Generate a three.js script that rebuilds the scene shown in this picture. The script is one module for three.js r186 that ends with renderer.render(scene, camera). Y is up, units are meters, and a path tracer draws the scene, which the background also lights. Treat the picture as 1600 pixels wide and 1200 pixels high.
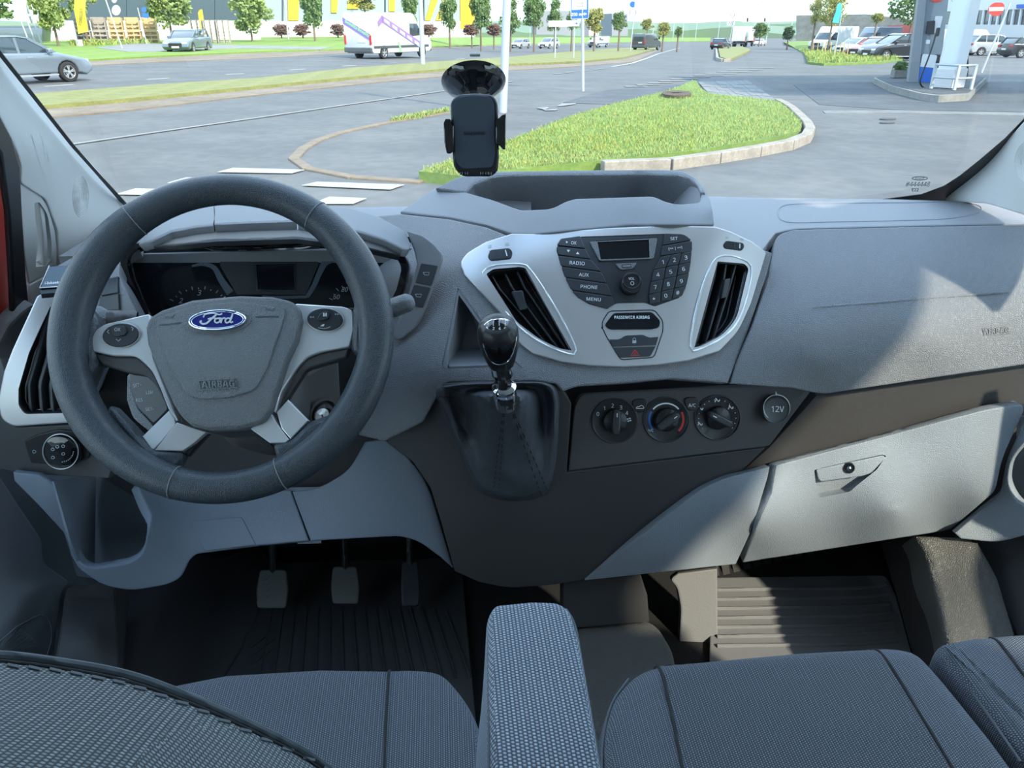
import * as THREE from 'three';
import { TessellateModifier } from 'three/addons/modifiers/TessellateModifier.js';
import { mergeGeometries, mergeVertices, toCreasedNormals } from 'three/addons/utils/BufferGeometryUtils.js';
import { RoundedBoxGeometry } from 'three/addons/geometries/RoundedBoxGeometry.js';
import { FontLoader } from 'three/addons/loaders/FontLoader.js';

// ---------------------------------------------------------------- camera, sky, sun, exposure
const V = (x, y, z) => new THREE.Vector3(x, y, z);
const scene = new THREE.Scene();
const FOCAL = 1200, EYE = V(0, 1.62, 0), YAW = 5 * Math.PI / 180, PITCH = Math.atan(562 / 1200);
const camera = new THREE.PerspectiveCamera(2 * Math.atan(600 / FOCAL) * 180 / Math.PI, 4 / 3, 0.05, 3000);
camera.position.copy(EYE);
const FW = V(Math.sin(YAW) * Math.cos(PITCH), -Math.sin(PITCH), -Math.cos(YAW) * Math.cos(PITCH));
const RT = V(Math.cos(YAW), 0, Math.sin(YAW));
const UP = RT.clone().cross(FW);
camera.lookAt(EYE.clone().add(FW));
camera.updateMatrixWorld(true);

const SUN = V(0.46, 0.58, 0.68).normalize();
{ // pale summer sky with thin white cloud, all round
  const w = 512, h = 256, d = new Float32Array(w * h * 4), pts = [];
  const hsh = (x, y, s) => { const q = Math.sin(x * 127.1 + y * 311.7 + s * 74.7) * 43758.5453; return q - Math.floor(q); };
  const vn = (x, y, k, s) => { const i = Math.floor(x), j = Math.floor(y); let a = x - i, b = y - j; a = a * a * (3 - 2 * a); b = b * b * (3 - 2 * b); const g = (p, q) => hsh(((p % k) + k) % k, q, s); return (g(i, j) * (1 - a) + g(i + 1, j) * a) * (1 - b) + (g(i, j + 1) * (1 - a) + g(i + 1, j + 1) * a) * b; };
  for (let j = 0; j < h; j++) for (let i = 0; i < w; i++) {
    const el = ((j + 0.5) / h - 0.5) * Math.PI, t = Math.pow(Math.max(0, Math.sin(el)), 0.55), k = (j * w + i) * 4;
    let c = 0, am = 0.55, f = 8; for (let o = 0; o < 4; o++) { c += am * vn(i / w * f, j / h * f * 1.2, f, o); am *= 0.5; f *= 2; }
    c = Math.min(1, Math.max(0, (c - 0.48) * 3.2)) * 0.6;
    [[1.24, 0.66, 1.98], [1.60, 1.12, 2.04], [1.78, 1.80, 2.14]].forEach(([a, b, e], q) => { const s = a + (b - a) * t; d[k + q] = s + (e - s) * c; }); d[k + 3] = 1;
  }
  const t = new THREE.DataTexture(d, w, h, THREE.RGBAFormat, THREE.FloatType); t.mapping = THREE.EquirectangularReflectionMapping; t.magFilter = t.minFilter = THREE.LinearFilter; t.needsUpdate = true;
  scene.background = t; scene.environment = t;
}
const sun = new THREE.DirectionalLight(0xfff0da, 4.6);
sun.position.copy(SUN.clone().multiplyScalar(60));
sun.castShadow = true;
sun.shadow.radius = 4;
sun.shadow.mapSize.set(4096, 4096);
Object.assign(sun.shadow.camera, { left: -50, right: 50, top: 50, bottom: -50, near: 1, far: 160 });
scene.add(sun, sun.target);

const renderer = new THREE.WebGLRenderer({ antialias: true });
renderer.toneMapping = THREE.LinearToneMapping;
renderer.toneMappingExposure = 1.75;
renderer.shadowMap.enabled = true;

// ---------------------------------------------------------------- helpers
let seed = 7;
const rnd = () => { seed = (seed * 16807) % 2147483647; return seed / 2147483647; };
const rr = (a, b) => a + (b - a) * rnd();
const ray = (u, v) => FW.clone().addScaledVector(RT, (u - 800) / FOCAL).addScaledVector(UP, (600 - v) / FOCAL);
const at = (u, v, d) => { const r = ray(u, v); return EYE.clone().addScaledVector(r, d / -r.z); };      // d: distance ahead in the van
const gnd = (u, v, y = 0) => { const r = ray(u, v); return EYE.clone().addScaledVector(r, (y - EYE.y) / r.y); };
const planeS = (p, n) => (u, v) => { const r = ray(u, v); return EYE.clone().addScaledVector(r, p.clone().sub(EYE).dot(n) / r.dot(n)); };
function surf(c) {                                   // smooth surface through given points [u, v, distance ahead]
  const n = c.length, N = n + 3, A = Array.from({ length: N }, () => new Float64Array(N + 1));
  const q = c.map(([u, v, d]) => [u / 400, v / 400, 1 / d]), U = (r2) => r2 > 1e-9 ? r2 * Math.log(r2) : 0;
  for (let i = 0; i < n; i++) {
    for (let j = 0; j < n; j++) A[i][j] = U((q[i][0] - q[j][0]) ** 2 + (q[i][1] - q[j][1]) ** 2);
    A[i][n] = A[n][i] = 1; A[i][n + 1] = A[n + 1][i] = q[i][0]; A[i][n + 2] = A[n + 2][i] = q[i][1]; A[i][N] = q[i][2];
  }
  for (let i = 0; i < N; i++) {
    let p = i; for (let k = i + 1; k < N; k++) if (Math.abs(A[k][i]) > Math.abs(A[p][i])) p = k;
    [A[i], A[p]] = [A[p], A[i]];
    for (let k = 0; k < N; k++) if (k !== i) { const m = A[k][i] / A[i][i]; if (m) for (let j = i; j <= N; j++) A[k][j] -= m * A[i][j]; }
  }
  const w = A.map((r, i) => r[N] / r[i]);
  return (u, v) => {
    const x = u / 400, y = v / 400; let s = w[n] + w[n + 1] * x + w[n + 2] * y;
    for (let i = 0; i < n; i++) s += w[i] * U((x - q[i][0]) ** 2 + (y - q[i][1]) ** 2);
    return at(u, v, 1 / s);
  };
}
const nrm = (S, u, v) => { const e = 1.5, a = S(u + e, v).sub(S(u - e, v)), b = S(u, v + e).sub(S(u, v - e)), n = b.cross(a).normalize(); return n.dot(ray(u, v)) > 0 ? n.negate() : n; };
const lift = (S, off) => (u, v) => S(u, v).addScaledVector(nrm(S, u, v), off / 1000);
function rounded(pts, r0 = 0) {
  const out = [], n = pts.length;
  for (let i = 0; i < n; i++) {
    const p = pts[i], a = pts[(i + n - 1) % n], b = pts[(i + 1) % n], la = Math.hypot(a[0] - p[0], a[1] - p[1]), lb = Math.hypot(b[0] - p[0], b[1] - p[1]);
    const r = Math.min(p[2] ?? r0, la * 0.48, lb * 0.48);
    if (r < 0.3) { out.push(new THREE.Vector2(p[0], -p[1])); continue; }
    const A = [p[0] + (a[0] - p[0]) / la * r, p[1] + (a[1] - p[1]) / la * r], B = [p[0] + (b[0] - p[0]) / lb * r, p[1] + (b[1] - p[1]) / lb * r];
    const k = r > 10 ? 6 : r > 3 ? 4 : 2;
    for (let j = 0; j <= k; j++) { const t = j / k, s = 1 - t; out.push(new THREE.Vector2(s * s * A[0] + 2 * s * t * p[0] + t * t * B[0], -(s * s * A[1] + 2 * s * t * p[1] + t * t * B[1]))); }
  }
  return out;
}
function smoothed(pts, k = 5) {
  const c = new THREE.CatmullRomCurve3(pts.map((p) => V(p[0], -p[1], 0)), true, 'centripetal');
  return c.getPoints(pts.length * k).slice(0, -1).map((p) => new THREE.Vector2(p.x, p.y));
}
const ell = (u, v, a, b = a, n = 28, rot = 0) => Array.from({ length: n }, (_, i) => { const t = i / n * 2 * Math.PI, x = a * Math.cos(t), y = b * Math.sin(t); return [u + x * Math.cos(rot) - y * Math.sin(rot), v + x * Math.sin(rot) + y * Math.cos(rot)]; });
function boxUV(g) {                                  // uv in metres, by the axis each face looks along
  if (g.index) g = g.toNonIndexed();
  const p = g.attributes.position, uv = new Float32Array(p.count * 2), a = V(), b = V(), c = V();
  for (let i = 0; i < p.count; i += 3) {
    a.fromBufferAttribute(p, i); b.fromBufferAttribute(p, i + 1).sub(a); c.fromBufferAttribute(p, i + 2).sub(a); b.cross(c);
    const X = Math.abs(b.x), Y = Math.abs(b.y), Z = Math.abs(b.z), k = X > Y && X > Z ? 0 : Y > Z ? 1 : 2;
    for (let j = 0; j < 3; j++) { const x = p.getX(i + j), y = p.getY(i + j), z = p.getZ(i + j); uv.set(k === 0 ? [z, y] : k === 1 ? [x, z] : [x, y], (i + j) * 2); }
  }
  g.setAttribute('uv', new THREE.BufferAttribute(uv, 2));
  return g;
}
function finish(g, crease = 35, uv = true) {
  g = g.clone(); for (const k of Object.keys(g.attributes)) if (k !== 'position' && (uv || k !== 'uv')) g.deleteAttribute(k);
  if (uv) { g = mergeVertices(g, 1e-6); g = toCreasedNormals(g, crease * Math.PI / 180); return boxUV(g); }
  return g;
}
const taken = {};
const numbered = (name) => { const k = taken[name] = (taken[name] ?? -1) + 1; return k ? name + '_' + String(k).padStart(3, '0') : name; };
function put(name, parent, g, mat) {                 // a named mesh, its geometry given in world coordinates
  const m = new THREE.Mesh(g, mat); m.castShadow = m.receiveShadow = true;
  m.org = parent.org ?? V(0, 0, 0); if (parent.org) g.translate(-m.org.x, -m.org.y, -m.org.z);
  m.name = parent === scene ? numbered(name) : name; parent.add(m); return m;
}
function local(name, parent, g, mat) { const m = new THREE.Mesh(g, mat); m.castShadow = m.receiveShadow = true; m.org = parent.org; m.name = parent === scene ? numbered(name) : name; parent.add(m); return m; }
function thing(name, label, category, pos = V(0, 0, 0), group) {
  const o = new THREE.Group(); o.name = numbered(name); o.position.copy(pos); o.org = pos.clone(); scene.add(o);
  o.userData = { label, category }; if (group) o.userData.group = group; return o;
}
function tag(o, label, category, group) { o.userData = { label, category }; if (group) o.userData.group = group; return o; }
function struct(o, label, category) { o.userData = { kind: 'structure', ...(label ? { label } : {}), ...(category ? { category } : {}) }; return o; }
// a plate whose outline is given by picture points and which lies on the surface S: t, off in millimetres, b bevel
function plateG(S, pts, { t = 5, b = 1, off = 0, holes = [], max = 30, r = 0, smooth = false, disp = null, seg = 2, crease = 35, shapes = null, wrap = 0 } = {}) {
  const line = (q) => (q.smooth ?? smooth) ? smoothed(q) : rounded(q, r);
  if (!shapes) { const sh = new THREE.Shape(line(pts)); for (const h of holes) sh.holes.push(new THREE.Path(line(h))); shapes = [sh]; }
  const bb = Math.min(b, t * 0.9);
  let g = new THREE.ExtrudeGeometry(shapes, { depth: Math.max(0.01, t - bb), bevelEnabled: bb > 0, bevelThickness: bb, bevelSize: bb, bevelOffset: -bb, bevelSegments: seg, curveSegments: 6 });
  g.deleteAttribute('uv'); g.deleteAttribute('normal');
  if (max) g = new TessellateModifier(max, 40).modify(g);
  const p = g.attributes.position, w = V(), z1 = Math.max(0.01, t - bb) + bb, cap = [], capN = [], rest = [], at3 = [], n3 = [], zs = [];
  const SDp = disp ? (u, v) => S(u, v).addScaledVector(nrm(S, u, v), disp(u, v) / 1000) : null;
  for (let i = 0; i < p.count; i++) {
    const u = p.getX(i), v = -p.getY(i), z = p.getZ(i), n = nrm(S, u, v);
    w.copy(S(u, v)).addScaledVector(n, (z - z1 + off + (disp ? disp(u, v) : 0)) / 1000);
    at3.push(w.x, w.y, w.z); zs.push(Math.abs(z - z1) < 1e-4); if (zs[i]) { const m = SDp ? nrm(SDp, u, v) : n; n3.push(m.x, m.y, m.z); } else n3.push(0, 0, 0);
    if (i % 3 === 2) { if (zs[i] && zs[i - 1] && zs[i - 2]) { cap.push(...at3.slice(-9)); capN.push(...n3.slice(-9)); } else rest.push(...at3.slice(-9)); }
  }
  const G = (q, m) => { const o = new THREE.BufferGeometry(); o.setAttribute('position', new THREE.Float32BufferAttribute(q, 3)); if (m) o.setAttribute('normal', new THREE.Float32BufferAttribute(m, 3)); return o; };
  const out = []; if (cap.length) out.push(boxUV(G(cap, capN))); if (rest.length) out.push(finish(G(rest), crease));
  return out.length > 1 ? mergeGeometries(out) : out[0];
}
const plate = (name, parent, mat, S, pts, o) => put(name, parent, plateG(S, pts, o), mat);
function tubeG(points, r, { seg = 0, sides = 8, closed = false } = {}) {
  const c = new THREE.CatmullRomCurve3(points, closed, 'centripetal');
  return new THREE.TubeGeometry(c, seg || points.length * 6, r, sides, closed);
}
const wire = (name, parent, mat, S, pts, r, off = 0, closed = false) => put(name, parent, finish(tubeG(pts.map(([u, v, o3]) => S(u, v).addScaledVector(nrm(S, u, v), (o3 ?? off) / 1000)), r, { closed }), 60), mat);
function stripG(S, pts, w, { t = 0.6, off = 0.5, closed = false, k = 6, hard = false } = {}) {   // a flat ribbon of width w picture points along a line
  let q = pts;
  if (!hard) q = new THREE.CatmullRomCurve3(pts.map((p) => V(p[0], p[1], 0)), closed, 'centripetal').getPoints(pts.length * k).map((p) => [p.x, p.y]);
  const L = [], R = [], n = q.length;
  for (let i = 0; i < n; i++) {
    const a = q[Math.max(0, i - 1)], b = q[Math.min(n - 1, i + 1)], l = Math.hypot(b[0] - a[0], b[1] - a[1]) || 1, ww = (typeof w === 'function' ? w(i / (n - 1)) : w) / 2;
    const nx = -(b[1] - a[1]) / l * ww, ny = (b[0] - a[0]) / l * ww;
    L.push([q[i][0] + nx, q[i][1] + ny]); R.push([q[i][0] - nx, q[i][1] - ny]);
  }
  if (closed) { const ar = (p) => Math.abs(p.reduce((s, x, i) => s + x[0] * p[(i + 1) % p.length][1] - x[1] * p[(i + 1) % p.length][0], 0)), [o, h] = ar(L) > ar(R) ? [L, R] : [R, L]; return plateG(S, o.slice(0, -1), { t, b: 0, off, max: 40, holes: [h.slice(0, -1)] }); }
  return plateG(S, [...L, ...R.reverse()], { t, b: 0, off, max: 40 });
}
const strip = (name, parent, mat, S, pts, w, o) => put(name, parent, stripG(S, pts, w, o), mat);
const fontB = await new FontLoader().loadAsync('fonts/droid/droid_sans_bold.typeface.json');
const fontR = await new FontLoader().loadAsync('fonts/droid/droid_sans_regular.typeface.json');
function textShapes(str, size, font) { return font.generateShapes(str, size); }
function letterG(S, str, u, v, size, { rot = 0, font = fontR, sx = 1, skew = 0, off = 0.3, t = 0.4 } = {}) {
  const shapes = textShapes(str, size, font);
  let g = new THREE.ExtrudeGeometry(shapes, { depth: t, bevelEnabled: false, curveSegments: 3 });
  g.deleteAttribute('uv'); g.deleteAttribute('normal'); g.computeBoundingBox();
  const bb = g.boundingBox, cx = (bb.min.x + bb.max.x) / 2, cy = (bb.min.y + bb.max.y) / 2, p = g.attributes.position, c = Math.cos(rot), s = Math.sin(rot);
  for (let i = 0; i < p.count; i++) {
    const y0 = p.getY(i) - cy, x0 = (p.getX(i) - cx) * sx + skew * y0, U = u + x0 * c - y0 * s, W = v - (x0 * s + y0 * c), n = nrm(S, U, W), w = S(U, W).addScaledVector(n, (p.getZ(i) + off - t) / 1000);
    p.setXYZ(i, w.x, w.y, w.z);
  }
  return finish(g, 20);
}
const letter = (name, parent, mat, S, str, u, v, size, o) => put(name, parent, letterG(S, str, u, v, size, o), mat);
const box = (w, h, d, x = 0, y = 0, z = 0, r = 0) => { const g = r ? new RoundedBoxGeometry(w, h, d, 2, r) : new THREE.BoxGeometry(w, h, d); g.translate(x, y, z); return boxUV(g); };
const merge = (a) => mergeGeometries(a.map((g) => { g = g.index ? g.toNonIndexed() : g; for (const k of Object.keys(g.attributes)) if (!['position', 'normal', 'uv'].includes(k)) g.deleteAttribute(k); return g; }));
const lathe = (pts, n = 32) => new THREE.LatheGeometry(pts.map(([x, y]) => new THREE.Vector2(x, y)), n);
const aim = (g, p, n, roll = 0) => { const q = new THREE.Quaternion().setFromUnitVectors(V(0, 1, 0), n.clone().normalize()); if (roll) g.rotateY(roll); g.applyQuaternion(q); g.translate(p.x, p.y, p.z); return g; };
const bar = (a, b, r, n = 10) => { const l = a.distanceTo(b), g = new THREE.CylinderGeometry(r, r, l, n); return aim(g, a.clone().add(b).multiplyScalar(0.5), b.clone().sub(a)); };
function revolve(S, u, v, pts, n = 32) { return aim(lathe(pts, n), S(u, v), nrm(S, u, v)); }

// ---------------------------------------------------------------- textures (grain, weave, stains) and materials
function dataTex(n, fn, srgb = false, size = 1) {
  const a = new Uint8Array(n * n * 4);
  for (let j = 0; j < n; j++) for (let i = 0; i < n; i++) { const c = fn(i, j), k = (j * n + i) * 4; const q = Array.isArray(c) ? c : [c, c, c]; a[k] = q[0]; a[k + 1] = q[1]; a[k + 2] = q[2]; a[k + 3] = 255; }
  const t = new THREE.DataTexture(a, n, n); t.wrapS = t.wrapT = THREE.RepeatWrapping; t.magFilter = THREE.LinearFilter; t.minFilter = THREE.LinearMipmapLinearFilter; t.generateMipmaps = true;
  if (srgb) t.colorSpace = THREE.SRGBColorSpace; t.repeat.set(1 / size, 1 / size); t.needsUpdate = true; return t;
}
function cells(n, count) {                           // distance to the nearest of scattered points, wrapping
  const k = Math.round(Math.sqrt(count)), P = []; for (let j = 0; j < k; j++) for (let i = 0; i < k; i++) P.push([(i + rnd() * 0.95) / k * n, (j + rnd() * 0.95) / k * n]);
  const out = new Float32Array(n * n), w = n / k;
  for (let y = 0; y < n; y++) for (let x = 0; x < n; x++) {
    const ci = Math.floor(x / w), cj = Math.floor(y / w); let a = 1e9, b = 1e9;
    for (let dj = -2; dj <= 2; dj++) for (let di = -2; di <= 2; di++) {
      const p = P[((cj + dj + k) % k) * k + (ci + di + k) % k]; let dx = Math.abs(p[0] - x), dy = Math.abs(p[1] - y); dx = Math.min(dx, n - dx); dy = Math.min(dy, n - dy);
      const d = Math.sqrt(dx * dx + dy * dy); if (d < a) { b = a; a = d; } else if (d < b) b = d;
    }
    out[y * n + x] = Math.min(1, (b - a) / w * 1.6);
  }
  return out;
}
function valueNoise(n, octaves, base = 4) {
  const out = new Float32Array(n * n); let amp = 1, tot = 0;
  for (let o = 0; o < octaves; o++) {
    const k = base << o, L = Array.from({ length: k * k }, rnd);
    for (let y = 0; y < n; y++) for (let x = 0; x < n; x++) {
      const fx = x / n * k, fy = y / n * k, i = Math.floor(fx), j = Math.floor(fy); let a = fx - i, b = fy - j; a = a * a * (3 - 2 * a); b = b * b * (3 - 2 * b);
      const g = (p, q) => L[((q + k) % k) * k + (p + k) % k];
      out[y * n + x] += amp * ((g(i, j) * (1 - a) + g(i + 1, j) * a) * (1 - b) + (g(i, j + 1) * (1 - a) + g(i + 1, j + 1) * a) * b);
    }
    tot += amp; amp *= 0.55;
  }
  for (let i = 0; i < out.length; i++) out[i] /= tot; return out;
}
const grainA = cells(384, 900), noiseA = valueNoise(256, 5), noiseB = valueNoise(256, 4, 32);
const grainTex = (size) => dataTex(384, (i, j) => 255 * Math.min(1, grainA[j * 384 + i] * 1.3), false, size);
const leatherGrain = grainTex(0.07), fineGrain = grainTex(0.028), rubberGrain = grainTex(0.10);
const speckle = dataTex(256, (i, j) => 255 * noiseB[j * 256 + i], false, 0.06);
const weave = (c0, c1, c2, n = 64, p = 16) => (i, j) => {
  const a = (i % p) / p, b = ((j + (Math.floor(i / p) % 2) * p / 2) % p) / p, m = Math.max(0, Math.sin(a * Math.PI)) * Math.max(0, Math.sin(b * Math.PI)), k = Math.floor(i / p) % 2;
  const c = m > 0.42 ? (k ? c1 : c2) : c0, s = 0.75 + 0.25 * m; return c.map((x) => x * s);
};
const weaveBump = (i, j) => { const p = 16, a = (i % p) / p, b = ((j + (Math.floor(i / p) % 2) * p / 2) % p) / p; return 255 * Math.max(0, Math.sin(a * Math.PI)) * Math.max(0, Math.sin(b * Math.PI)); };
const M = {};
const std = (name, color, roughness, o = {}) => (M[name] = new THREE.MeshPhysicalMaterial({ color: Array.isArray(color) ? new THREE.Color().setRGB(...color) : color, roughness, ...o }), M[name].name = name, M[name]);
std('dashPlastic', [0.23, 0.235, 0.25], 0.55, { bumpMap: leatherGrain, bumpScale: 0.0009 });
std('dashSmooth', [0.21, 0.215, 0.23], 0.5, { bumpMap: fineGrain, bumpScale: 0.0002 });
std('dashDark', [0.045, 0.041, 0.041], 0.55, { bumpMap: fineGrain, bumpScale: 0.00025 });
std('consoleDark', [0.066, 0.062, 0.064], 0.5, { bumpMap: fineGrain, bumpScale: 0.0001 });
std('greyPlastic', [0.26, 0.29, 0.325], 0.5, { bumpMap: leatherGrain, bumpScale: 0.0004 });
std('kneePlastic', [0.20, 0.225, 0.27], 0.5, { bumpMap: fineGrain, bumpScale: 0.0002 });
std('pillarTrim', [0.60, 0.605, 0.59], 0.6, { bumpMap: fineGrain, bumpScale: 0.0001 });
std('silver', [0.56, 0.545, 0.545], 0.34, { metalness: 0.45 });
std('satinSilver', [0.80, 0.82, 0.84], 0.26, { metalness: 0.4 });
std('chrome', [0.85, 0.86, 0.88], 0.07, { metalness: 1 });
std('blackGloss', [0.006, 0.006, 0.008], 0.06, { clearcoat: 1, clearcoatRoughness: 0.03 });
std('blackPlastic', [0.014, 0.014, 0.016], 0.42);
std('radioPlastic', [0.036, 0.041, 0.048], 0.4, { bumpMap: speckle, bumpScale: 0.00005 });
std('screenDark', [0.008, 0.010, 0.014], 0.12);
std('vane', [0.035, 0.038, 0.043], 0.4);
std('leatherWheel', [0.036, 0.047, 0.059], 0.38, { clearcoat: 0.35, clearcoatRoughness: 0.3, bumpMap: grainTex(0.06), bumpScale: 0.0004 });
std('hubPlastic', [0.19, 0.20, 0.21], 0.55, { bumpMap: grainTex(0.06), bumpScale: 0.0007 });
std('bootLeather', [0.07, 0.076, 0.09], 0.30, { bumpMap: grainTex(0.05), bumpScale: 0.0002 });
std('hubSmooth', [0.19, 0.20, 0.21], 0.5);
std('scriptSilver', [0.78, 0.81, 0.85], 0.3, { metalness: 0.2 });
std('thread', [0.20, 0.21, 0.22], 0.8);
std('threadDark', [0.02, 0.02, 0.022], 0.9);
std('white', [0.80, 0.82, 0.84], 0.6);
std('printGrey', [0.42, 0.45, 0.48], 0.6);
std('red', [0.62, 0.035, 0.03], 0.5);
std('blue', [0.03, 0.16, 0.60], 0.5);
std('logoBlue', [0.010, 0.020, 0.20], 0.18, { clearcoat: 1 });
std('rubber', [0.06, 0.058, 0.058], 0.75, { bumpMap: speckle, bumpScale: 0.0003 });
std('matRubber', [0.20, 0.196, 0.20], 0.7, { bumpMap: speckle, bumpScale: 0.0003 });
std('carpetBlack', [0.016, 0.015, 0.015], 0.95, { bumpMap: speckle, bumpScale: 0.001 });
std('boxPlastic', [0.14, 0.135, 0.125], 0.42, { bumpMap: grainTex(0.075), bumpScale: 0.0014 });
std('redPaint', [0.60, 0.04, 0.02], 0.3, { clearcoat: 1 });
const fabricN = 64;
const fabric = (name, c0, c1, c2, size, bump) => std(name, [1, 1, 1], 0.95, { map: dataTex(fabricN, weave(c0, c1, c2), true, size), bumpMap: dataTex(fabricN, weaveBump, false, size), bumpScale: bump, sheen: 0.3, sheenRoughness: 0.6 });
fabric('seatFabric', [76, 80, 88], [122, 129, 140], [110, 117, 128], 0.010, 0.0006);
fabric('boltFabric', [82, 87, 96], [130, 138, 151], [117, 125, 137], 0.009, 0.0006);
fabric('armFabric', [112, 121, 134], [180, 193, 208], [164, 177, 194], 0.012, 0.0008);
fabric('backFabric', [100, 107, 111], [156, 164, 168], [138, 147, 151], 0.010, 0.0007);
std('piping', [0.10, 0.115, 0.13], 0.9);
M.glass = new THREE.MeshPhysicalMaterial({ color: new THREE.Color().setRGB(0.93, 0.97, 0.96), roughness: 0, transmission: 1, thickness: 0, ior: 1.5 }); M.glass.name = 'glass';
// ---------------------------------------------------------------- van body: floor, roof, pillars, doors, windscreen
const XL = -0.76, XR = 1.06, FLOOR = 0.55;
struct(put('floor', scene, box(XR - XL, 0.04, 2.3, (XL + XR) / 2, FLOOR - 0.02, -0.38), M.carpetBlack), 'black carpeted floor of the van cab', 'floor');
struct(put('wall_front', scene, box(XR - XL, 0.72, 0.04, (XL + XR) / 2, FLOOR + 0.36, -1.5), M.carpetBlack), 'dark bulkhead behind the dashboard', 'wall');
std('headliner', [0.72, 0.72, 0.71], 0.9);
std('doorGrey', [0.52, 0.55, 0.60], 0.6, { bumpMap: fineGrain, bumpScale: 0.0002 });
std('doorTrim', [0.36, 0.385, 0.42], 0.6, { bumpMap: fineGrain, bumpScale: 0.0002 });
struct(put('ceiling', scene, box(XR - XL, 0.05, 1.57, (XL + XR) / 2, 1.885, -0.02), M.headliner), 'pale headliner over the cab', 'ceiling');
const sideWall = (x, name, label) => {
  const g = struct(put(name, scene, merge([box(0.05, 0.46, 2.25, x, FLOOR + 0.23, -0.42), box(0.05, 0.22, 0.40, x, 1.10, -1.35), box(0.05, 0.16, 1.45, x, 1.80, -0.06), box(0.05, 0.68, 0.62, x, 1.43, 0.45)]), M.doorTrim), label, 'wall');
  put('pane', g, box(0.006, 0.74, 1.3, x, 1.37, -0.5), M.glass); return g;
};
sideWall(XL, 'wall_left', 'side of the cab beside the driver with pale trim');
sideWall(XR, 'wall_right', 'side of the cab beside the passengers with pale trim');
struct(put('wall_back', scene, box(XR - XL, 1.36, 0.05, (XL + XR) / 2, FLOOR + 0.66, 0.74), M.headliner), 'pale bulkhead behind the front seats', 'wall');

const WSN = V(0, -0.39, 0.32).normalize(), WSP = V(0, 1.30, -1.45);
const SW = planeS(WSP, WSN);
{
  const w = struct(plateWindscreen(), 'wide raked windscreen over the dashboard', 'windscreen');
  function plateWindscreen() {
    const s = V(0, 0.32, 0.39).normalize(), L = 0.86, g = new THREE.BufferGeometry(), p = [];
    const P = (x, l) => V(x, WSP.y, WSP.z).addScaledVector(s, l);
    for (const [x, l] of [[-0.80, -0.03], [1.12, -0.03], [1.08, L], [-0.80, L]]) p.push(...P(x, l).toArray());
    g.setAttribute('position', new THREE.Float32BufferAttribute(p, 3)); g.setIndex([0, 2, 1, 0, 3, 2]); g.computeVertexNormals();
    g.setAttribute('uv', new THREE.Float32BufferAttribute([0, 0, 1, 0, 1, 1, 0, 1], 2));
    return put('window_1', scene, g, M.glass);
  }
  std('frit', [0.006, 0.006, 0.008], 0.35);
  plate('frit_band', w, M.frit, SW, [[1601, 184], [1570, 216], [1530, 250], [1500, 274], [1475, 290], [1440, 303], [1380, 311], [1370, 318], [1480, 320], [1600, 240], [1660, 180], [1660, 120]], { t: 1, b: 0, off: 1 });
  plate('frit_band', w, M.frit, SW, [[115, 225], [150, 265], [205, 325], [198, 327], [146, 267], [110, 227], [-8, 78], [-60, 0], [-50, 0], [0, 78]], { t: 1, b: 0, off: 1 });
  std('etch', [0.18, 0.19, 0.19], 0.6);
  strip('etched_oval', w, M.etch, SW, ell(1437, 278, 12, 2.6), 1, { closed: true, off: 1, t: 0.4 });
  letter('etched_mark', w, M.etch, SW, 'Ford', 1437, 278, 5, { off: 1, skew: 0.3 });
  letter('etched_mark', w, M.etch, SW, '#444448', 1434, 287, 7, { off: 1, skew: 0.3 });
  letter('etched_mark', w, M.etch, SW, 'E22', 1430, 296, 5, { off: 1, font: fontB });
}
// A pillars and door edges
const PL = surf([[0, 82, 1.12], [100, 205, 1.27], [200, 322, 1.42], [0, 180, 1.10], [35, 260, 1.15], [45, 440, 1.22], [110, 410, 1.28], [130, 300, 1.31], [70, 230, 1.2], [-60, 60, 1.0]]);
const pl = thing('pillar_trim', 'pale grey pillar cover with grab handle and round grille beside driver', 'pillar trim', at(60, 450, 1.2));
plate('cover', pl, M.pillarTrim, PL, [[-60, 0], [0, 82], [22, 115], [60, 163], [110, 218], [150, 262], [198, 318], [206, 330], [190, 352], [150, 385], [108, 410], [92, 424], [90, 360], [72, 312], [33, 287], [34, 262], [28, 240], [0, 182], [-60, 80]], { t: 14, b: 2, r: 6 });
const hdl = plate('handle_cover', pl, M.pillarTrim, PL, [[33, 288], [60, 298, 12], [78, 325, 12], [88, 362], [92, 400, 10], [88, 424], [47, 444], [40, 400], [34, 320]], { t: 12, b: 1.5, off: -2, holes: [[[54, 317, 4], [64, 315, 3], [78, 335, 10], [84, 380, 8], [83, 408, 3], [73, 418, 3], [56, 420, 3], [58, 380]]] });
plate('slot', hdl, M.pillarTrim, PL, [[50, 312], [88, 312], [88, 425], [50, 425]], { t: 2, b: 0, off: -26 });
plate('grip', hdl, M.pillarTrim, PL, [[65, 318], [74, 330], [78, 380], [76, 414], [71, 418], [71, 370]], { t: 9, b: 1.5, off: -4 });
plate('lower_cover', pl, M.pillarTrim, PL, [[47, 447], [70, 434], [92, 427], [104, 415], [120, 425], [95, 470], [60, 500], [48, 476]], { t: 12, b: 1.5, off: -1 });
for (let k = 0; k < 9; k++) wire('grille_ring', pl, M.pillarTrim, PL, ell(126, 307, 12.5 - k * 1.35, 32 - k * 3.4, 24), 0.0005, 0.1, true);
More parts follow.
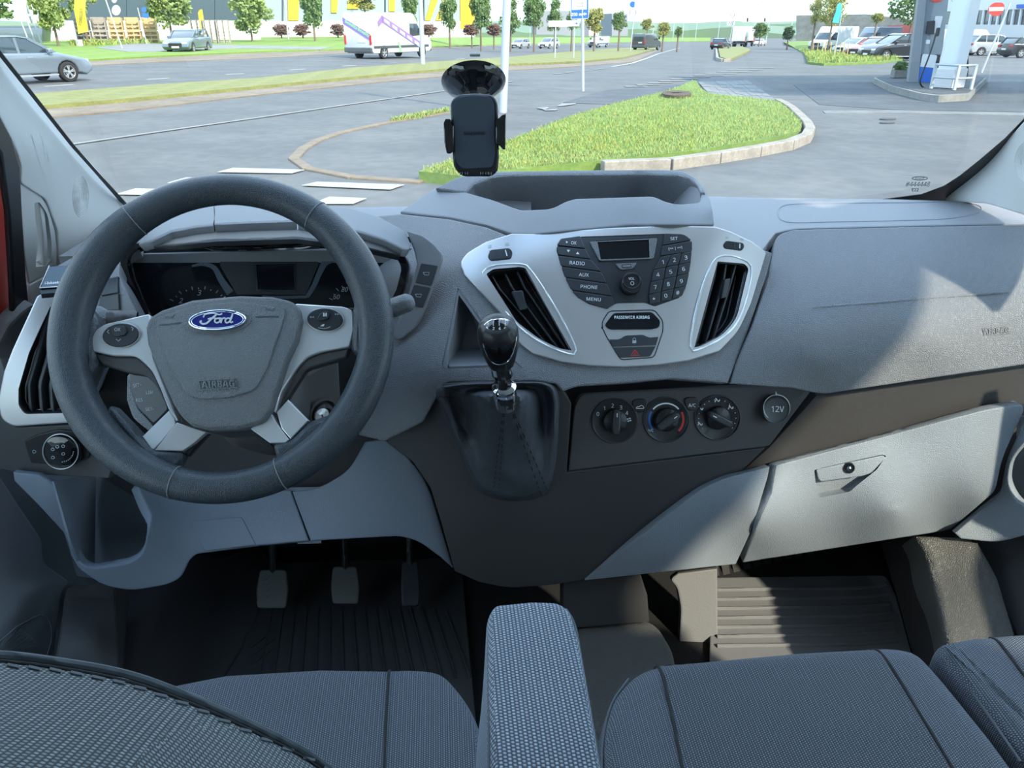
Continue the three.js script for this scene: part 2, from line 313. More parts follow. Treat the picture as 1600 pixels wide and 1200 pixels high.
const seal = plate('door_seal', scene, M.blackPlastic, surf([[0, 180, 1.08], [30, 255, 1.12], [45, 440, 1.19], [50, 570, 1.21], [-40, 180, 1.0], [-40, 570, 1.11]]), [[-70, 60], [0, 178], [20, 216], [33, 262], [36, 330], [42, 430], [46, 472], [48, 560], [30, 600], [22, 520], [19, 430], [14, 330], [2, 240], [-70, 130]], { t: 6, b: 3, seg: 3 });
tag(seal, 'black rubber door seal running down beside the pillar cover', 'door seal');
const PR = surf([[1480, 308, 1.43], [1540, 260, 1.34], [1600, 195, 1.22], [1600, 335, 1.2], [1700, 300, 1.0], [1700, 150, 1.0]]);
const pr = thing('pillar_trim', 'pale grey pillar cover with round grille on passenger side', 'pillar trim', at(1560, 330, 1.25));
plate('cover', pr, M.pillarTrim, PR, [[1760, 20], [1612, 176], [1560, 232], [1500, 283, 10], [1470, 296, 4], [1478, 314], [1540, 318], [1604, 337], [1760, 420]], { t: 14, b: 2 });
for (let k = 0; k < 12; k++) wire('grille_ring', pr, M.pillarTrim, PR, ell(1612, 253, 26 - k * 2.1, 34 - k * 2.8, 24), 0.0006, 0.1, true);
// painted body edge beyond the seal
tag(plate('door_jamb', scene, M.redPaint, surf([[0, 240, 1.12], [8, 500, 1.21], [-50, 240, 1.05], [-50, 560, 1.12]]), [[-70, 200], [4, 236], [16, 330], [22, 430], [25, 520], [30, 604], [-70, 640]], { t: 8, b: 2 }), 'bright red painted door jamb beside the black seal', 'door jamb');
// driver door trim, low on the far side
const DL = planeS(V(-0.715, 0, 0), V(1, 0.05, 0.04).normalize());
const dl = thing('door_panel', 'blue grey driver door trim with ribbed speaker grille', 'door panel', DL(40, 1040));
plate('panel', dl, M.doorGrey, DL, [[-260, 640], [0, 742], [22, 776], [66, 842], [70, 880], [110, 908], [98, 930], [84, 1030], [60, 1090], [-260, 1200]], { t: 20, b: 4, r: 8 });
for (let k = 0; k < 14; k++) strip('grille_rib', dl, M.doorGrey, DL, [[-20 + k * 4.2, 1030 - k * 1.2], [26 + k * 3.2, 978 + k * 2.6 - (k > 9 ? 0 : 0)]], 1.6, { hard: true, t: 1.2, off: 1.2 });
wire('grille_edge', dl, M.doorGrey, DL, [[-10, 1010], [30, 978], [66, 962], [78, 974], [80, 1000], [72, 1028]], 0.0012);
const dlt = plate('door_top', dl, M.dashSmooth, surf([[0, 540, 1.14], [50, 480, 1.18], [10, 640, 1.10], [-60, 560, 1.02]]), [[-80, 560], [0, 534], [14, 508], [34, 487], [54, 474], [64, 490], [8, 604], [-10, 660], [-80, 680]], { t: 20, b: 4, r: 6 });
// sill panel and kick plate at the driver's feet
{
  const SK = surf([[110, 960, 0.98], [150, 1000, 0.94], [185, 1000, 0.97], [110, 1040, 0.9], [180, 900, 1.1], [120, 910, 1.08]]);
  const g = thing('sill_trim', 'black plastic sill trim beside the driver footwell', 'sill trim', at(130, 1040, 0.9));
  plate('panel', g, M.consoleDark, SK, [[104, 915, 10], [180, 905], [190, 1060], [80, 1060]], { t: 20, b: 5, seg: 3 });
  const K2 = surf([[165, 920, 1.12], [190, 920, 1.16], [140, 1040, 0.95], [185, 1040, 1.0]]);
  plate('step', g, M.rubber, K2, [[160, 910], [200, 915], [190, 1060], [134, 1060]], { t: 14, b: 6, seg: 3, off: 6 });
}

// ---------------------------------------------------------------- dashboard
const D = thing('dashboard', 'grey van dashboard with silver centre fascia, vents and glovebox', 'dashboard', V(0.15, 0.75, -1.2));
const prof = (pts, x0, x1) => { const s = new THREE.Shape(pts.map(([d, y]) => new THREE.Vector2(d, y))), g = new THREE.ExtrudeGeometry(s, { depth: x1 - x0, bevelEnabled: false }); g.rotateY(Math.PI / 2); g.translate(x0, 0, 0); const p = g.attributes.position; return boxUV(g.index ? g.toNonIndexed() : g); };
put('core', D, prof([[1.46, 1.265], [1.30, 1.262], [1.19, 1.22], [1.15, 1.12], [1.12, 1.0], [1.12, 0.86], [1.30, 0.80], [1.46, 0.80]], XL + 0.16, XR - 0.03), M.consoleDark);
put('top_shelf', D, box(0.62, 0.03, 0.3, -0.26, 1.295, -1.31), M.dashSmooth);
{ // passenger side: top pad with a shallow tray, airbag cover
  const ST = planeS(V(0, 1.312, -1.3), V(0, 1, 0.03).normalize());
  plate('top_pad', D, M.dashSmooth, ST, [[1095, 306], [1200, 309], [1400, 311], [1480, 313], [1540, 316], [1604, 337], [1760, 372], [1760, 351], [1600, 349], [1440, 352], [1240, 357, 20], [1212, 364], [1190, 392], [1100, 354]], { t: 18, b: 1.2, max: 40 });
  wire('tray_edge', D, M.dashSmooth, ST, [[1226, 321], [1300, 318], [1420, 317], [1510, 317], [1532, 323], [1526, 333], [1480, 342], [1400, 345], [1300, 347], [1228, 347], [1216, 335]], 0.0016, -0.4, true);
  const SP = surf([[1212, 360, 1.172], [1400, 353, 1.182], [1600, 349, 1.172], [1240, 450, 1.065], [1400, 450, 1.055], [1600, 450, 1.04], [1750, 450, 1.03], [1170, 530, 1.01], [1140, 598, 0.985], [1280, 612, 0.995], [1280, 560, 0.99], [1450, 590, 0.995], [1450, 540, 0.995], [1600, 568, 0.995], [1750, 545, 0.985]]);
  const cov = plate('airbag_cover', D, M.dashPlastic, SP, [[1213, 366, 14], [1240, 358], [1440, 353], [1600, 350.5], [1760, 353], [1760, 545], [1600, 570], [1450, 592], [1290, 616, 8], [1272, 614], [1240, 607], [1142, 600], [1150, 572], [1175, 510], [1200, 432]], { t: 22, b: 2.4, max: 14 });
  wire('crease', cov, M.dashPlastic, SP, [[1262, 481, -4], [1272, 480, -1.4], [1340, 475, -1.2], [1420, 468.4, -1], [1500, 462, -1], [1575, 456, -1.2], [1586, 455, -4]], 0.0024);
  strip('airbag_frame', cov, M.dashPlastic, SP, [[1535, 513], [1574, 510], [1577, 521], [1537, 524], [1535, 513]], 1.0, { hard: true, off: 0.7 });
  letter('airbag_lettering', cov, M.dashPlastic, SP, 'AIRBAG', 1556, 517, 8.4, { rot: 0.07, font: fontB, off: 0.9, sx: 0.95 });
  // dark band below, glovebox and its neighbours
  const SB = surf([[1280, 620, 1.03], [1600, 575, 1.03], [1750, 550, 1.02], [1200, 728, 1.03], [1400, 672, 1.03], [1600, 634, 1.025], [1750, 620, 1.02], [1210, 690, 1.035]]);
  plate('lower_band', D, M.dashDark, SB, [[1276, 618], [1292, 618], [1450, 595], [1600, 572], [1760, 548], [1760, 622], [1600, 632], [1550, 637], [1460, 662], [1204, 728], [1158, 738], [1203, 698]], { t: 18, b: 1.2 });
  const SG = surf([[1215, 728, 1.005], [1400, 680, 1.01], [1590, 634, 1.0], [1200, 800, 0.975], [1400, 790, 0.975], [1560, 750, 0.985], [1180, 870, 1.02], [1320, 852, 1.02], [1470, 830, 1.03], [1180, 822, 0.972], [1400, 798, 0.974], [1530, 778, 0.985]]);
  const glove = plate('glovebox_door', D, M.greyPlastic, SG, [[1213, 727], [1460, 661, 40], [1548, 638, 30], [1598, 632], [1600, 642], [1566, 718, 20], [1556, 768, 12], [1484, 829, 8], [1160, 880], [1180, 828], [1206, 770]], { t: 18, b: 2.2, max: 14, r: 3, holes: [[[1270, 733, 3], [1290, 727], [1378, 708, 3], [1388, 711, 3], [1372, 735], [1338, 762, 6], [1330, 770, 5], [1280, 780, 5], [1274, 774]]] });
  plate('recess', glove, M.greyPlastic, SG, [[1266, 724], [1290, 718], [1376, 699], [1392, 704], [1392, 740], [1340, 786], [1268, 790]], { t: 2, b: 0, off: -17 });
  const hd = plate('glovebox_handle', glove, M.greyPlastic, SG, [[1275, 733, 4], [1380, 711, 3], [1384, 715, 2], [1362, 739, 4], [1348, 744], [1282, 753, 5], [1278, 748]], { t: 9, b: 2, off: 1 });
  put('lock', hd, finish(revolve(lift(SG, 1), 1326, 731, [[0, 0.0005], [0.0035, 0.0005], [0.0035, 0.0015], [0.0085, 0.0018], [0.0095, 0]], 24), 40), M.blackGloss);
  put('keyhole', hd, finish(revolve(lift(SG, 1.8), 1326, 731, [[0, 0.0006], [0.003, 0.0004], [0.0035, 0]], 12), 40), M.chrome);
  const SF = surf([[1205, 730, 1.005], [1120, 750, 1.0], [1070, 785, 0.995], [920, 903, 1.0], [1050, 880, 0.985], [1155, 870, 1.0], [1180, 800, 0.98]]);
  plate('side_panel', D, M.greyPlastic, SF, [[1203, 729], [1200, 745], [1176, 825], [1150, 882], [914, 907], [1072, 782], [1096, 764, 14], [1130, 748, 14]], { t: 18, b: 1.6, max: 16 });
  const SE = surf([[1600, 650, 1.0], [1572, 720, 1.0], [1560, 775, 1.0], [1490, 832, 1.0], [1600, 840, 0.95], [1700, 700, 0.9], [1700, 850, 0.88], [1570, 845, 0.97]]);
  const ep = plate('end_panel', D, M.greyPlastic, SE, [[1602, 652], [1573, 716, 16], [1562, 772, 12], [1492, 833], [1502, 842], [1560, 848, 20], [1602, 836], [1760, 790], [1760, 560]], { t: 16, b: 2, max: 20, holes: [[[1604, 686, 10], [1578, 720, 16], [1573, 758, 16], [1590, 788, 16], [1640, 800], [1660, 680]]] });
  plate('cup_pocket', ep, M.greyPlastic, SE, [[1560, 660], [1680, 660], [1680, 820], [1560, 820]], { t: 2, b: 0, off: -70 });
}
const ventL = [[757, 430, 5], [770, 421, 4], [812, 417, 4], [822, 419, 3], [896, 551, 3], [874, 548, 8], [842, 533, 14], [806, 506, 8]];
const ventR = [[1117, 407, 4], [1161, 411, 5], [1169, 420, 5], [1150, 500, 14], [1128, 525, 10], [1094, 543, 6], [1080, 546, 3]];
// centre: pad behind the fascia, tray on top
const SC = surf([[595, 334, 1.27], [700, 338, 1.2], [800, 366, 1.10], [985, 352, 1.085], [1116, 352, 1.085], [1200, 392, 1.09], [985, 460, 1.035], [985, 572, 0.985], [985, 600, 0.972], [1140, 598, 0.985], [1160, 500, 1.03], [720, 415, 1.075], [700, 580, 0.985], [870, 600, 0.968], [650, 480, 1.06], [620, 560, 1.02], [600, 640, 1.0], [690, 640, 0.985], [800, 500, 1.02]]);
{
  plate('centre_pad', D, M.dashPlastic, SC, [[595, 336], [625, 333], [700, 341], [760, 354], [798, 369], [835, 372], [985, 358], [1116, 356], [1150, 370], [1190, 388], [1208, 395], [1198, 432], [1172, 510], [1138, 599], [1050, 592], [985, 598], [900, 604, 14], [880, 612], [868, 600], [840, 596], [700, 598], [690, 608], [660, 660], [600, 690], [560, 680], [560, 560], [590, 420], [560, 340]], { t: 24, b: 3, max: 14, holes: [[[714, 442, 6], [750, 492], [792, 548], [824, 578, 6], [692, 581, 8], [687, 570], [698, 520]], ventL, ventR] });
  // open pocket left of the fascia
  const pk = plate('pocket_rim', D, M.dashSmooth, SC, [[714, 441, 6], [750, 491], [792, 547], [827, 580, 5], [691, 583, 8], [685, 572], [697, 520]], { t: 65, b: 1, off: -1, holes: [[[716, 458, 3], [748, 502], [784, 552], [806, 574, 4], [698, 577, 4], [697, 562], [706, 520]]] });
  plate('pocket_back', pk, M.dashSmooth, lift(SC, -70), [[680, 420], [850, 470], [850, 600], [680, 600]], { t: 4, b: 0 });
  const y0 = SC(740, 572).y - 0.004;
  { const l = SC(702, 574), r = SC(804, 574); put('pocket_floor', pk, box(r.x - l.x, 0.004, 0.06, (l.x + r.x) / 2, y0, (l.z + r.z) / 2 - 0.036), M.dashSmooth); }
  
  // tray hood: front wall, arched rim, inside
  const TF = surf([[800, 366, 1.102], [985, 352, 1.087], [1116, 352, 1.087], [760, 352, 1.15], [700, 338, 1.205], [625, 330, 1.27], [1000, 308, 1.14], [870, 322, 1.14], [1060, 318, 1.12], [1100, 305, 1.18], [800, 324, 1.17], [725, 301, 1.27], [680, 294, 1.33], [1112, 325, 1.12]]);
  const tr = plate('tray_front', D, M.dashSmooth, TF, [[624, 331], [652, 312], [681, 293], [700, 297], [728, 300], [770, 312], [800, 323], [815, 328, 6], [862, 326, 12], [884, 314, 12], [900, 310], [1022, 306, 10], [1040, 315, 10], [1060, 319, 10], [1094, 316, 6], [1099, 292], [1108, 306], [1114, 328], [1117, 351], [1090, 351], [985, 351], [900, 359], [835, 366], [800, 365], [762, 352], [700, 339]], { t: 14, b: 2, max: 10, r: 3 });
  const TR = surf([[681, 293, 1.31], [712, 276, 1.31], [775, 267, 1.305], [1000, 264, 1.305], [1065, 265, 1.29], [1088, 277, 1.25], [1100, 296, 1.19], [728, 300, 1.27], [800, 273, 1.30], [1000, 271, 1.30], [1080, 281, 1.25], [1094, 298, 1.19]]);
  plate('tray_hood', tr, M.dashPlastic, TR, [[680, 294], [712, 277], [735, 270], [775, 267], [900, 265], [1040, 264], [1066, 266], [1086, 276], [1098, 291], [1101, 300], [1093, 300], [1088, 288], [1076, 278], [1058, 273], [900, 273], [800, 274], [770, 277], [740, 288], [728, 301]], { t: 85, b: 3, max: 12, seg: 3 });
  const x0 = 0.03, x1 = 0.42;
  put('tray_inside', tr, merge([box(x1 - x0, 0.01, 0.24, (x0 + x1) / 2, 1.285, -1.27), box(x1 - x0, 0.10, 0.012, (x0 + x1) / 2, 1.318, -1.385)]), M.dashSmooth);
  plate('tray_side', tr, M.dashSmooth, surf([[1050, 270, 1.38], [1098, 296, 1.2], [1096, 318, 1.16], [1050, 322, 1.3]]), [[1050, 271], [1082, 278], [1093, 290], [1095, 318], [1050, 324]], { t: 4, b: 0, max: 0 });
  plate('tray_side', tr, M.dashSmooth, surf([[700, 298, 1.31], [760, 278, 1.38], [800, 330, 1.3], [820, 275, 1.39]]), [[716, 299], [740, 288], [780, 276], [830, 275], [830, 332], [770, 314]], { t: 4, b: 0, max: 0 });
  put('tray_underside', tr, prof([[1.40, 1.37], [1.20, 1.30], [1.16, 1.22], [1.40, 1.22]].map(([a, b]) => [a, b - 0.06]), x0, x1), M.dashSmooth);
}
const kpx = (S, u, v) => S(u, v).sub(EYE).dot(FW) / FOCAL;      // metres per picture point there
// ---------------------------------------------------------------- silver fascia with vents, radio and switches
const SA = lift(SC, 5);
const fas = plate('silver_fascia', D, M.silver, SA, [[720, 413, 8], [731, 398, 8], [760, 381], [800, 368], [835, 368], [950, 358], [1040, 354], [1115, 355], [1138, 362], [1172, 378], [1195, 395, 5], [1171, 475], [1151, 519, 14], [1122, 549], [1075, 564], [1025, 571], [975, 574], [920, 572], [875, 566], [832, 553], [812, 538, 8], [782, 491], [726, 431]], { t: 8, b: 2, max: 14, holes: [ventL, ventR, [[866, 392, 6], [876, 374, 5], [910, 370], [1036, 365], [1068, 366, 8], [1081, 380, 6], [1079, 412], [1071, 452, 8], [1060, 468], [1021, 482, 4], [1006, 476, 4], [962, 477, 4], [947, 486, 4], [918, 478], [896, 464, 8], [883, 440]]] });
// silver rims round the vent openings
const grow = (q, k, du = 0, dv = 0) => { const c = q.reduce((a, p) => [a[0] + p[0] / q.length, a[1] + p[1] / q.length], [0, 0]); return q.map(([u, v, r]) => [c[0] + (u - c[0]) * k + du, c[1] + (v - c[1]) * k + dv, r]); };
for (const [h, vanes, tab] of [
  [ventL, [[[769, 428], [781, 450], [862, 545]], [[790, 425], [800, 447], [877, 548]], [[809, 422], [820, 447], [890, 550]]], [[799, 455], [817, 453], [824, 482], [812, 485]]],
  [ventR, [[[1124, 408], [1120, 430], [1089, 542]], [[1139, 409], [1135, 435], [1105, 538]], [[1154, 412], [1147, 437], [1118, 530]]], [[1133, 436], [1143, 434], [1136, 464], [1127, 466]]],
]) {
  const v = plate('air_vent', D, M.blackPlastic, lift(SC, 4), grow(h, 1.0), { t: 45, b: 0.6, off: -2, holes: [grow(h, 0.955)] });
  plate('vent_back', v, M.vane, lift(SC, -34), grow(h, 1.05), { t: 3, b: 0 });
  for (const q of vanes) plate('vent_vane', v, M.vane, lift(SC, -6), [...q.map(([a, b]) => [a - 1.6, b]), ...q.map(([a, b]) => [a + 1.6, b]).reverse()], { t: 22, b: 0.8 });
  plate('vent_tab', v, M.vane, lift(SC, -1), tab, { t: 12, b: 1.6, r: 2 });
  wire('vent_rim', fas, M.satinSilver, SA, grow(h, 1.035).map(([a, b]) => [a, b]), 0.0016, 0, true);
}
for (const [u, v, w, h, a, ru] of [[782, 401, 20, 8.5, -0.12, 1], [1143, 385, 17, 6.5, 0.14, -1]]) {
  const c = Math.cos(a), s = Math.sin(a), Q = (x, y) => [u + x * c - y * s, v + x * s + y * c];
  const wl = plate('vent_thumbwheel', D, M.blackPlastic, SA, [[...Q(-w, h * 0.2), 4], [...Q(-w * 0.7, -h), 3], [...Q(w * 0.8, -h), 4], [...Q(w, -h * 0.2), 4], [...Q(w * 0.8, h), 4], [...Q(-w * 0.8, h), 4]], { t: 6, b: 1, off: 1 });
  for (let k = -6; k <= 6; k++) strip('ridge', wl, M.vane, lift(SA, 1), [Q(k * w / 8, -h * 0.8), Q(k * w / 8, h * 0.8)], 1, { hard: true, off: 0.8, t: 1 });
  plate('mark', wl, M.white, lift(SA, 1), [Q(w * 0.42, -h * 0.6), Q(w * 0.5, -h * 0.6), Q(w * 0.55, h * 0.5), Q(w * 0.47, h * 0.5)], { t: 0.5, b: 0, off: 1.4 });
  plate('icon', fas, M.printGrey, SA, [Q(-w * 0.8, -h * 1.9), Q(-w * 0.55, -h * 1.9), Q(-w * 0.6, -h * 1.4), Q(-w * 0.85, -h * 1.4)], { t: 0.3, b: 0, off: 0.3 });
  plate('icon', fas, M.printGrey, SA, [Q(w * 0.5, -h * 2.0), Q(w * 0.8, -h * 2.0), Q(w * 0.8, -h * 1.5), Q(w * 0.5, -h * 1.5)], { t: 0.3, b: 0, off: 0.3 });
}
{ // radio
  const SR = lift(SC, 5.5), o = { t: 5, b: 0.9, off: 1, max: 0, r: 2 };
  const ra = plate('radio', D, M.radioPlastic, lift(SC, 4), [[866, 393, 6], [876, 375, 5], [910, 371], [1036, 366], [1068, 367, 8], [1080, 380, 6], [1078, 412], [1070, 451, 8], [1060, 467], [1021, 481, 4], [1006, 475, 4], [962, 476, 4], [947, 485, 4], [918, 477], [896, 463, 8], [883, 440]], { t: 9, b: 0.8, max: 20 });
  const key = (q, txt, u, v, s, rot = -0.06) => { const b = plate('button', ra, M.radioPlastic, SR, q, o); if (txt) letter('lettering', b, M.white, lift(SR, 1), txt, u, v, s, { rot, off: 0.3, sx: 1.15 }); return b; };
  const b1 = key([[876, 376], [906, 371.6], [913.5, 390.5], [869.5, 386]]), b2 = key([[869, 388], [914, 392], [922, 406.5], [871.5, 400.5]]);
  letter('lettering', b1, M.white, lift(SR, 1), 'OK', 896, 382.5, 4.6, { off: 0.3, rot: -0.04 });
  plate('icon', b1, M.white, lift(SR, 1), [[884, 379.6], [887, 381.4], [884, 383.2]], { t: 0.3, b: 0, off: 0.3, max: 0 });
  plate('icon', b2, M.white, lift(SR, 1), [[885, 393], [890, 393.4], [887.3, 397]], { t: 0.3, b: 0, off: 0.3, max: 0 });
  plate('icon', b2, M.white, lift(SR, 1), [[899, 399.5], [904.5, 399.8], [901.6, 396]], { t: 0.3, b: 0, off: 0.3, max: 0 });
  key([[871.5, 402], [922.5, 408], [938, 425.3], [876, 417.5]], 'RADIO', 901, 413.3, 5.2);
  key([[876.6, 419], [938.6, 427], [946.5, 443.3], [882, 434.5]], 'AUX', 911, 431.2, 5.2);
  key([[882.6, 436], [947, 445], [954.5, 463.3], [892, 454.5]], 'PHONE', 919, 449.8, 5.2);
  key([[893, 456], [955, 465], [958.5, 476], [947, 484], [920, 476.3], [902, 466]], 'MENU', 926, 469, 5.2);
  key([[1037, 366.8], [1067, 367.6, 7], [1078, 376.6], [1033.5, 384.6]], 'SET', 1051, 374.6, 4.6, 0.06);
  const ph = key([[1033, 386], [1079, 378], [1079, 393], [1030.5, 401]]);
  letter('lettering', ph, M.white, lift(SR, 1), '(== | ==)', 1053, 389.5, 4, { off: 0.3, rot: 0.12 });
  const LB = [[1031, 402.6], [1019, 423], [1015, 442], [1011, 461.5], [1013, 478]], RB = [[1079, 393.6], [1077.5, 410.5], [1075, 427.5], [1071, 447.5], [1064, 464]];
  const cap = ['1', '2', '3', '4', '5', '6', '7', '8', '9', '*', '0', '#'];
  for (let r = 0; r < 4; r++) for (let c = 0; c < 3; c++) {
    const P = (R, f) => [LB[R][0] + (RB[R][0] - LB[R][0]) * f, LB[R][1] + (RB[R][1] - LB[R][1]) * f];
    const a = P(r, c / 3 + 0.012), b = P(r, (c + 1) / 3 - 0.012), d = P(r + 1, (c + 1) / 3 - 0.012), e = P(r + 1, c / 3 + 0.012); d[1] -= 0.8; e[1] -= 0.8;
    key([a, b, d, e], cap[r * 3 + c], (a[0] + d[0]) / 2 - 1, (a[1] + d[1]) / 2 + 0.5, 6, 0.15);
  }
  const di = plate('display_bezel', ra, M.silver, SR, [[920, 380, 3], [1026, 373.6, 3], [1020, 405.6, 3], [936, 409.6, 3]], { t: 4, b: 0.8, off: 0.6, max: 20, holes: [[[932, 380], [1013, 375.4], [1014, 404.6], [937, 408]]] });
  di.material = M.hubPlastic;
  plate('display', di, M.screenDark, SR, [[930, 378], [1015, 373], [1016, 406], [935, 410]], { t: 2, b: 0, off: -1.2, max: 30 });
  const us = plate('usb_bezel', ra, M.hubPlastic, SR, [[960, 413.5, 2], [994, 411.5, 2], [988, 421, 3], [968, 423, 3]], { t: 3, b: 0.8, off: 0.4, max: 0 });
  plate('usb_slot', us, M.consoleDark, SR, [[970, 414.4], [985, 413.6], [985, 419.6], [970, 420.4]], { t: 0.6, b: 0, off: 0.8, max: 0 });
  plate('usb_tongue', us, M.printGrey, SR, [[972, 416.6], [983.6, 416], [983.6, 417.2], [972, 417.8]], { t: 0.5, b: 0, off: 1.1, max: 0 });
  const k = kpx(SR, 982, 443), kn = put('volume_knob', ra, finish(revolve(SR, 983, 446, [[0.95 * 17 * k, -0.004], [17 * k, 0], [16.6 * k, 0.011], [15 * k, 0.0125], [13.5 * k, 0.0125], [12.8 * k, 0.0118], [0, 0.0122]], 36), 40), M.blackPlastic);
  const KS = lift(SR, 12.4);
  wire('knob_ring', kn, M.vane, KS, ell(982, 441.5, 13.2, 12), 0.0006, 0, true);
  letter('lettering', kn, M.white, KS, 'VOL', 982, 438.5, 3.8, { off: 0.2 });
  strip('icon', kn, M.white, KS, ell(983, 445.6, 2.6, 2.6, 12), 0.6, { closed: true, off: 0.2, t: 0.3 });
}
{ // passenger airbag lamp, lock and hazard switches
  const q = [[938, 506, 8], [950, 487, 6], [1021, 485, 6], [1034, 502, 6], [1034, 518], [1020, 559, 6], [968, 563, 6], [944, 523]];
  strip('switch_surround', fas, M.blackPlastic, SA, [...rounded(q, 6).map((p) => [p.x, -p.y]), [938, 512]], 1.4, { hard: true, off: 0.4, t: 0.4 });
  const o = { t: 3, b: 0.8, off: 1.2, max: 0 };
  const pa = plate('airbag_lamp', D, M.screenDark, SA, [[943, 509, 4], [957, 490, 5], [1017, 488, 5], [1030, 502, 4], [1028, 513, 4], [1016, 515.5], [950, 516, 5]], o);
  letter('lettering', pa, M.white, lift(SA, 1.2), 'PASSENGER AIRBAG', 985.5, 496.8, 4.7, { off: 0.3, sx: 0.9, rot: 0.01, font: fontB });
  const lk = plate('lock_switch', D, M.radioPlastic, SA, [[951, 531], [966, 531, 4], [975, 525, 4], [1003, 523.6, 4], [1012, 528, 4], [1027, 526.8], [1023, 540.4], [955, 542.6]], o);
  plate('icon', lk, M.printGrey, lift(SA, 1.2), [[986, 533], [992, 532.8], [992, 537], [986, 537.2]], { t: 0.3, b: 0, off: 0.3, max: 0 });
  strip('icon', lk, M.printGrey, lift(SA, 1.2), [[987, 533], [987, 530], [989, 528.8], [991, 530], [991, 533]], 0.7, { off: 0.3, t: 0.3 });
  const hz = plate('hazard_switch', D, M.radioPlastic, SA, [[955.4, 543.6], [1022.6, 541.6], [1014, 558, 4], [966, 559.6, 4]], o);
  strip('icon', hz, M.red, lift(SA, 1.2), [[990, 547.6], [996.5, 556], [983.5, 556.4], [990, 547.6]], 1.5, { hard: true, off: 0.4, t: 0.3 });
  strip('icon', hz, M.red, lift(SA, 1.2), [[990, 551.5], [992.5, 554.5], [987.5, 554.7], [990, 551.5]], 0.8, { hard: true, off: 0.4, t: 0.3 });
}
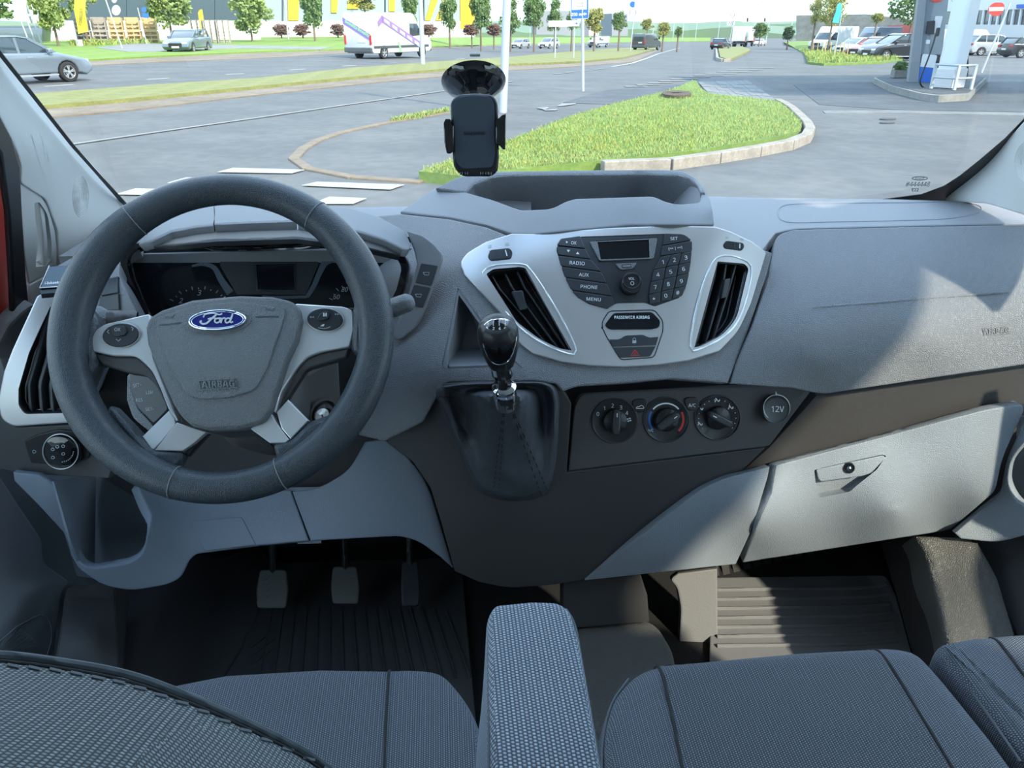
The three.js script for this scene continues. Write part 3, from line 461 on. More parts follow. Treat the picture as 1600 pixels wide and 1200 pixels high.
// ---------------------------------------------------------------- heater panel
const SH = surf([[900, 620, 1.025], [1270, 600, 1.03], [1200, 697, 1.012], [888, 735, 0.99], [1040, 655, 1.012]]);
{
  const hp = plate('heater_panel', D, M.consoleDark, SH, [[897, 634, 10], [908, 616, 8], [1265, 598, 8], [1273, 603, 5], [1202, 697, 3], [888, 736, 3]], { t: 14, b: 2, off: 1, max: 20 });
  const wh = { off: 0.4, font: fontR };
  const dials = [[960, 657, 0.05], [1040, 655, 0.95], [1120, 652, -1.1]];
  dials.forEach(([u, v, a], i) => {
    const k = kpx(SH, u, v), d = put('dial', hp, finish(revolve(lift(SH, 1), u, v, [[36 * k, 0], [35.5 * k, 0.0012], [34 * k, 0.0016], [32.5 * k, 0.0005], [31 * k, 0.0003], [0, 0.0006]], 44), 40), M.blackGloss);
    d.material = M.blackPlastic; wire('dial_ring', d, M.vane, lift(SH, 1), ell(u, v, 35.2, 34.6), 0.0011, 1.2, true);
    const n = nrm(SH, u, v), c = lift(SH, 2)(u, v), knob = [];
    knob.push(finish(revolve(lift(SH, 1.5), u, v, [[19 * k, 0], [18 * k, 0.007], [15.5 * k, 0.0085], [0, 0.009]], 30), 40));
    const kb = put('knob', d, merge(knob), M.blackPlastic);
    // raised grip bar across the knob
    const L = 19.5, W = 6.8, ca = Math.cos(a), sa = Math.sin(a), Q = (x, y) => [u + x * ca + y * sa, v + x * sa - y * ca];
    plate('grip', kb, M.vane, lift(SH, 10), [[...Q(-W * 0.7, L), 5], [...Q(W * 0.7, L), 5], [...Q(W, 0), 8], [...Q(W * 0.8, -L), 5], [...Q(-W * 0.8, -L), 5], [...Q(-W, 0), 8]], { t: 10, b: 3, off: 8, max: 0, seg: 4 });
    plate('pointer', kb, M.white, lift(SH, 18.2), [Q(-0.7, L * 0.75), Q(0.7, L * 0.75), Q(0.7, L * 0.45), Q(-0.7, L * 0.45)], { t: 0.4, b: 0, off: 0.2, max: 0 });
    const T = lift(SH, 1.6);
    if (i === 0) { for (const [s, x, y] of [['0', 934, 646.5], ['1', 944, 637.5], ['2', 957, 633.5], ['3', 970, 636.5], ['4', 979, 645]]) letter('lettering', d, M.white, T, s, x, y, 6, wh); for (let j = 0; j < 4; j++) plate('icon', d, M.white, T, ell(982.5 + 2.4 * Math.cos(j * 1.571 + 0.5), 655.5 + 2.4 * Math.sin(j * 1.571 + 0.5), 1.7, 1.2, 8), { t: 0.3, b: 0, off: 0.3, max: 0 }); }
    const arc = (a0, a1, R, Rv = R) => Array.from({ length: 9 }, (_, j) => { const t = a0 + (a1 - a0) * j / 8; return [u + R * Math.cos(t), v + Rv * Math.sin(t)]; });
    if (i === 1) {
      strip('scale', d, M.white, T, arc(-2.45, -0.7, 26, 25), 2.2, { off: 0.4, k: 2 }); strip('scale', d, M.blue, T, arc(2.45, 3.65, 26, 25), 3, { off: 0.4, k: 2 }); strip('scale', d, M.red, T, arc(-0.45, 0.75, 27, 26), 3.4, { off: 0.4, k: 2 });
      letter('lettering', d, M.white, T, 'A/C', 1016, 672, 4, wh);
    }
    if (i === 2) {
      for (let j = 0; j < 16; j++) { const t = 2.5 + j * (4.4 / 15); plate('icon', d, M.white, T, ell(u + 29 * Math.cos(t), v + 28 * Math.sin(t), 0.7, 0.7, 6), { t: 0.3, b: 0, off: 0.3, max: 0 }); }
      for (const [x, y] of [[1094, 639], [1120, 626], [1141, 637], [1139, 660], [1093, 663]]) { strip('icon', d, M.white, T, [[x - 4, y + 2], [x - 1, y - 2], [x + 2, y + 1], [x + 4, y - 2]], 1.3, { off: 0.4 }); plate('icon', d, M.white, T, ell(x - 2, y - 3.4, 1.2, 1.2, 8), { t: 0.3, b: 0, off: 0.3, max: 0 }); }
    }
  });
  for (const [u, v, s] of [[999, 634, ''], [1080, 631, 'A/C']]) {
    const b = plate('button', hp, M.blackPlastic, lift(SH, 1), [[u - 12, v - 8, 5], [u - 6, v - 11, 4], [u + 8, v - 11, 4], [u + 12, v - 7, 5], [u + 9, v + 8, 6], [u, v + 11, 6], [u - 9, v + 8, 6]], { t: 4, b: 1.4, off: 2.5, max: 0 });
    if (s) letter('lettering', b, M.white, lift(SH, 3.5), s, u, v + 1.5, 5.2, { off: 0.3 });
    else strip('icon', b, M.white, lift(SH, 3.5), [[u - 6, v + 3], [u - 4, v + 1], [u - 1, v + 0.6], [u + 2, v - 1.2], [u + 5, v + 0.4], [u + 6, v + 3], [u - 6, v + 3.4]], 0.9, { off: 0.3 });
  }
  // power socket in a slanting niche
  plate('niche', hp, M.consoleDark, surf([[1190, 610, 1.035], [1262, 603, 1.03], [1200, 690, 1.02], [1150, 690, 1.011]]), [[1186, 612, 6], [1262, 605, 4], [1204, 682, 4], [1160, 690, 6]], { t: 4, b: 1.5, off: 3, max: 0 });
  const k = kpx(SH, 1207, 635), so = put('power_socket', hp, finish(aim(lathe([[22 * k, -0.01], [22 * k, 0.009], [21 * k, 0.0105], [19.5 * k, 0.0102], [18.8 * k, 0.0096], [0, 0.0096]], 40), lift(SH, 4)(1207, 637), nrm(SH, 1207, 635).add(V(0, 0.12, 0.1)).normalize()), 30), M.vane);
  const TS = lift(SH, 13.9);
  wire('socket_ring', so, M.silver, TS, ell(1207.5, 633.4, 20.5, 20), 0.0007, 0, true);
  letter('lettering', so, M.white, TS, '12V', 1209, 635, 9, { off: 0.6 });
  plate('icon', so, M.white, TS, [[1205.5, 649.5], [1207.5, 646.5], [1209.5, 649.5]], { t: 0.4, b: 0, off: 0.6, max: 0 });
  plate('lid_tab', so, M.printGrey, TS, [[1205, 614], [1206.5, 608], [1209, 614]], { t: 2, b: 0.3, off: 1, max: 0 });
}
// ---------------------------------------------------------------- lower console
const SD = surf([[690, 600, 0.985], [880, 608, 0.975], [888, 735, 0.992], [780, 800, 0.982], [1040, 760, 1.005], [1190, 705, 1.02], [910, 905, 1.004], [760, 915, 0.99], [708, 890, 0.995], [670, 760, 1.01], [600, 690, 1.04], [640, 640, 1.03]]);
plate('console', D, M.consoleDark, SD, [[600, 640], [660, 640], [690, 600], [868, 602], [882, 612], [893, 632], [886, 738], [1196, 700], [1160, 736], [1128, 747, 14], [1094, 762, 14], [1070, 781], [912, 906], [868, 914, 8], [796, 920, 20], [748, 910], [710, 893], [690, 820], [672, 762], [645, 722], [606, 694]], { t: 20, b: 2, max: 20, off: 0 });
strip('console_seam', D, M.consoleDark, SD, [[874, 641], [882, 644], [889, 648]], 0.8, { off: 0.5 });

// ---------------------------------------------------------------- gear lever with boot
{
  const gl = thing('gear_lever', 'gear lever with glossy black knob, chrome collar and leather boot', 'gear lever', SD(780, 780));
  const rim = smoothed([[681, 609], [712, 600], [770, 598], [860, 600], [872, 615], [873, 665], [866, 735], [852, 772], [808, 783], [752, 770], [722, 715], [694, 650]], 6);
  const N = rim.length, neck = at(790, 626, 0.905), tip = at(779, 530, 0.868), ax = tip.clone().sub(neck).normalize(), LV = tip.distanceTo(neck) / 96;   // axis metres per picture point
  const cen = [790, 655], DS = (u, v) => -SD(u, v).z, NK = 0.98 - 0.905;
  const B = (i, s, e = 0) => {
    const p = rim[i % N], u0 = p.x, v0 = -p.y, ang = Math.atan2(v0 - cen[1], u0 - cen[0]), fr = Math.max(0, Math.sin(ang)) ** 1.5, dn = DS(790, 626) - 0.905;
    const wob = Math.sin(ang * 3 + 0.6) + 0.6 * Math.sin(ang * 7 + 1.1) + 0.4 * Math.sin(ang * 12 + 0.3);
    const prof = [[0, 0], [0.015, 12], [0.05, 25 + 2 * wob], [0.10, 30 + 3 * wob], [0.17, 22 + 10 * fr], [0.27, 3 + 36 * fr], [0.38, 1 + 42 * fr + 1.5 * wob], [0.48, 10 + 38 * fr + 2 * wob], [0.60, 34 + 18 * fr + 2.5 * wob], [0.75, 54 + 6 * fr + wob], [0.9, 68], [1, dn * 1000]];
    const x = s * (prof.length - 1), k = Math.min(prof.length - 2, Math.floor(x)), t = x - k, m = (j, q) => prof[Math.min(prof.length - 1, Math.max(0, j))][q];
    const cr = (q) => { const a = m(k - 1, q), b = m(k, q), c2 = m(k + 1, q), d = m(k + 2, q); return 0.5 * (2 * b + (c2 - a) * t + (2 * a - 5 * b + 4 * c2 - d) * t * t + (3 * b - a - 3 * c2 + d) * t * t * t); };
    const f = Math.min(1, Math.max(0, cr(0))), u1 = 790 + 17 * Math.cos(ang), v1 = 626 + 9 * Math.sin(ang), u = u0 + (u1 - u0) * f, v = v0 + (v1 - v0) * f;
    return at(u, v, DS(u, v) - (cr(1) + e) / 1000);
  };
  const R = 44, pos = [], idx = [];
  for (let r = 0; r <= R; r++) for (let i = 0; i < N; i++) pos.push(...B(i, r / R).toArray());
  for (let r = 0; r < R; r++) for (let i = 0; i < N; i++) { const a = r * N + i, b = r * N + (i + 1) % N, c = a + N, d = b + N; idx.push(a, c, b, b, c, d); }
  let g = new THREE.BufferGeometry(); g.setAttribute('position', new THREE.Float32BufferAttribute(pos, 3)); g.setIndex(idx);
  const boot = put('boot', gl, finish(g, 80), M.bootLeather);
  const near = (u, v) => { let b = 0, bd = 1e9; rim.forEach((p, i) => { const d = Math.hypot(p.x - u, -p.y - v); if (d < bd) { bd = d; b = i; } }); return b; };
  for (const [u, v, s0, s1] of [[766, 775, 0.3, 0.95], [776, 779, 0.3, 0.95], [846, 775, 0.05, 0.95], [854, 768, 0.05, 0.95], [684, 618, 0.1, 0.55], [690, 604, 0.1, 0.55]]) {
    const i = near(u, v); for (let k = 0; k < 26; k += 2) put('stitch', boot, finish(tubeG([0, 0.5, 1].map((q) => B(i, s0 + (s1 - s0) * (k + q) / 26, 0.5)), 0.0007, { seg: 4, sides: 5 }), 60), M.threadDark);
  }
  const Y = (v) => (626 - v) * LV;                              // height along the lever for a picture row
  put('shaft', gl, finish(aim(lathe([[0.0145, Y(634)], [0.0152, Y(626)], [0.0155, Y(614)], [0.0150, Y(611)], [0.0135, Y(609)], [0.0158, Y(607)], [0.0158, Y(603)], [0.0105, Y(600)], [0.0095, Y(590)], [0.0105, Y(584)], [0.0140, Y(582)], [0.0140, Y(562)]], 36), neck, ax), 40), M.chrome);
  const kn = put('knob', gl, finish(aim(lathe([[0.0135, Y(568)], [0.0165, Y(565)], [0.0195, Y(556)], [0.0235, Y(541)], [0.0252, Y(528)], [0.0248, Y(518)], [0.0225, Y(511)], [0.018, Y(507)], [0.010, Y(505)], [0, Y(504.5)]], 48), neck, ax), 60), M.blackPlastic);
  // chrome-edged gloss insert on the side that faces the driver
  const kc = neck.clone().addScaledVector(ax, Y(530)), KS = (u, v) => { const r = ray(u, v).normalize(), o = EYE.clone().sub(kc), y = (p) => p; let t = kc.distanceTo(EYE) - 0.06; for (let s = 0; s < 60; s++) { const p = EYE.clone().addScaledVector(r, t).sub(kc), h = p.dot(ax), rad = p.clone().addScaledVector(ax, -h).length(), x = h / (h > 0 ? Y(504) - Y(530) : Y(530) - Y(575)), y2 = 0.0254 * Math.sqrt(Math.max(0.02, 1 - x * x * (h > 0 ? 0.85 : 0.6))); const d = rad - y2; t += d * 0.6; if (Math.abs(d) < 1e-5) break; } return EYE.clone().addScaledVector(r, t); };
  const ins = [[753, 512, 8], [765, 501, 8], [780, 498, 8], [797, 501, 8], [806, 515, 8], [807, 532, 14], [800, 556, 12], [790, 568, 8], [776, 570, 8], [764, 562, 10], [755, 540, 14]];
  plate('insert', kn, M.blackGloss, KS, ins, { t: 3, b: 1, off: 0.6, max: 6, crease: 70 });
  put('insert_rim', kn, finish(tubeG(rounded(ins, 8).map((p) => lift(KS, 0.3)(p.x, -p.y)), 0.0008, { closed: true, sides: 6, seg: 160 }), 80), M.chrome);
  const T = lift(KS, 0.7), ln = (q) => strip('lettering', kn, M.white, T, q, 0.9, { hard: true, off: 0.3, t: 0.2 });
  ln([[763, 506.5], [789, 506.5]]); for (const x of [763, 771, 780, 789]) ln([[x, 503.4], [x, 509.6]]);
  for (const [s, x, y] of [['2', 771.5, 513.5], ['4', 780.5, 513.5], ['6', 788.5, 513.5], ['R', 762, 512.5], ['1', 771, 500.8], ['3', 780, 500.6], ['5', 788.5, 500.6]]) letter('lettering', kn, M.white, T, s, x, y, 4.4, { off: 0.3, font: fontB });
}
// ---------------------------------------------------------------- instrument cluster and driver side of the dashboard
{
  const HT = surf([[215, 382, 1.06], [222, 360, 1.09], [250, 342, 1.13], [290, 326, 1.18], [400, 316, 1.22], [470, 318, 1.2], [525, 321, 1.17], [590, 337, 1.13], [636, 360, 1.085], [642, 385, 1.055], [335, 349, 1.075], [463, 346, 1.075], [560, 360, 1.06], [267, 360, 1.065], [600, 373, 1.05]]);
  const hood = plate('cluster_hood', D, M.dashSmooth, HT, [[216, 382], [220, 364, 8], [250, 343, 10], [286, 327, 8], [334, 319], [336, 340], [333, 351], [304, 354], [267, 361], [234, 377]], { t: 12, b: 2, max: 12 });
  plate('hood_centre', hood, M.dashSmooth, HT, [[336, 319], [400, 315], [462, 318], [463, 346], [400, 348], [335, 351]], { t: 12, b: 1.6, max: 12, off: 1 });
  plate('hood_end', hood, M.dashSmooth, HT, [[464, 318], [522, 321], [545, 323], [592, 338], [634, 361, 8], [643, 383, 4], [639, 390, 3], [630, 389], [600, 374], [560, 361], [465, 347]], { t: 12, b: 2, max: 12 });
  plate('hood_lip', hood, M.blackPlastic, lift(HT, -8), [[232, 378], [267, 363], [304, 356], [335, 352], [463, 348], [560, 362], [600, 375], [630, 391], [600, 384], [560, 374], [463, 362], [335, 366], [280, 372]], { t: 8, b: 2, max: 16 });
  const BZ = surf([[185, 395, 1.10], [300, 373, 1.12], [400, 380, 1.13], [500, 366, 1.12], [640, 410, 1.09], [610, 490, 1.07], [240, 520, 1.06], [400, 520, 1.07]]);
  const out = [[183, 402, 8], [192, 386, 8], [208, 378], [280, 372, 8], [300, 373], [328, 381, 10], [470, 377, 10], [492, 368, 8], [520, 364], [582, 366, 10], [610, 379], [634, 400, 10], [641, 416, 8], [632, 452], [612, 492], [596, 530], [242, 530], [214, 486], [190, 432]];
  const bz = plate('cluster_bezel', D, M.blackGloss, BZ, out, { t: 26, b: 3, max: 20, holes: [grow(out, 0.955, 0, 3)] });
  const FS = surf([[200, 400, 1.165], [620, 400, 1.165], [240, 520, 1.11], [600, 520, 1.11]]);
  const fc = plate('cluster_face', bz, M.screenDark, FS, [[170, 370], [650, 370], [640, 540], [220, 540]], { t: 4, b: 0, max: 60 });
  std('dialArc', [0.075, 0.10, 0.13], 0.5);
  const L = (n, m, q, w) => strip(n, fc, m, FS, q, w, { off: 1, t: 1 });
  L('dial_arc', M.dialArc, [[300, 416], [318, 413], [334, 418], [346, 438], [360, 458]], (t) => 3 + 9 * t);
  L('dial_arc', M.dialArc, [[520, 404], [508, 411], [500, 425], [490, 448], [480, 464]], (t) => 11 - 5 * t);
  L('dial_arc', M.dialArc, [[410, 464], [440, 465], [480, 464]], 4);
  plate('centre_panel', fc, M.radioPlastic, FS, [[345, 384], [500, 384], [497, 415], [478, 460], [370, 460], [344, 415]], { t: 1, b: 0, off: 0.8, max: 60 });
  plate('message_display', fc, M.screenDark, FS, [[401, 414], [459, 413], [460, 453], [402, 454]], { t: 2, b: 0.5, off: 2.4, max: 60 });
  strip('display_frame', fc, M.vane, FS, [[400, 413], [460, 412], [461, 454], [401, 455], [400, 413]], 1.6, { hard: true, off: 2.8, t: 1 });
  for (const [s, x, y] of [['3', 312, 457.5], ['2', 283.5, 470], ['4', 350, 467]]) letter('numeral', fc, M.printGrey, FS, s, x, y, 8, { off: 1.4, skew: 0.25 });
  for (const [s, x, y] of [['60', 526, 464], ['80', 539, 452.5], ['100', 557, 447]]) letter('numeral', fc, M.printGrey, FS, s, x, y, 7, { off: 1.4, skew: 0.25 });
  for (let k = 0; k < 11; k++) { const a = -2.6 + k * 0.2, c = [312, 490], q = (r) => [c[0] + r * 1.25 * Math.cos(a), c[1] + r * Math.sin(a)]; strip('tick', fc, M.printGrey, FS, [q(38), q(k % 2 ? 40.5 : 43)], 0.8, { hard: true, off: 1.3, t: 0.5 }); }
  for (let k = 0; k < 9; k++) { const a = -2.7 + k * 0.17, c = [565, 490], q = (r) => [c[0] + r * Math.cos(a), c[1] + r * Math.sin(a)]; strip('tick', fc, M.printGrey, FS, [q(50), q(k % 2 ? 53 : 56)], 0.8, { hard: true, off: 1.3, t: 0.5 }); }
  // trim with switches right of the cluster
  const SX = surf([[636, 360, 1.08], [690, 398, 1.06], [662, 485, 1.035], [622, 532, 1.03], [640, 460, 1.045], [690, 440, 1.045]]);
  const tx = plate('switch_trim', D, M.dashSmooth, SX, [[636, 361], [660, 368], [678, 381, 8], [691, 397, 8], [690, 408], [663, 486, 8], [650, 512, 10], [622, 534, 10], [612, 520], [634, 478], [652, 412], [648, 394]], { t: 14, b: 2.4, max: 14, off: 4 });
  for (const q of [[[659, 412], [685, 416], [675, 447], [650, 442]], [[648, 445], [674, 450], [662, 481], [637, 475]]]) {
    const b = plate('switch', tx, M.radioPlastic, SX, q, { t: 6, b: 1, off: 6, max: 0, r: 1.5 }), c = q.reduce((a, p) => [a[0] + p[0] / 4, a[1] + p[1] / 4], [0, 0]);
    strip('icon', b, M.printGrey, lift(SX, 6), [[c[0] - 5, c[1] - 3], [c[0] - 3, c[1] + 1], [c[0] + 3, c[1] + 1.4], [c[0] + 5, c[1] - 3], [c[0] - 5, c[1] - 3]], 0.9, { hard: true, off: 0.4, t: 0.4 });
  }
  // left end: top, switches, vent with silver frame, lamp switch
  const SL = surf([[92, 410, 1.10], [125, 394, 1.14], [190, 345, 1.32], [215, 385, 1.13], [150, 430, 1.08], [100, 480, 1.05], [200, 520, 1.03], [60, 465, 1.05], [10, 590, 1.0], [10, 650, 0.99], [100, 655, 0.985], [150, 600, 0.99], [45, 730, 0.985], [140, 735, 0.985], [80, 560, 1.01]]);
  plate('end_top', D, M.dashSmooth, SL, [[90, 414], [125, 395, 20], [186, 352], [226, 332], [216, 386], [188, 400], [186, 430], [215, 490], [245, 535], [200, 560], [130, 480], [96, 470]], { t: 16, b: 2, max: 16 });
  for (const q of [[[160, 440], [187, 434], [187, 458], [160, 463]], [[159, 465], [188, 460], [189, 484], [156, 486]]]) plate('switch', D, M.radioPlastic, SL, q, { t: 6, b: 1, off: 4, max: 0 });
  const vo = [[61, 464, 4], [84, 456, 4], [130, 458], [165, 520], [150, 620], [120, 657], [24, 664, 10], [6, 652, 8], [1, 626, 10], [11, 580], [24, 546]], vi = [[78, 478, 3], [120, 474], [150, 525], [138, 610], [112, 645], [42, 647, 8], [31, 632, 6], [31, 606], [47, 550]];
  const vf = plate('vent_frame', D, M.silver, SL, vo, { t: 16, b: 3, off: 8, max: 16, holes: [vi] });
  plate('vent_well', vf, M.blackPlastic, SL, grow(vi, 1.02), { t: 45, b: 0, off: 2, max: 30, holes: [grow(vi, 0.97)] });
  plate('vent_back', vf, M.vane, lift(SL, -42), grow(vi, 1.1), { t: 3, b: 0, max: 0 });
  for (const dx of [0, 17, 34, 51, 68]) plate('vent_vane', vf, M.vane, SL, [[74 + dx, 478], [62 + dx, 520, 10], [52 + dx, 560, 10], [40 + dx, 600, 10], [43 + dx, 640, 8], [50 + dx, 646], [49 + dx, 640], [46 + dx, 602, 10], [58 + dx, 562, 10], [68 + dx, 522, 10], [80 + dx, 478]].filter((p) => p[0] < 152), { t: 22, b: 1.4, off: -2, max: 0 });
  plate('end_lower', D, M.consoleDark, SL, [[0, 560], [10, 584], [0, 628], [8, 656], [26, 668], [150, 662], [185, 700], [170, 748], [60, 742], [20, 738], [-60, 720], [-60, 560]], { t: 16, b: 2, max: 16 });
  const lp = plate('lamp_switch_panel', D, M.blackGloss, SL, [[39, 688, 4], [60, 678], [92, 670], [140, 674, 10], [142, 716, 10], [90, 725], [50, 722, 4]], { t: 5, b: 1.2, off: 3, max: 16 });
  lp.material = M.blackPlastic;
  const k = kpx(SL, 102, 700), kn = put('lamp_switch', lp, finish(revolve(lift(SL, 3), 102, 700, [[28.5 * k, 0], [28.5 * k, 0.006], [27.4 * k, 0.008], [26 * k, 0.0085], [0, 0.009]], 40), 30), M.blackGloss);
  const LT = lift(SL, 12);
  wire('switch_ring', kn, M.silver, LT, ell(101, 699, 27.5, 27.5), 0.0008, 0, true);
  for (const [x, y] of [[89, 695], [89, 708], [105, 690], [96, 691], [105, 702]]) strip('icon', kn, M.printGrey, LT, ell(x, y, 2.4, 2, 8), 0.8, { closed: true, off: 0.4, t: 0.4 });
  for (let j = 0; j < 9; j++) { const a = 0.1 + j * 0.17; plate('icon', kn, M.printGrey, LT, ell(101 + 20 * Math.cos(a), 697 + 18 * Math.sin(a), 0.9, 0.9, 6), { t: 0.3, b: 0, off: 0.4, max: 0 }); }
  strip('icon', lp, M.printGrey, lift(SL, 3), [[53, 702], [53, 706], [56, 706.4], [58, 704], [56, 701.6], [53, 702]], 0.9, { hard: true, off: 0.4, t: 0.3 });
  // knee panel, fuse lid, pocket
  const SK = surf([[600, 690, 1.04], [640, 720, 1.03], [706, 886, 1.0], [625, 838, 0.99], [483, 845, 0.975], [460, 765, 1.04], [300, 868, 0.97], [240, 790, 1.0], [300, 780, 1.03], [400, 775, 1.04], [235, 805, 0.97], [222, 865, 0.955], [280, 905, 0.955], [200, 922, 0.945], [140, 890, 0.945], [110, 850, 0.955], [25, 745, 0.965], [145, 740, 0.985], [90, 760, 0.965]]);
  const opt = { t: 14, b: 2.4, max: 14 };
  plate('knee_panel', D, M.kneePlastic, SK, [[456, 768], [500, 762, 20], [545, 735, 20], [570, 690], [600, 686], [632, 708, 10], [662, 745, 20], [675, 775], [709, 889, 3], [690, 872], [655, 846, 20], [625, 838, 10], [485, 845]], opt);
  const k2 = plate('knee_panel', D, M.kneePlastic, SK, [[236, 804, 6], [215, 760], [230, 740], [300, 760], [454, 766], [482, 845], [398, 853], [306, 866, 6], [296, 876, 4], [283, 903, 10], [262, 914, 16], [205, 924, 20], [160, 915, 16], [122, 889, 10], [110, 866], [104, 838], [60, 790], [22, 752], [20, 738], [60, 742], [85, 757], [103, 824, 10], [116, 862, 8], [128, 882, 8], [145, 888, 6], [200, 880, 12], [217, 871, 8], [225, 858, 8]], opt);
  plate('pocket_wall', k2, M.kneePlastic, surf([[85, 755, 0.965], [128, 884, 0.955], [150, 740, 1.05], [150, 884, 1.05]]), [[84, 752], [150, 742], [148, 888], [128, 884], [112, 850]], { t: 3, b: 0, max: 30 });
  plate('pocket_back', k2, M.kneePlastic, surf([[80, 740, 1.05], [260, 740, 1.08], [120, 900, 1.05], [260, 900, 1.08]]), [[60, 700], [300, 700], [300, 830], [225, 915], [120, 900]], { t: 4, b: 0, max: 0 });
  plate('fuse_lid', k2, M.kneePlastic, SK, [[296, 815, 5], [378, 808, 5], [400, 851], [320, 861]], { t: 4, b: 1.2, off: 1.6, max: 0 });
  plate('finger_dip', k2, M.kneePlastic, SK, [[312, 824, 6], [360, 818, 3], [365, 824, 4], [336, 833, 8]], { t: 1, b: 0.4, off: 2.2, max: 0 });
  plate('panel_edge', D, M.kneePlastic, lift(SK, -12), [[440, 760], [500, 760], [500, 850], [460, 850]], { t: 2, b: 0, max: 0 });
}
{ // small display on the dash beside the pillar
  const S = surf([[62, 449, 1.02], [95, 447, 1.03], [77, 416, 1.055], [108, 415, 1.065]]);
  const d = thing('compact_display', 'small black display with white lettering stuck on the dashboard corner', 'display', S(80, 450));
  plate('screen', d, M.blackGloss, S, [[77, 416, 1], [112, 414, 1], [100, 447, 1], [63, 450, 1]], { t: 8, b: 0.8, max: 0 });
  strip('edge', d, M.silver, S, [[77, 415.5], [62, 450], [99, 447.5]], 1.6, { hard: true, off: 0.6, t: 1 });
  plate('housing', d, M.vane, S, [[62, 451], [100, 448], [98, 455], [64, 458]], { t: 8, b: 1, off: -2, max: 0 });
  letter('lettering', d, M.white, S, 'i-Zubaeda', 82, 442, 3.7, { off: 0.4, rot: 0.06, font: fontB });
}
// ---------------------------------------------------------------- steering column and wheel
const WC = V(-0.2538, 1.3018, -0.8379), WT = 0.598, WN = V(0.0, Math.sin(WT), Math.cos(WT)).normalize(), WA = V(1, 0, 0), WB = WN.clone().cross(WA).normalize();
const SWp = (off) => planeS(WC.clone().addScaledVector(WN, off / 1000), WN);
{
  const col = thing('steering_column', 'dark plastic steering column shroud with ignition lock and stalks', 'steering column', WC.clone().addScaledVector(WN, -0.2));
  const rb = new RoundedBoxGeometry(0.14, 0.13, 0.14, 4, 0.03); rb.rotateX(-WT); const rp = WC.clone().addScaledVector(WN, -0.145).addScaledVector(WB, -0.035); rb.translate(rp.x, rp.y, rp.z);
  put('shroud', col, boxUV(rb.toNonIndexed()), M.consoleDark);
  const cb = new RoundedBoxGeometry(0.12, 0.14, 0.26, 4, 0.03); cb.rotateX(-WT); const cp = WC.clone().addScaledVector(WN, -0.27); cb.translate(cp.x, cp.y - 0.05, cp.z);
  put('lower_shroud', col, boxUV(cb.toNonIndexed()), M.consoleDark);
  // ignition
  const SI = surf([[490, 560, 0.93], [535, 560, 0.95], [490, 660, 0.915], [535, 660, 0.94]]);
  const hs = plate('ignition_housing', col, M.consoleDark, SI, [[462, 640], [470, 590], [505, 568, 6], [530, 560, 6], [534, 630], [520, 668], [480, 672]], { t: 50, b: 5, max: 0, seg: 3 });
  const k = kpx(SI, 503, 640), lk = put('ignition_lock', hs, finish(revolve(SI, 503, 645, [[26 * k, 0], [25 * k, 0.006], [22 * k, 0.007], [18 * k, 0.002], [17 * k, 0.002], [16.5 * k, 0.007], [11 * k, 0.009], [10.5 * k, 0.005], [0, 0.005]], 36), 40), M.dashDark);
  put('lock_face', lk, finish(revolve(lift(SI, 5), 498, 647, [[12 * k, 0], [12 * k, 0.004], [10 * k, 0.005], [0, 0.005]], 28), 40), M.silver);
  plate('key_slot', lk, M.consoleDark, lift(SI, 10), [[495.6, 645], [498, 644], [500, 650], [497.6, 651]], { t: 0.5, b: 0, off: 0.4, max: 0 });
  // cruise pod on the left, stalks
  const SP = surf([[195, 585, 0.93], [262, 590, 0.915], [215, 640, 0.91], [262, 650, 0.90]]);
  const pod = plate('cruise_pod', col, M.radioPlastic, SP, [[200, 580, 5], [228, 578], [256, 610, 6], [264, 640, 5], [240, 664, 6], [212, 636, 8], [203, 610]], { t: 24, b: 2.5, max: 0 });
  for (const [s, x, y] of [['SET+', 215, 602], ['LIM', 234, 613], ['SET-', 234, 639], ['RES', 218, 625]]) letter('lettering', pod, M.printGrey, SP, s, x, y, 5, { off: 0.4, rot: 0.1 });
  plate('pod_side', pod, M.hubPlastic, lift(SP, -3), [[196, 586, 4], [202, 584], [205, 612], [214, 640], [240, 668], [232, 676, 6], [205, 655, 10], [195, 625]], { t: 20, b: 2, max: 0 });
  plate('column_cheek', col, M.kneePlastic, surf([[134, 585, 0.98], [160, 576, 0.98], [150, 640, 0.96], [134, 640, 0.95]]), [[134, 588], [142, 580], [158, 577], [152, 620, 10], [149, 641, 4], [136, 622, 10]], { t: 20, b: 3, max: 0 });
  const stalk = (a, b, r) => { const s = put('stalk', col, finish(tubeG([a, a.clone().lerp(b, 0.5), b], r, { sides: 12 }), 60), M.consoleDark); put('stalk_end', s, finish(aim(lathe([[0, 0.02], [r * 0.9, 0.018], [r * 1.35, 0.012], [r * 1.4, -0.012], [r, -0.02]], 20), b, b.clone().sub(a)), 50), M.hubPlastic); };
  stalk(at(560, 500, 0.97), at(625, 477, 0.955), 0.009); stalk(at(215, 500, 0.95), at(140, 497, 0.94), 0.011);
  plate('column_gap', col, M.consoleDark, surf([[200, 700, 1.06], [560, 680, 1.07], [200, 780, 1.06], [560, 760, 1.07]]), [[150, 500], [600, 480], [610, 700], [560, 775], [240, 795], [150, 740]], { t: 4, b: 0, max: 0 });
}
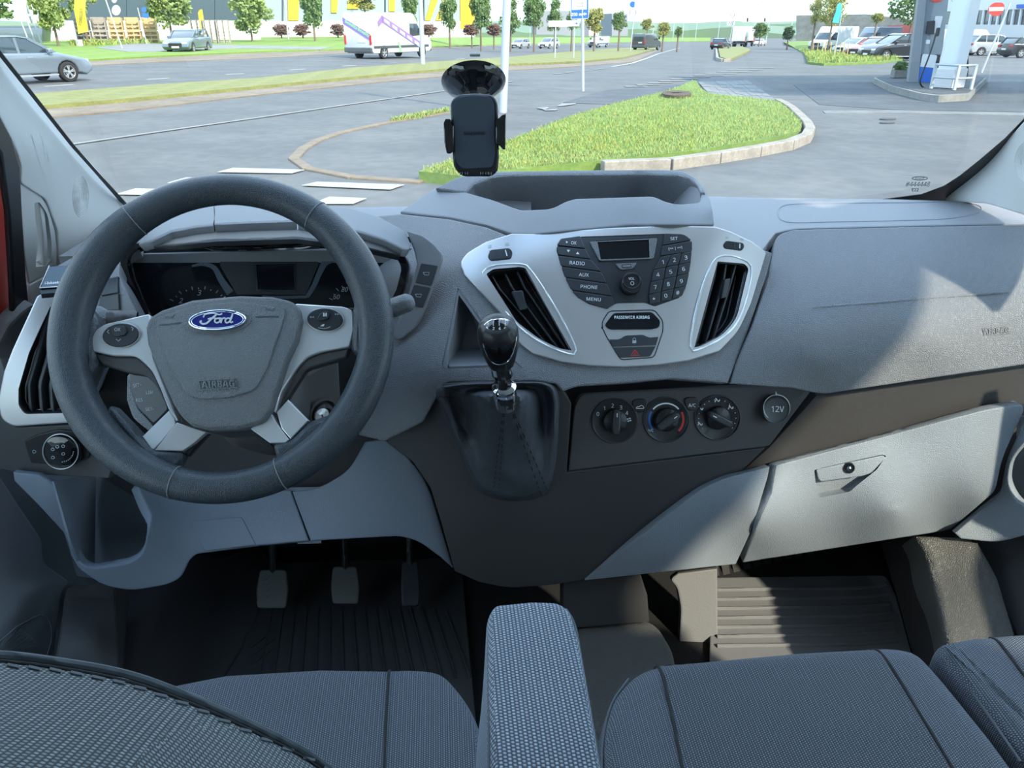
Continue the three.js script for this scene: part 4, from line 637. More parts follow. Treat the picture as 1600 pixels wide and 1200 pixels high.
{
  const w = thing('steering_wheel', 'black leather steering wheel with silver spokes and blue oval badge', 'steering wheel', WC);
  const NA = 180, NB = 24, pos = [], idx = [];
  const bump = (a, c, s) => { let d = Math.abs(((a - c) % (2 * Math.PI) + 3 * Math.PI) % (2 * Math.PI) - Math.PI); return Math.exp(-d * d / (2 * s * s)); };
  const rad = (a) => 0.0172 + 0.0038 * Math.max(bump(a, Math.PI * 0.9, 0.5), bump(a, Math.PI * 0.1, 0.5), 0.8 * bump(a, -0.5, 0.5), 0.8 * bump(a, Math.PI + 0.5, 0.5));
  const P = (a, b, e = 0) => { const r = rad(a) + e, Rc = 0.1905 - rad(a), R = Rc + r * Math.cos(b); return WC.clone().addScaledVector(WA, R * Math.cos(a)).addScaledVector(WB, R * Math.sin(a)).addScaledVector(WN, r * 1.08 * Math.sin(b)); };
  const uv = [], nn = [];
  for (let i = 0; i <= NA; i++) for (let j = 0; j <= NB; j++) { const a = i / NA * 2 * Math.PI, b = j / NB * 2 * Math.PI, p = P(a, b), n = P(a, b, 0.001).sub(p).normalize(); pos.push(p.x, p.y, p.z); nn.push(n.x, n.y, n.z); uv.push(a * 0.18, b * 0.02); }
  for (let i = 0; i < NA; i++) for (let j = 0; j < NB; j++) { const a = i * (NB + 1) + j, b = a + NB + 1; idx.push(a, b, a + 1, b, b + 1, a + 1); }
  const g = new THREE.BufferGeometry(); g.setAttribute('position', new THREE.Float32BufferAttribute(pos, 3)); g.setAttribute('normal', new THREE.Float32BufferAttribute(nn, 3)); g.setAttribute('uv', new THREE.Float32BufferAttribute(uv, 2)); g.setIndex(idx);
  const rim = put('rim', w, g, M.leatherWheel);
  for (const a of [2.21, 0.93, -1.87, -1.20]) put('seam', rim, finish(tubeG(Array.from({ length: 24 }, (_, j) => P(a, j / 24 * 2 * Math.PI, 0.0001)), 0.0007, { closed: true, sides: 6 }), 60), M.thread);
  const S0 = SWp(-4), S1 = SWp(-8), S2 = SWp(2);
  const lo = { t: 22, b: 9, seg: 5, max: 0, r: 8, crease: 60 };
  for (const q of [[[88, 480], [118, 455], [150, 500], [143, 533], [150, 566], [135, 604], [95, 610]], [[170, 630], [221, 683], [240, 703], [286, 706], [274, 730], [264, 766], [200, 748], [140, 690]], [[452, 688], [482, 658], [532, 640], [575, 640], [512, 716], [432, 752], [432, 720], [424, 694]], [[551, 478], [568, 432], [606, 480], [606, 568], [578, 570], [547, 546]]]) plate('thumb_rest', w, M.leatherWheel, S0, q, lo);
  // silver spokes
  const si = { t: 14, b: 2, max: 0, seg: 3, r: 5 };
  const la = plate('spoke', w, M.satinSilver, S1, [[140, 548], [142, 528], [150, 514], [164, 506], [234, 490], [240, 560], [270, 636], [278, 660], [264, 642], [250, 606], [236, 577, 10], [212, 556, 10], [176, 556]], si);
  const ra = plate('spoke', w, M.satinSilver, S1, [[460, 474], [537, 479], [551, 485], [553, 516], [546, 542], [500, 550], [480, 558], [464, 574, 10], [440, 612], [430, 646], [424, 640], [440, 560]], si);
  plate('spoke_underside', la, M.consoleDark, lift(S1, -3), [[142, 549], [176, 556], [214, 557], [238, 580], [252, 610], [262, 640], [256, 630], [240, 600], [226, 586, 6], [200, 582], [158, 570, 6]], { t: 14, b: 3, max: 0 });
  plate('spoke_underside', ra, M.consoleDark, lift(S1, -3), [[546, 543], [500, 551], [480, 560], [464, 578], [444, 616], [436, 640], [456, 610], [478, 576, 8], [540, 558]], { t: 14, b: 3, max: 0 });
  plate('lower_spoke', w, M.satinSilver, S1, [[222, 682], [264, 641], [272, 652], [275, 664], [240, 703], [236, 702]], { t: 14, b: 1.5, max: 0 });
  plate('lower_spoke', w, M.silver, S1, [[276, 660], [300, 668], [323, 675], [304, 692], [285, 705], [241, 704]], { t: 14, b: 1.5, max: 0 });
  plate('lower_spoke', w, M.satinSilver, S1, [[432, 644], [450, 624], [482, 657], [454, 686], [440, 670]], { t: 14, b: 1.5, max: 0 });
  plate('lower_spoke', w, M.satinSilver, S1, [[391, 670], [424, 646], [433, 662], [452, 687], [446, 692], [421, 692]], { t: 14, b: 1.5, max: 0 });
  for (const q of [[[322, 676], [290, 712], [280, 700], [300, 680]], [[391, 672], [425, 696], [430, 712], [400, 690]]]) plate('spoke_back', w, M.blackPlastic, lift(S1, -8), q, { t: 10, b: 2, max: 0 });
  // airbag hub
  const hubPts = [[232, 496, 8], [252, 484], [300, 469], [375, 462], [425, 463], [456, 470, 8], [468, 481, 6], [472, 500], [465, 532], [450, 564], [426, 638], [412, 660, 10], [375, 670], [325, 672], [300, 666], [283, 652, 8], [270, 630], [250, 584], [230, 538], [227, 512]];
  const dome = (u, v) => { const x = (u - 348) / 120, y = (v - 560) / 110; return 9 * Math.max(0, 1 - x * x - y * y); };
  const hub = plate('airbag_hub', w, M.hubPlastic, S2, hubPts, { t: 26, b: 5, seg: 4, max: 9, disp: dome, crease: 50 });
  const HS = (u, v) => S2(u, v).addScaledVector(WN, dome(u, v) / 1000);
  plate('pad', hub, M.hubPlastic, HS, [[240, 498, 8], [300, 480, 10], [375, 472], [448, 482, 10], [444, 505], [420, 580], [402, 612, 12], [360, 624], [320, 626], [298, 622, 10], [276, 590], [258, 550]], { t: 3, b: 2.4, off: 1.4, seg: 3, max: 9, crease: 50 });
  const HP = lift(HS, 1.6);
  for (const q of [[[251, 509], [268, 508], [286, 506.5]], [[401, 497.5], [418, 496.5], [436, 496]]]) strip('slot', hub, M.consoleDark, HP, q, 1.6, { off: 0.3 });
  for (const [x, y] of [[268, 498], [423, 486]]) strip('emboss', hub, M.hubPlastic, HP, [[x - 7, y + 1], [x - 7, y - 3], [x + 7, y - 4], [x + 2, y], [x + 7, y]], 1, { hard: true, off: 0.4 });
  plate('badge_seat', hub, M.hubPlastic, HP, ell(342.5, 505, 53, 21, 36, -0.05), { t: 2, b: 1.6, off: 0.8, max: 0, seg: 3 });
  const bd = plate('badge', hub, M.logoBlue, HP, ell(344, 504.5, 44, 16, 40, -0.05), { t: 4, b: 1.6, off: 3, max: 0, seg: 3 });
  const BS = lift(HP, 3);
  put('badge_rim', bd, finish(tubeG(ell(344, 504.5, 43, 15.2, 40, -0.05).map(([u, v]) => BS(u, v)), 0.0009, { closed: true, seg: 100 }), 70), M.chrome);
  put('badge_line', bd, finish(tubeG(ell(344, 504.5, 39.5, 12.6, 40, -0.05).map(([u, v]) => BS(u, v)), 0.0004, { closed: true, seg: 100 }), 70), M.chrome);
  const sc = (q, wd = 1.9) => strip('script', bd, M.scriptSilver, BS, q.map(([x, y]) => [200 + x / 4, 250 + y / 4]), wd, { off: 0.8, t: 0.8 });
  sc([[492, 1002], [498, 986], [525, 978], [560, 976], [590, 985], [606, 978]], 2.0); sc([[572, 984], [552, 1002], [532, 1022], [510, 1040], [488, 1042], [474, 1030], [482, 1022]], 2.6); sc([[520, 1012], [545, 1006], [572, 1008]]);
  sc([[588, 1008], [568, 1012], [562, 1026], [574, 1036], [590, 1030], [594, 1016], [588, 1008], [606, 1010]], 2.2); sc([[600, 1038], [608, 1012], [620, 1006], [630, 1012]], 2.2);
  sc([[656, 1008], [638, 1008], [626, 1022], [634, 1036], [650, 1030], [662, 1010], [670, 978]], 2.2); sc([[668, 986], [656, 1022], [660, 1034], [674, 1028]], 2.2);
  strip('airbag_frame', hub, M.hubSmooth, HP, [[315, 597], [372, 593], [375, 607], [318, 611], [315, 597]], 1.1, { hard: true, off: 0.8, t: 1 });
  letter('airbag_lettering', hub, M.hubSmooth, HP, 'AIRBAG', 345, 602, 10, { rot: 0.05, font: fontB, off: 1.0, t: 1.2, sx: 1.0 });
  // switch pods
  const pod = (u, v, a, b, rot) => { const p = plate('switch_pod', w, M.radioPlastic, S1, ell(u, v, a, b, 32, rot), { t: 5, b: 1.6, off: 3, max: 0, seg: 3 }); wire('pod_ring', p, M.silver, S1, ell(u, v, a + 0.4, b + 0.4, 32, rot), 0.0007, 1.5, true); return p; };
  const T = lift(S1, 3), p1 = pod(190, 524.5, 28.5, 18.5, -0.12), p2 = pod(508.5, 500, 28, 17.5, 0.06);
  plate('ok_key', p1, M.radioPlastic, T, [[176, 512, 4], [196, 510, 4], [202, 518, 4], [198, 526, 4], [182, 527, 4], [177, 520]], { t: 3, b: 1.2, off: 2.4, max: 0 });
  letter('lettering', p1, M.printGrey, lift(T, 2.4), 'OK', 187, 516.5, 5.5, { off: 0.3 });
  for (const q of [[[172, 516.5], [169.5, 519.5], [172.5, 522]], [[207, 512], [210, 514.5], [208, 517.5]], [[183, 530.5], [187, 534], [190.5, 530.5]]]) strip('icon', p1, M.printGrey, T, q, 1, { hard: true, off: 0.3 });
  plate('mode_key', p2, M.radioPlastic, T, [[496, 500, 4], [502, 489, 6], [514, 488, 4], [517, 493, 3], [514, 500, 4], [500, 503, 4]], { t: 3, b: 1.2, off: 2.4, max: 0 });
  letter('lettering', p2, M.white, lift(T, 2.4), 'M', 509, 493.5, 5.5, { off: 0.3, font: fontB });
  for (const [x, s] of [[488, -1], [527.5, 1]]) for (const d of [-2, 1.6]) plate('icon', p2, M.printGrey, T, [[x + d - s * 1.4, 490.5 + (s < 0 ? 4.5 : 0)], [x + d + s * 1.6, 492 + (s < 0 ? 4.5 : 0)], [x + d - s * 1.4, 493.5 + (s < 0 ? 4.5 : 0)]], { t: 0.3, b: 0, off: 0.3, max: 0 });
  plate('icon', p2, M.white, T, [[501, 510.5], [505.5, 507.5], [508, 507.6], [506, 511]], { t: 0.3, b: 0, off: 0.3, max: 0 });
  strip('icon', p2, M.printGrey, T, [[498, 513], [508, 514.5], [517, 511.5]], 0.9, { off: 0.3 });
}
// ---------------------------------------------------------------- phone cradle on the windscreen
{
  const c = thing('phone_cradle', 'empty black phone cradle with side clamps on a suction cup', 'phone holder', at(742, 275, 1.1));
  const SN = V(0, 0.12, 1).normalize(), S = planeS(at(742, 210, 1.02), SN);
  const b = plate('cradle', c, M.blackPlastic, S, [[704, 158, 12], [716, 148, 8], [742, 146], [770, 148, 10], [778, 160, 12], [780, 245], [778, 268, 8], [768, 276, 6], [722, 276, 8], [709, 262, 10], [706, 220]], { t: 14, b: 3, max: 0, seg: 3 });
  std('padGrey', [0.045, 0.058, 0.078], 0.6, { bumpMap: speckle, bumpScale: 0.0001 });
  plate('pad', b, M.padGrey, S, [[708, 160, 10], [718, 151, 6], [742, 149], [766, 151, 8], [772, 162, 10], [774, 240], [770, 262, 8], [720, 264, 8], [711, 250, 8]], { t: 2, b: 0.8, off: 1, max: 0 });
  letter('lettering', b, M.blackPlastic, S, 'SAMSUNG', 741, 208, 5, { off: 1.6, font: fontB });
  for (const q of [[[693, 192, 2], [696, 186], [704, 186, 2], [706, 196], [709, 196], [709, 236], [706, 238], [704, 240, 2], [698, 240, 2], [694, 222]], [[790, 178, 1], [784, 180], [776, 188], [774, 192], [774, 225], [781, 228], [786, 234, 2], [789, 233], [790, 205]]]) plate('clamp', c, M.blackGloss, lift(S, 8), q, { t: 20, b: 1.5, max: 0 });
  for (const x of [720, 728, 752, 760, 765]) plate('foot', c, M.blackGloss, lift(S, 4), [[x - 2, 268], [x + 3, 268], [x + 3, 273], [x - 2, 273]], { t: 8, b: 1, max: 0 });
  const sc = SW(740, 127), a = put('suction_cup', c, finish(aim(lathe([[0.045, 0], [0.044, 0.003], [0.036, 0.010], [0.025, 0.018], [0.014, 0.026], [0.012, 0.034], [0, 0.036]], 40), sc, WSN), 50), M.blackGloss);
  put('pull_tab', a, box(0.014, 0.004, 0.012, sc.x + 0.001, sc.y + 0.035, sc.z + 0.036, 0.0015), M.white).material = M.etch;
  const q0 = sc.clone().addScaledVector(WSN, 0.02), q1 = at(742, 165, 1.045);
  put('arm', c, finish(tubeG([q0, q0.clone().lerp(q1, 0.5).add(V(0, -0.008, 0)), q1], 0.0095, { sides: 14 }), 60), M.blackPlastic);
  put('lever', c, box(0.016, 0.026, 0.008, sc.x, sc.y - 0.026, sc.z + 0.03, 0.002), M.blackGloss);
}
// ---------------------------------------------------------------- pedals, mats, floor pieces
{
  const pedal = (label, u, v, w, h, lean, col) => {
    const S = surf([[u - 40, v - 40, 1.235], [u + 40, v - 40, 1.235], [u - 40, v + 40, 1.165], [u + 40, v + 40, 1.165]]);
    const p = thing('pedal', label, 'pedal', S(u, v + h / 2));
    const f = (x, y) => [u + x * w / 2 + lean * y, v + y * h / 2];
    const pad = plate('pad', p, col, S, [[...f(-0.86, -1), 6], [...f(0.8, -1), 6], [...f(1, 0.1), 6], [...f(0.9, 1), 5], [...f(-0.86, 1), 5], [...f(-1, 0.1), 6]], { t: 12, b: 2.4, max: 0, seg: 3 });
    for (let k = 0; k < 4; k++) { const y = -0.62 + k * 0.34; strip('tread', pad, M.printGrey, S, [f(-0.75, y + 0.14), f(-0.4, y + 0.1), f(-0.15, y - 0.12), f(0.15, y - 0.12), f(0.4, y + 0.1), f(0.75, y + 0.14)], 2, { off: 1.4, t: 1.6 }).material = col; }
    const a = S(u, v - h * 0.3), b = a.clone().add(V(0, 0.10, -0.07)); put('arm', p, finish(tubeG([a.clone().add(V(0, 0, -0.012)), a.clone().lerp(b, 0.5), b], 0.008), 60), M.blackPlastic);
  };
  std('pedalRubber', [0.17, 0.165, 0.15], 0.45); std('pedalDark', [0.04, 0.045, 0.055], 0.5);
  pedal('worn rubber clutch pedal with wavy tread beside the footwell side wall', 425, 920, 50, 60, -2, M.pedalRubber);
  pedal('worn rubber brake pedal with wavy tread between the other two pedals', 539, 914, 45, 58, 0, M.pedalRubber);
  pedal('narrow dark accelerator pedal near the centre console', 641, 912, 30, 70, 0, M.pedalDark);
}
const SFl = planeS(V(0, FLOOR + 0.012, 0), V(0, 1, 0));
{
  const m = plate('floor_mat', scene, M.rubber, SFl, [[400, 880], [720, 870], [760, 1300], [200, 1300], [380, 1010]], { t: 8, b: 2, max: 0 });
  tag(m, 'dark rubber mat in the driver footwell', 'floor mat');
  for (let k = 0; k < 16; k++) strip('rib', m, M.rubber, SFl, [[425 + k * 18, 950], [405 + k * 22, 1060]], 2.2, { hard: true, off: 3, t: 3 });
  for (let k = 0; k < 3; k++) strip('rib', m, M.rubber, SFl, [[393, 1012 + k * 14], [428, 985 + k * 14]], 2, { hard: true, off: 3, t: 3 });
  const SK = surf([[200, 900, 1.3], [380, 880, 1.36], [180, 1050, 1.02], [380, 1050, 1.1]]);
  plate('wheel_arch', scene, M.consoleDark, SK, [[188, 915], [300, 870], [400, 850], [420, 880], [392, 1000], [385, 1070], [180, 1070]], { t: 20, b: 4, max: 20, disp: (u, v) => 14 * Math.sin(u / 23 + v / 60) });
  tag(scene.children.at(-1), 'black moulded wheel arch cover beside the clutch pedal', 'arch cover');
}
{
  const m = thing('floor_mat', 'grey rubber mat with raised ribs below the glovebox', 'floor mat', SFl(1260, 990));
  plate('sheet', m, M.matRubber, SFl, [[1112, 902, 8], [1385, 898, 10], [1400, 930], [1430, 1040], [1108, 1060]], { t: 7, b: 2, max: 0 });
  for (let k = 0; k < 7; k++) { const v = 920.5 + k * 14.6; wire('rib', m, M.matRubber, SFl, [[1120, v + 2], [1200, v + 0.8], [1290, v], [1350, v - 2], [1384 + k * 3, v - 6]], 0.0042, 1); }
  const ST = surf([[1120, 905, 1.27], [1390, 900, 1.27], [1120, 855, 1.36], [1390, 850, 1.36]]);
  plate('toe_board', m, M.rubber, ST, [[1105, 906], [1120, 860], [1360, 838], [1390, 900, 6]], { t: 8, b: 2, max: 0 });
  for (let k = 0; k < 15; k++) { const u = 1118 + k * 17; strip('rib', m, M.rubber, ST, [[u - 10, 852], [u, 903.5]], 11, { hard: true, off: 7, t: 8 }); }
  wire('edge', m, M.blackPlastic, SFl, [[1368, 850], [1378, 880], [1396, 912], [1408, 940], [1425, 990]], 0.006, 10);
}
{ // tunnel cover under the middle seat, with its dark front and the mat's upturned side
  const t = thing('tunnel_cover', 'grained dark grey plastic cover between the front seats', 'tunnel cover', at(960, 1100, 0.85));
  const S1 = planeS(at(960, 985, 1.0), V(0, 1, 0.12).normalize());
  plate('top', t, M.boxPlastic, S1, [[880, 978], [1012, 966, 8], [1030, 978, 10], [1052, 1015, 14], [1060, 1060], [1060, 1300], [860, 1300], [860, 990]], { t: 140, b: 10, seg: 4, max: 30 });
  const S2 = planeS(at(960, 930, 1.02), V(0.05, 0.35, 1).normalize());
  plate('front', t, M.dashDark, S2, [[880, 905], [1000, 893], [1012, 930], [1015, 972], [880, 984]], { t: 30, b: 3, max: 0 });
  plate('side', t, M.matRubber, planeS(at(1090, 940, 1.12), V(-0.15, 0.5, 1).normalize()), [[1046, 905, 10], [1060, 896], [1121, 888], [1122, 1000], [1112, 1012], [1060, 1030], [1064, 950, 10], [1058, 918, 8]], { t: 20, b: 3, max: 0 });
}
{ // sunlit plastic box and dark side wall at the passenger door
  const b = thing('step_cover', 'coarse grained plastic step cover lit by a patch of sun', 'step cover', at(1520, 985, 0.86));
  const S = surf([[1450, 840, 1.02], [1520, 845, 1.0], [1470, 900, 0.97], [1540, 900, 0.95], [1490, 990, 0.86], [1580, 990, 0.86]]);
  plate('top', b, M.boxPlastic, S, [[1430, 836], [1500, 838], [1530, 846], [1560, 900], [1592, 1000], [1600, 1080], [1500, 1080], [1474, 985, 10], [1462, 920, 14], [1450, 870, 10]], { t: 60, b: 10, seg: 5, max: 20 });
  plate('side', b, M.consoleDark, surf([[1390, 850, 1.2], [1460, 850, 1.08], [1480, 1000, 0.92], [1420, 1000, 1.05]]), [[1375, 846], [1440, 836], [1465, 880], [1470, 960], [1500, 1080], [1440, 1080], [1400, 930]], { t: 10, b: 2, max: 0 });
  const dr = thing('door_panel', 'dark lower passenger door trim beyond the seat', 'door panel', at(1640, 980, 0.9));
  plate('panel', dr, M.consoleDark, surf([[1530, 845, 1.06], [1620, 830, 0.98], [1600, 1000, 0.86], [1700, 980, 0.8]]), [[1515, 840], [1610, 832], [1760, 800], [1760, 1080], [1610, 1080], [1585, 985]], { t: 16, b: 3, max: 0 });
}
// ---------------------------------------------------------------- seats
const drop = (x, r) => { const k = Math.max(0, r - Math.max(0, x)); return r - Math.sqrt(Math.max(0, r * r - k * k)); };   // fall of a rounded edge of radius r
const roll = (pts, edge, r) => pts.map(([u, v]) => [u, v, 0.2 - drop(v - edge(u), r)]);
const cushion = (p, name, mat, S, pts, o = {}) => plate(name, p, mat, S, pts, { t: 120, b: 34, seg: 7, max: 22, crease: 70, ...o });
{
  const d = thing('driver_seat', 'dark woven driver seat with raised padded armrest', 'seat', V(-0.25, FLOOR, -0.3));
  const S = planeS(V(0, 1.012, -0.6), V(0, 1, 0.05).normalize());
  const c = cushion(d, 'seat_cushion', M.boltFabric, S, [[215, 1062, 40], [350, 1036], [500, 1027], [600, 1029], [650, 1027, 30], [694, 1033, 40], [735, 1080, 40], [760, 1140], [775, 1260], [775, 1700], [120, 1700], [150, 1200]]);
  wire('seam', c, M.threadDark, S, roll([[608, 1032], [607.6, 1038], [607, 1046], [606.4, 1056], [606, 1070], [604, 1110], [600, 1200]], () => 1028, 34), 0.0014, 0);
  put('seat_base', d, box(0.46, 0.32, 0.4, -0.26, FLOOR + 0.17, -0.32, 0.02), M.consoleDark);
  // armrest
  const SA2 = surf([[765, 950, 0.50], [890, 945, 0.50], [770, 1200, 0.335], [935, 1200, 0.335], [830, 1070, 0.41]]);
  const a = cushion(d, 'armrest', M.armFabric, SA2, [[761, 952, 12], [771, 936, 10], [830, 930], [872, 931, 12], [893, 944, 12], [907, 990], [925, 1090], [948, 1220], [990, 1500], [770, 1500], [768, 1220], [763, 1060]], { t: 75, b: 16, max: 16 });
  wire('armrest_seam', a, M.piping, SA2, [[767, 1300], [767, 1160], [766, 1050], [766, 965], [772, 941], [790, 936]], 0.0011, -9);
  wire('armrest_seam', a, M.piping, SA2, [[885, 938], [897, 958], [912, 1040], [931, 1140], [950, 1260]], 0.0011, -9);
  // backrest shoulder, close to the viewer
  const SB = surf([[0, 1018, 0.36], [200, 1046, 0.37], [400, 1128, 0.38], [520, 1200, 0.38], [0, 1200, 0.255], [300, 1200, 0.31], [0, 1100, 0.305], [600, 1400, 0.3], [0, 1400, 0.2]]);
  const b = plate('backrest', d, M.backFabric, SB, [[-160, 1014], [0, 1017], [100, 1029], [200, 1047], [300, 1083], [400, 1128], [480, 1170], [540, 1212], [640, 1320], [640, 1500], [-160, 1500]], { t: 70, b: 16, seg: 6, max: 22, crease: 70, r: 10 });
  wire('backrest_seam', b, M.threadDark, SB, [[-60, 1036], [0, 1034], [100, 1046], [200, 1066], [300, 1101], [400, 1146], [480, 1188], [540, 1232]], 0.0012, 0.2);
  wire('backrest_piping', b, M.piping, SB, [[-60, 1023], [0, 1022], [100, 1034], [200, 1053], [300, 1089], [400, 1134], [480, 1176], [540, 1220]], 0.0026, -0.5);
  for (let k = 0; k < 16; k++) { const u = 20 + k * 33, vv = u < 100 ? 1036 + u * 0.1 : u < 200 ? 1046 + (u - 100) * 0.2 : u < 300 ? 1066 + (u - 200) * 0.35 : 1101 + (u - 300) * 0.45; strip('stitch', b, M.piping, SB, [[u - 9, vv + 2], [u + 9, vv + 6]], 4, { hard: true, off: 1, t: 1.4 }); }
}
{
  const p = thing('passenger_bench', 'double passenger bench with two dark woven cushions', 'seat', V(0.6, FLOOR, -0.3));
  const S = planeS(V(0, 1.005, -0.6), V(0, 1, 0.05).normalize()), so = { t: 130, b: 36 };
  const g = (u, v, c) => -5 * Math.exp(-((u - c) ** 2) / 50);
  const c1 = cushion(p, 'seat_cushion', M.boltFabric, S, [[934, 1140, 30], [952, 1075, 40], [990, 1036, 30], [1030, 1020, 20], [1250, 1000], [1395, 992, 20], [1440, 1000, 30], [1478, 1040, 30], [1560, 1140], [1700, 1330], [1800, 1600], [960, 1600], [940, 1240]], so);
  const e1 = (u) => 1020 - (u - 1030) * 0.0767, e2 = (u) => 986 - (u - 1520) * 0.0875;
  const sm = [[[1026, 1024], [1028, 1030], [1031, 1040], [1036, 1060], [1052, 1130], [1078, 1260]], [[1363, 999], [1367, 1004], [1374, 1014], [1388, 1035], [1434, 1110], [1500, 1220], [1540, 1290]]];
  for (const q of sm) wire('seam', c1, M.threadDark, S, roll(q, e1, 36), 0.0016, 0.2);
  plate('centre_panel', c1, M.seatFabric, S, [[1026, 1030], [1200, 1012], [1360, 1001], [1386, 1036], [1432, 1111], [1498, 1221], [1560, 1330], [1092, 1330], [1054, 1130], [1038, 1060]], { t: 4, b: 1.4, off: 1, max: 12, crease: 70, seg: 2, disp: (u, v) => -drop(v - e1(u), 36) });
  wire('piping', c1, M.piping, S, [[941, 1220], [944, 1140], [958, 1086], [984, 1048]], 0.0014, -12);
  const c2 = cushion(p, 'seat_cushion', M.boltFabric, S, [[1452, 998, 46], [1520, 985, 10], [1600, 979], [1760, 970], [1900, 1400], [1760, 1400], [1600, 1174], [1512, 1068]], { t: 130, b: 24 });
  plate('centre_panel', c2, M.seatFabric, S, [[1552, 990], [1600, 984], [1760, 976], [1900, 1390], [1800, 1390], [1640, 1110], [1575, 1020]], { t: 4, b: 1.4, off: 1, max: 12, crease: 70, seg: 2, disp: (u, v) => -drop(v - e2(u), 24) });
  wire('seam', c2, M.threadDark, S, roll([[1550, 989], [1555, 996], [1562, 1005], [1575, 1022], [1640, 1112], [1700, 1210]], e2, 24), 0.0016, 0.2);
  wire('piping', c2, M.piping, S, [[1476, 1018], [1490, 1032], [1516, 1062], [1551, 1110], [1600, 1180]], 0.0016, -10);
  put('bench_base', p, box(0.80, 0.28, 0.36, 0.62, FLOOR + 0.15, -0.32, 0.02), M.consoleDark);
}
// ---------------------------------------------------------------- outside: terrain and helpers
const GY = -0.18;
const sst = (a, b, x) => { const t = Math.min(1, Math.max(0, (x - a) / (b - a))); return t * t * (3 - 2 * t); };
const TH = (x, z) => GY - 0.017 * Math.max(0, Math.min(-z, 200) - 30) * sst(-8, 8, x);
const GS = (u, v) => { const r = ray(u, Math.max(v, 42)); let y = GY, p; for (let k = 0; k < 14; k++) { const t = Math.min((y - EYE.y) / r.y, 900); p = EYE.clone().addScaledVector(r, t); y = TH(p.x, p.z); } p.y = y; return p; };
const yAt = (p, v) => { const k = (600 - v) / FOCAL, q = p.clone().sub(EYE); q.y = 0; return EYE.y + (k * q.dot(FW) - q.dot(UP)) / (UP.y - k * FW.y); };
const far = (u, d) => { const r = ray(u, 100); r.y = 0; r.normalize(); const p = EYE.clone().addScaledVector(r, d); p.y = TH(p.x, p.z); return p; };
const mpp = (p) => p.clone().sub(EYE).dot(FW) / FOCAL;            // metres across per picture point at p
const head = (p, q) => Math.atan2(-(q.z - p.z), q.x - p.x);
const noiseTex = (name, c0, c1, size, n = noiseA, k = 256, mixN = noiseB) => dataTex(256, (i, j) => { const a = n[j * 256 + i], b = mixN[j * 256 + i], t = Math.min(1, Math.max(0, (a - 0.5) * 1.6 + (b - 0.5) * 1.1 + 0.5)); return c0.map((x, q) => x + (c1[q] - x) * t); }, true, size);
const grainy = (name, c0, c1, size, rough = 0.92) => std(name, [1, 1, 1], rough, { map: noiseTex(name, c0, c1, size) });
grainy('asphalt', [84, 85, 85], [102, 102, 100], 5.3);
grainy('asphaltDark', [70, 74, 78], [88, 92, 95], 2.3);
grainy('gutter', [108, 96, 80], [134, 120, 102], 4); grainy('kerbStone', [128, 121, 110], [160, 152, 140], 0.9);
grainy('grassDry', [108, 110, 58], [134, 133, 80], 1.1); grainy('grassGreen', [88, 114, 46], [120, 138, 66], 1.3); grainy('verge', [98, 126, 44], [126, 146, 62], 3);
grainy('paver', [104, 106, 106], [128, 130, 128], 1.4); grainy('concrete', [118, 118, 114], [140, 140, 136], 2.2);
std('roadPaint', [0.33, 0.34, 0.31], 0.8); std('roadPaintWorn', [0.22, 0.225, 0.215], 0.85);
{ // terrain sheet
  const nx = 90, nz = 110, p = [], id = [], xs = (i) => Math.sinh((i / nx - 0.5) * 8) * 12, zs = (j) => 6 - (Math.exp(j / nz * 5.2) - 1) * 4.8;
  for (let j = 0; j <= nz; j++) for (let i = 0; i <= nx; i++) { const x = xs(i), z = zs(j); p.push(x, TH(x, z), z); }
  for (let j = 0; j < nz; j++) for (let i = 0; i < nx; i++) { const a = j * (nx + 1) + i; id.push(a, a + 1, a + nx + 1, a + 1, a + nx + 2, a + nx + 1); }
  const g = new THREE.BufferGeometry(); g.setAttribute('position', new THREE.Float32BufferAttribute(p, 3)); g.setIndex(id);
  struct(put('ground', scene, finish(g, 60), M.asphalt), 'grey asphalt roadway beyond the windscreen', 'road');
}
const area = (name, label, cat, mat, pts, h, o = {}) => struct(put(name, scene, plateG(GS, pts, { t: h + 60, b: 0, off: h, max: 26, ...o }), mat), label, cat);
area('far_road', 'far carriageway of smooth grey asphalt beyond the grass median', 'road', M.asphalt, [[-200, 190], [62, 152], [250, 137], [400, 127], [550, 110], [675, 100], [800, 91], [962, 76], [1110, 72], [1110, 66], [960, 67], [800, 70], [675, 76], [400, 92], [250, 98], [152, 103], [-200, 118]], 12);
area('median', 'dry grass median between the two carriageways', 'grass strip', M.grassDry, [[-120, 172], [62, 152], [250, 137], [400, 127], [550, 110], [675, 100], [800, 91], [900, 81], [962, 76.5], [1026, 74], [1026, 77], [975, 92], [900, 99], [800, 103], [700, 111], [600, 120], [400, 140.5], [200, 161], [72, 172], [-120, 190]], 110);
area('gutter', 'dusty tan gutter along the grass median', 'gutter', M.gutter, [[-120, 191], [72, 173], [200, 162], [400, 141.5], [600, 121], [700, 112], [800, 104], [900, 100], [975, 93], [1028, 78], [1033, 77], [990, 97], [900, 104.5], [800, 110.5], [600, 128.5], [400, 150], [200, 174], [77, 185], [-120, 204]], 30);
area('verge', 'green roadside verge below the trees and buildings', 'grass strip', M.verge, [[-200, 108], [152, 95.5], [250, 90], [400, 83], [675, 74.5], [800, 69.5], [960, 66.5], [1110, 64.5], [1110, 58], [940, 55], [400, 55], [-200, 66]], 110);
area('gutter', 'tan gutter along the far verge', 'gutter', M.gutter, [[-200, 118], [152, 103], [250, 97.5], [400, 92], [675, 75.8], [800, 71], [960, 67.4], [960, 66.8], [800, 69.7], [675, 74.7], [400, 83.3], [250, 90.3], [152, 95.8], [-200, 108.5]], 30);
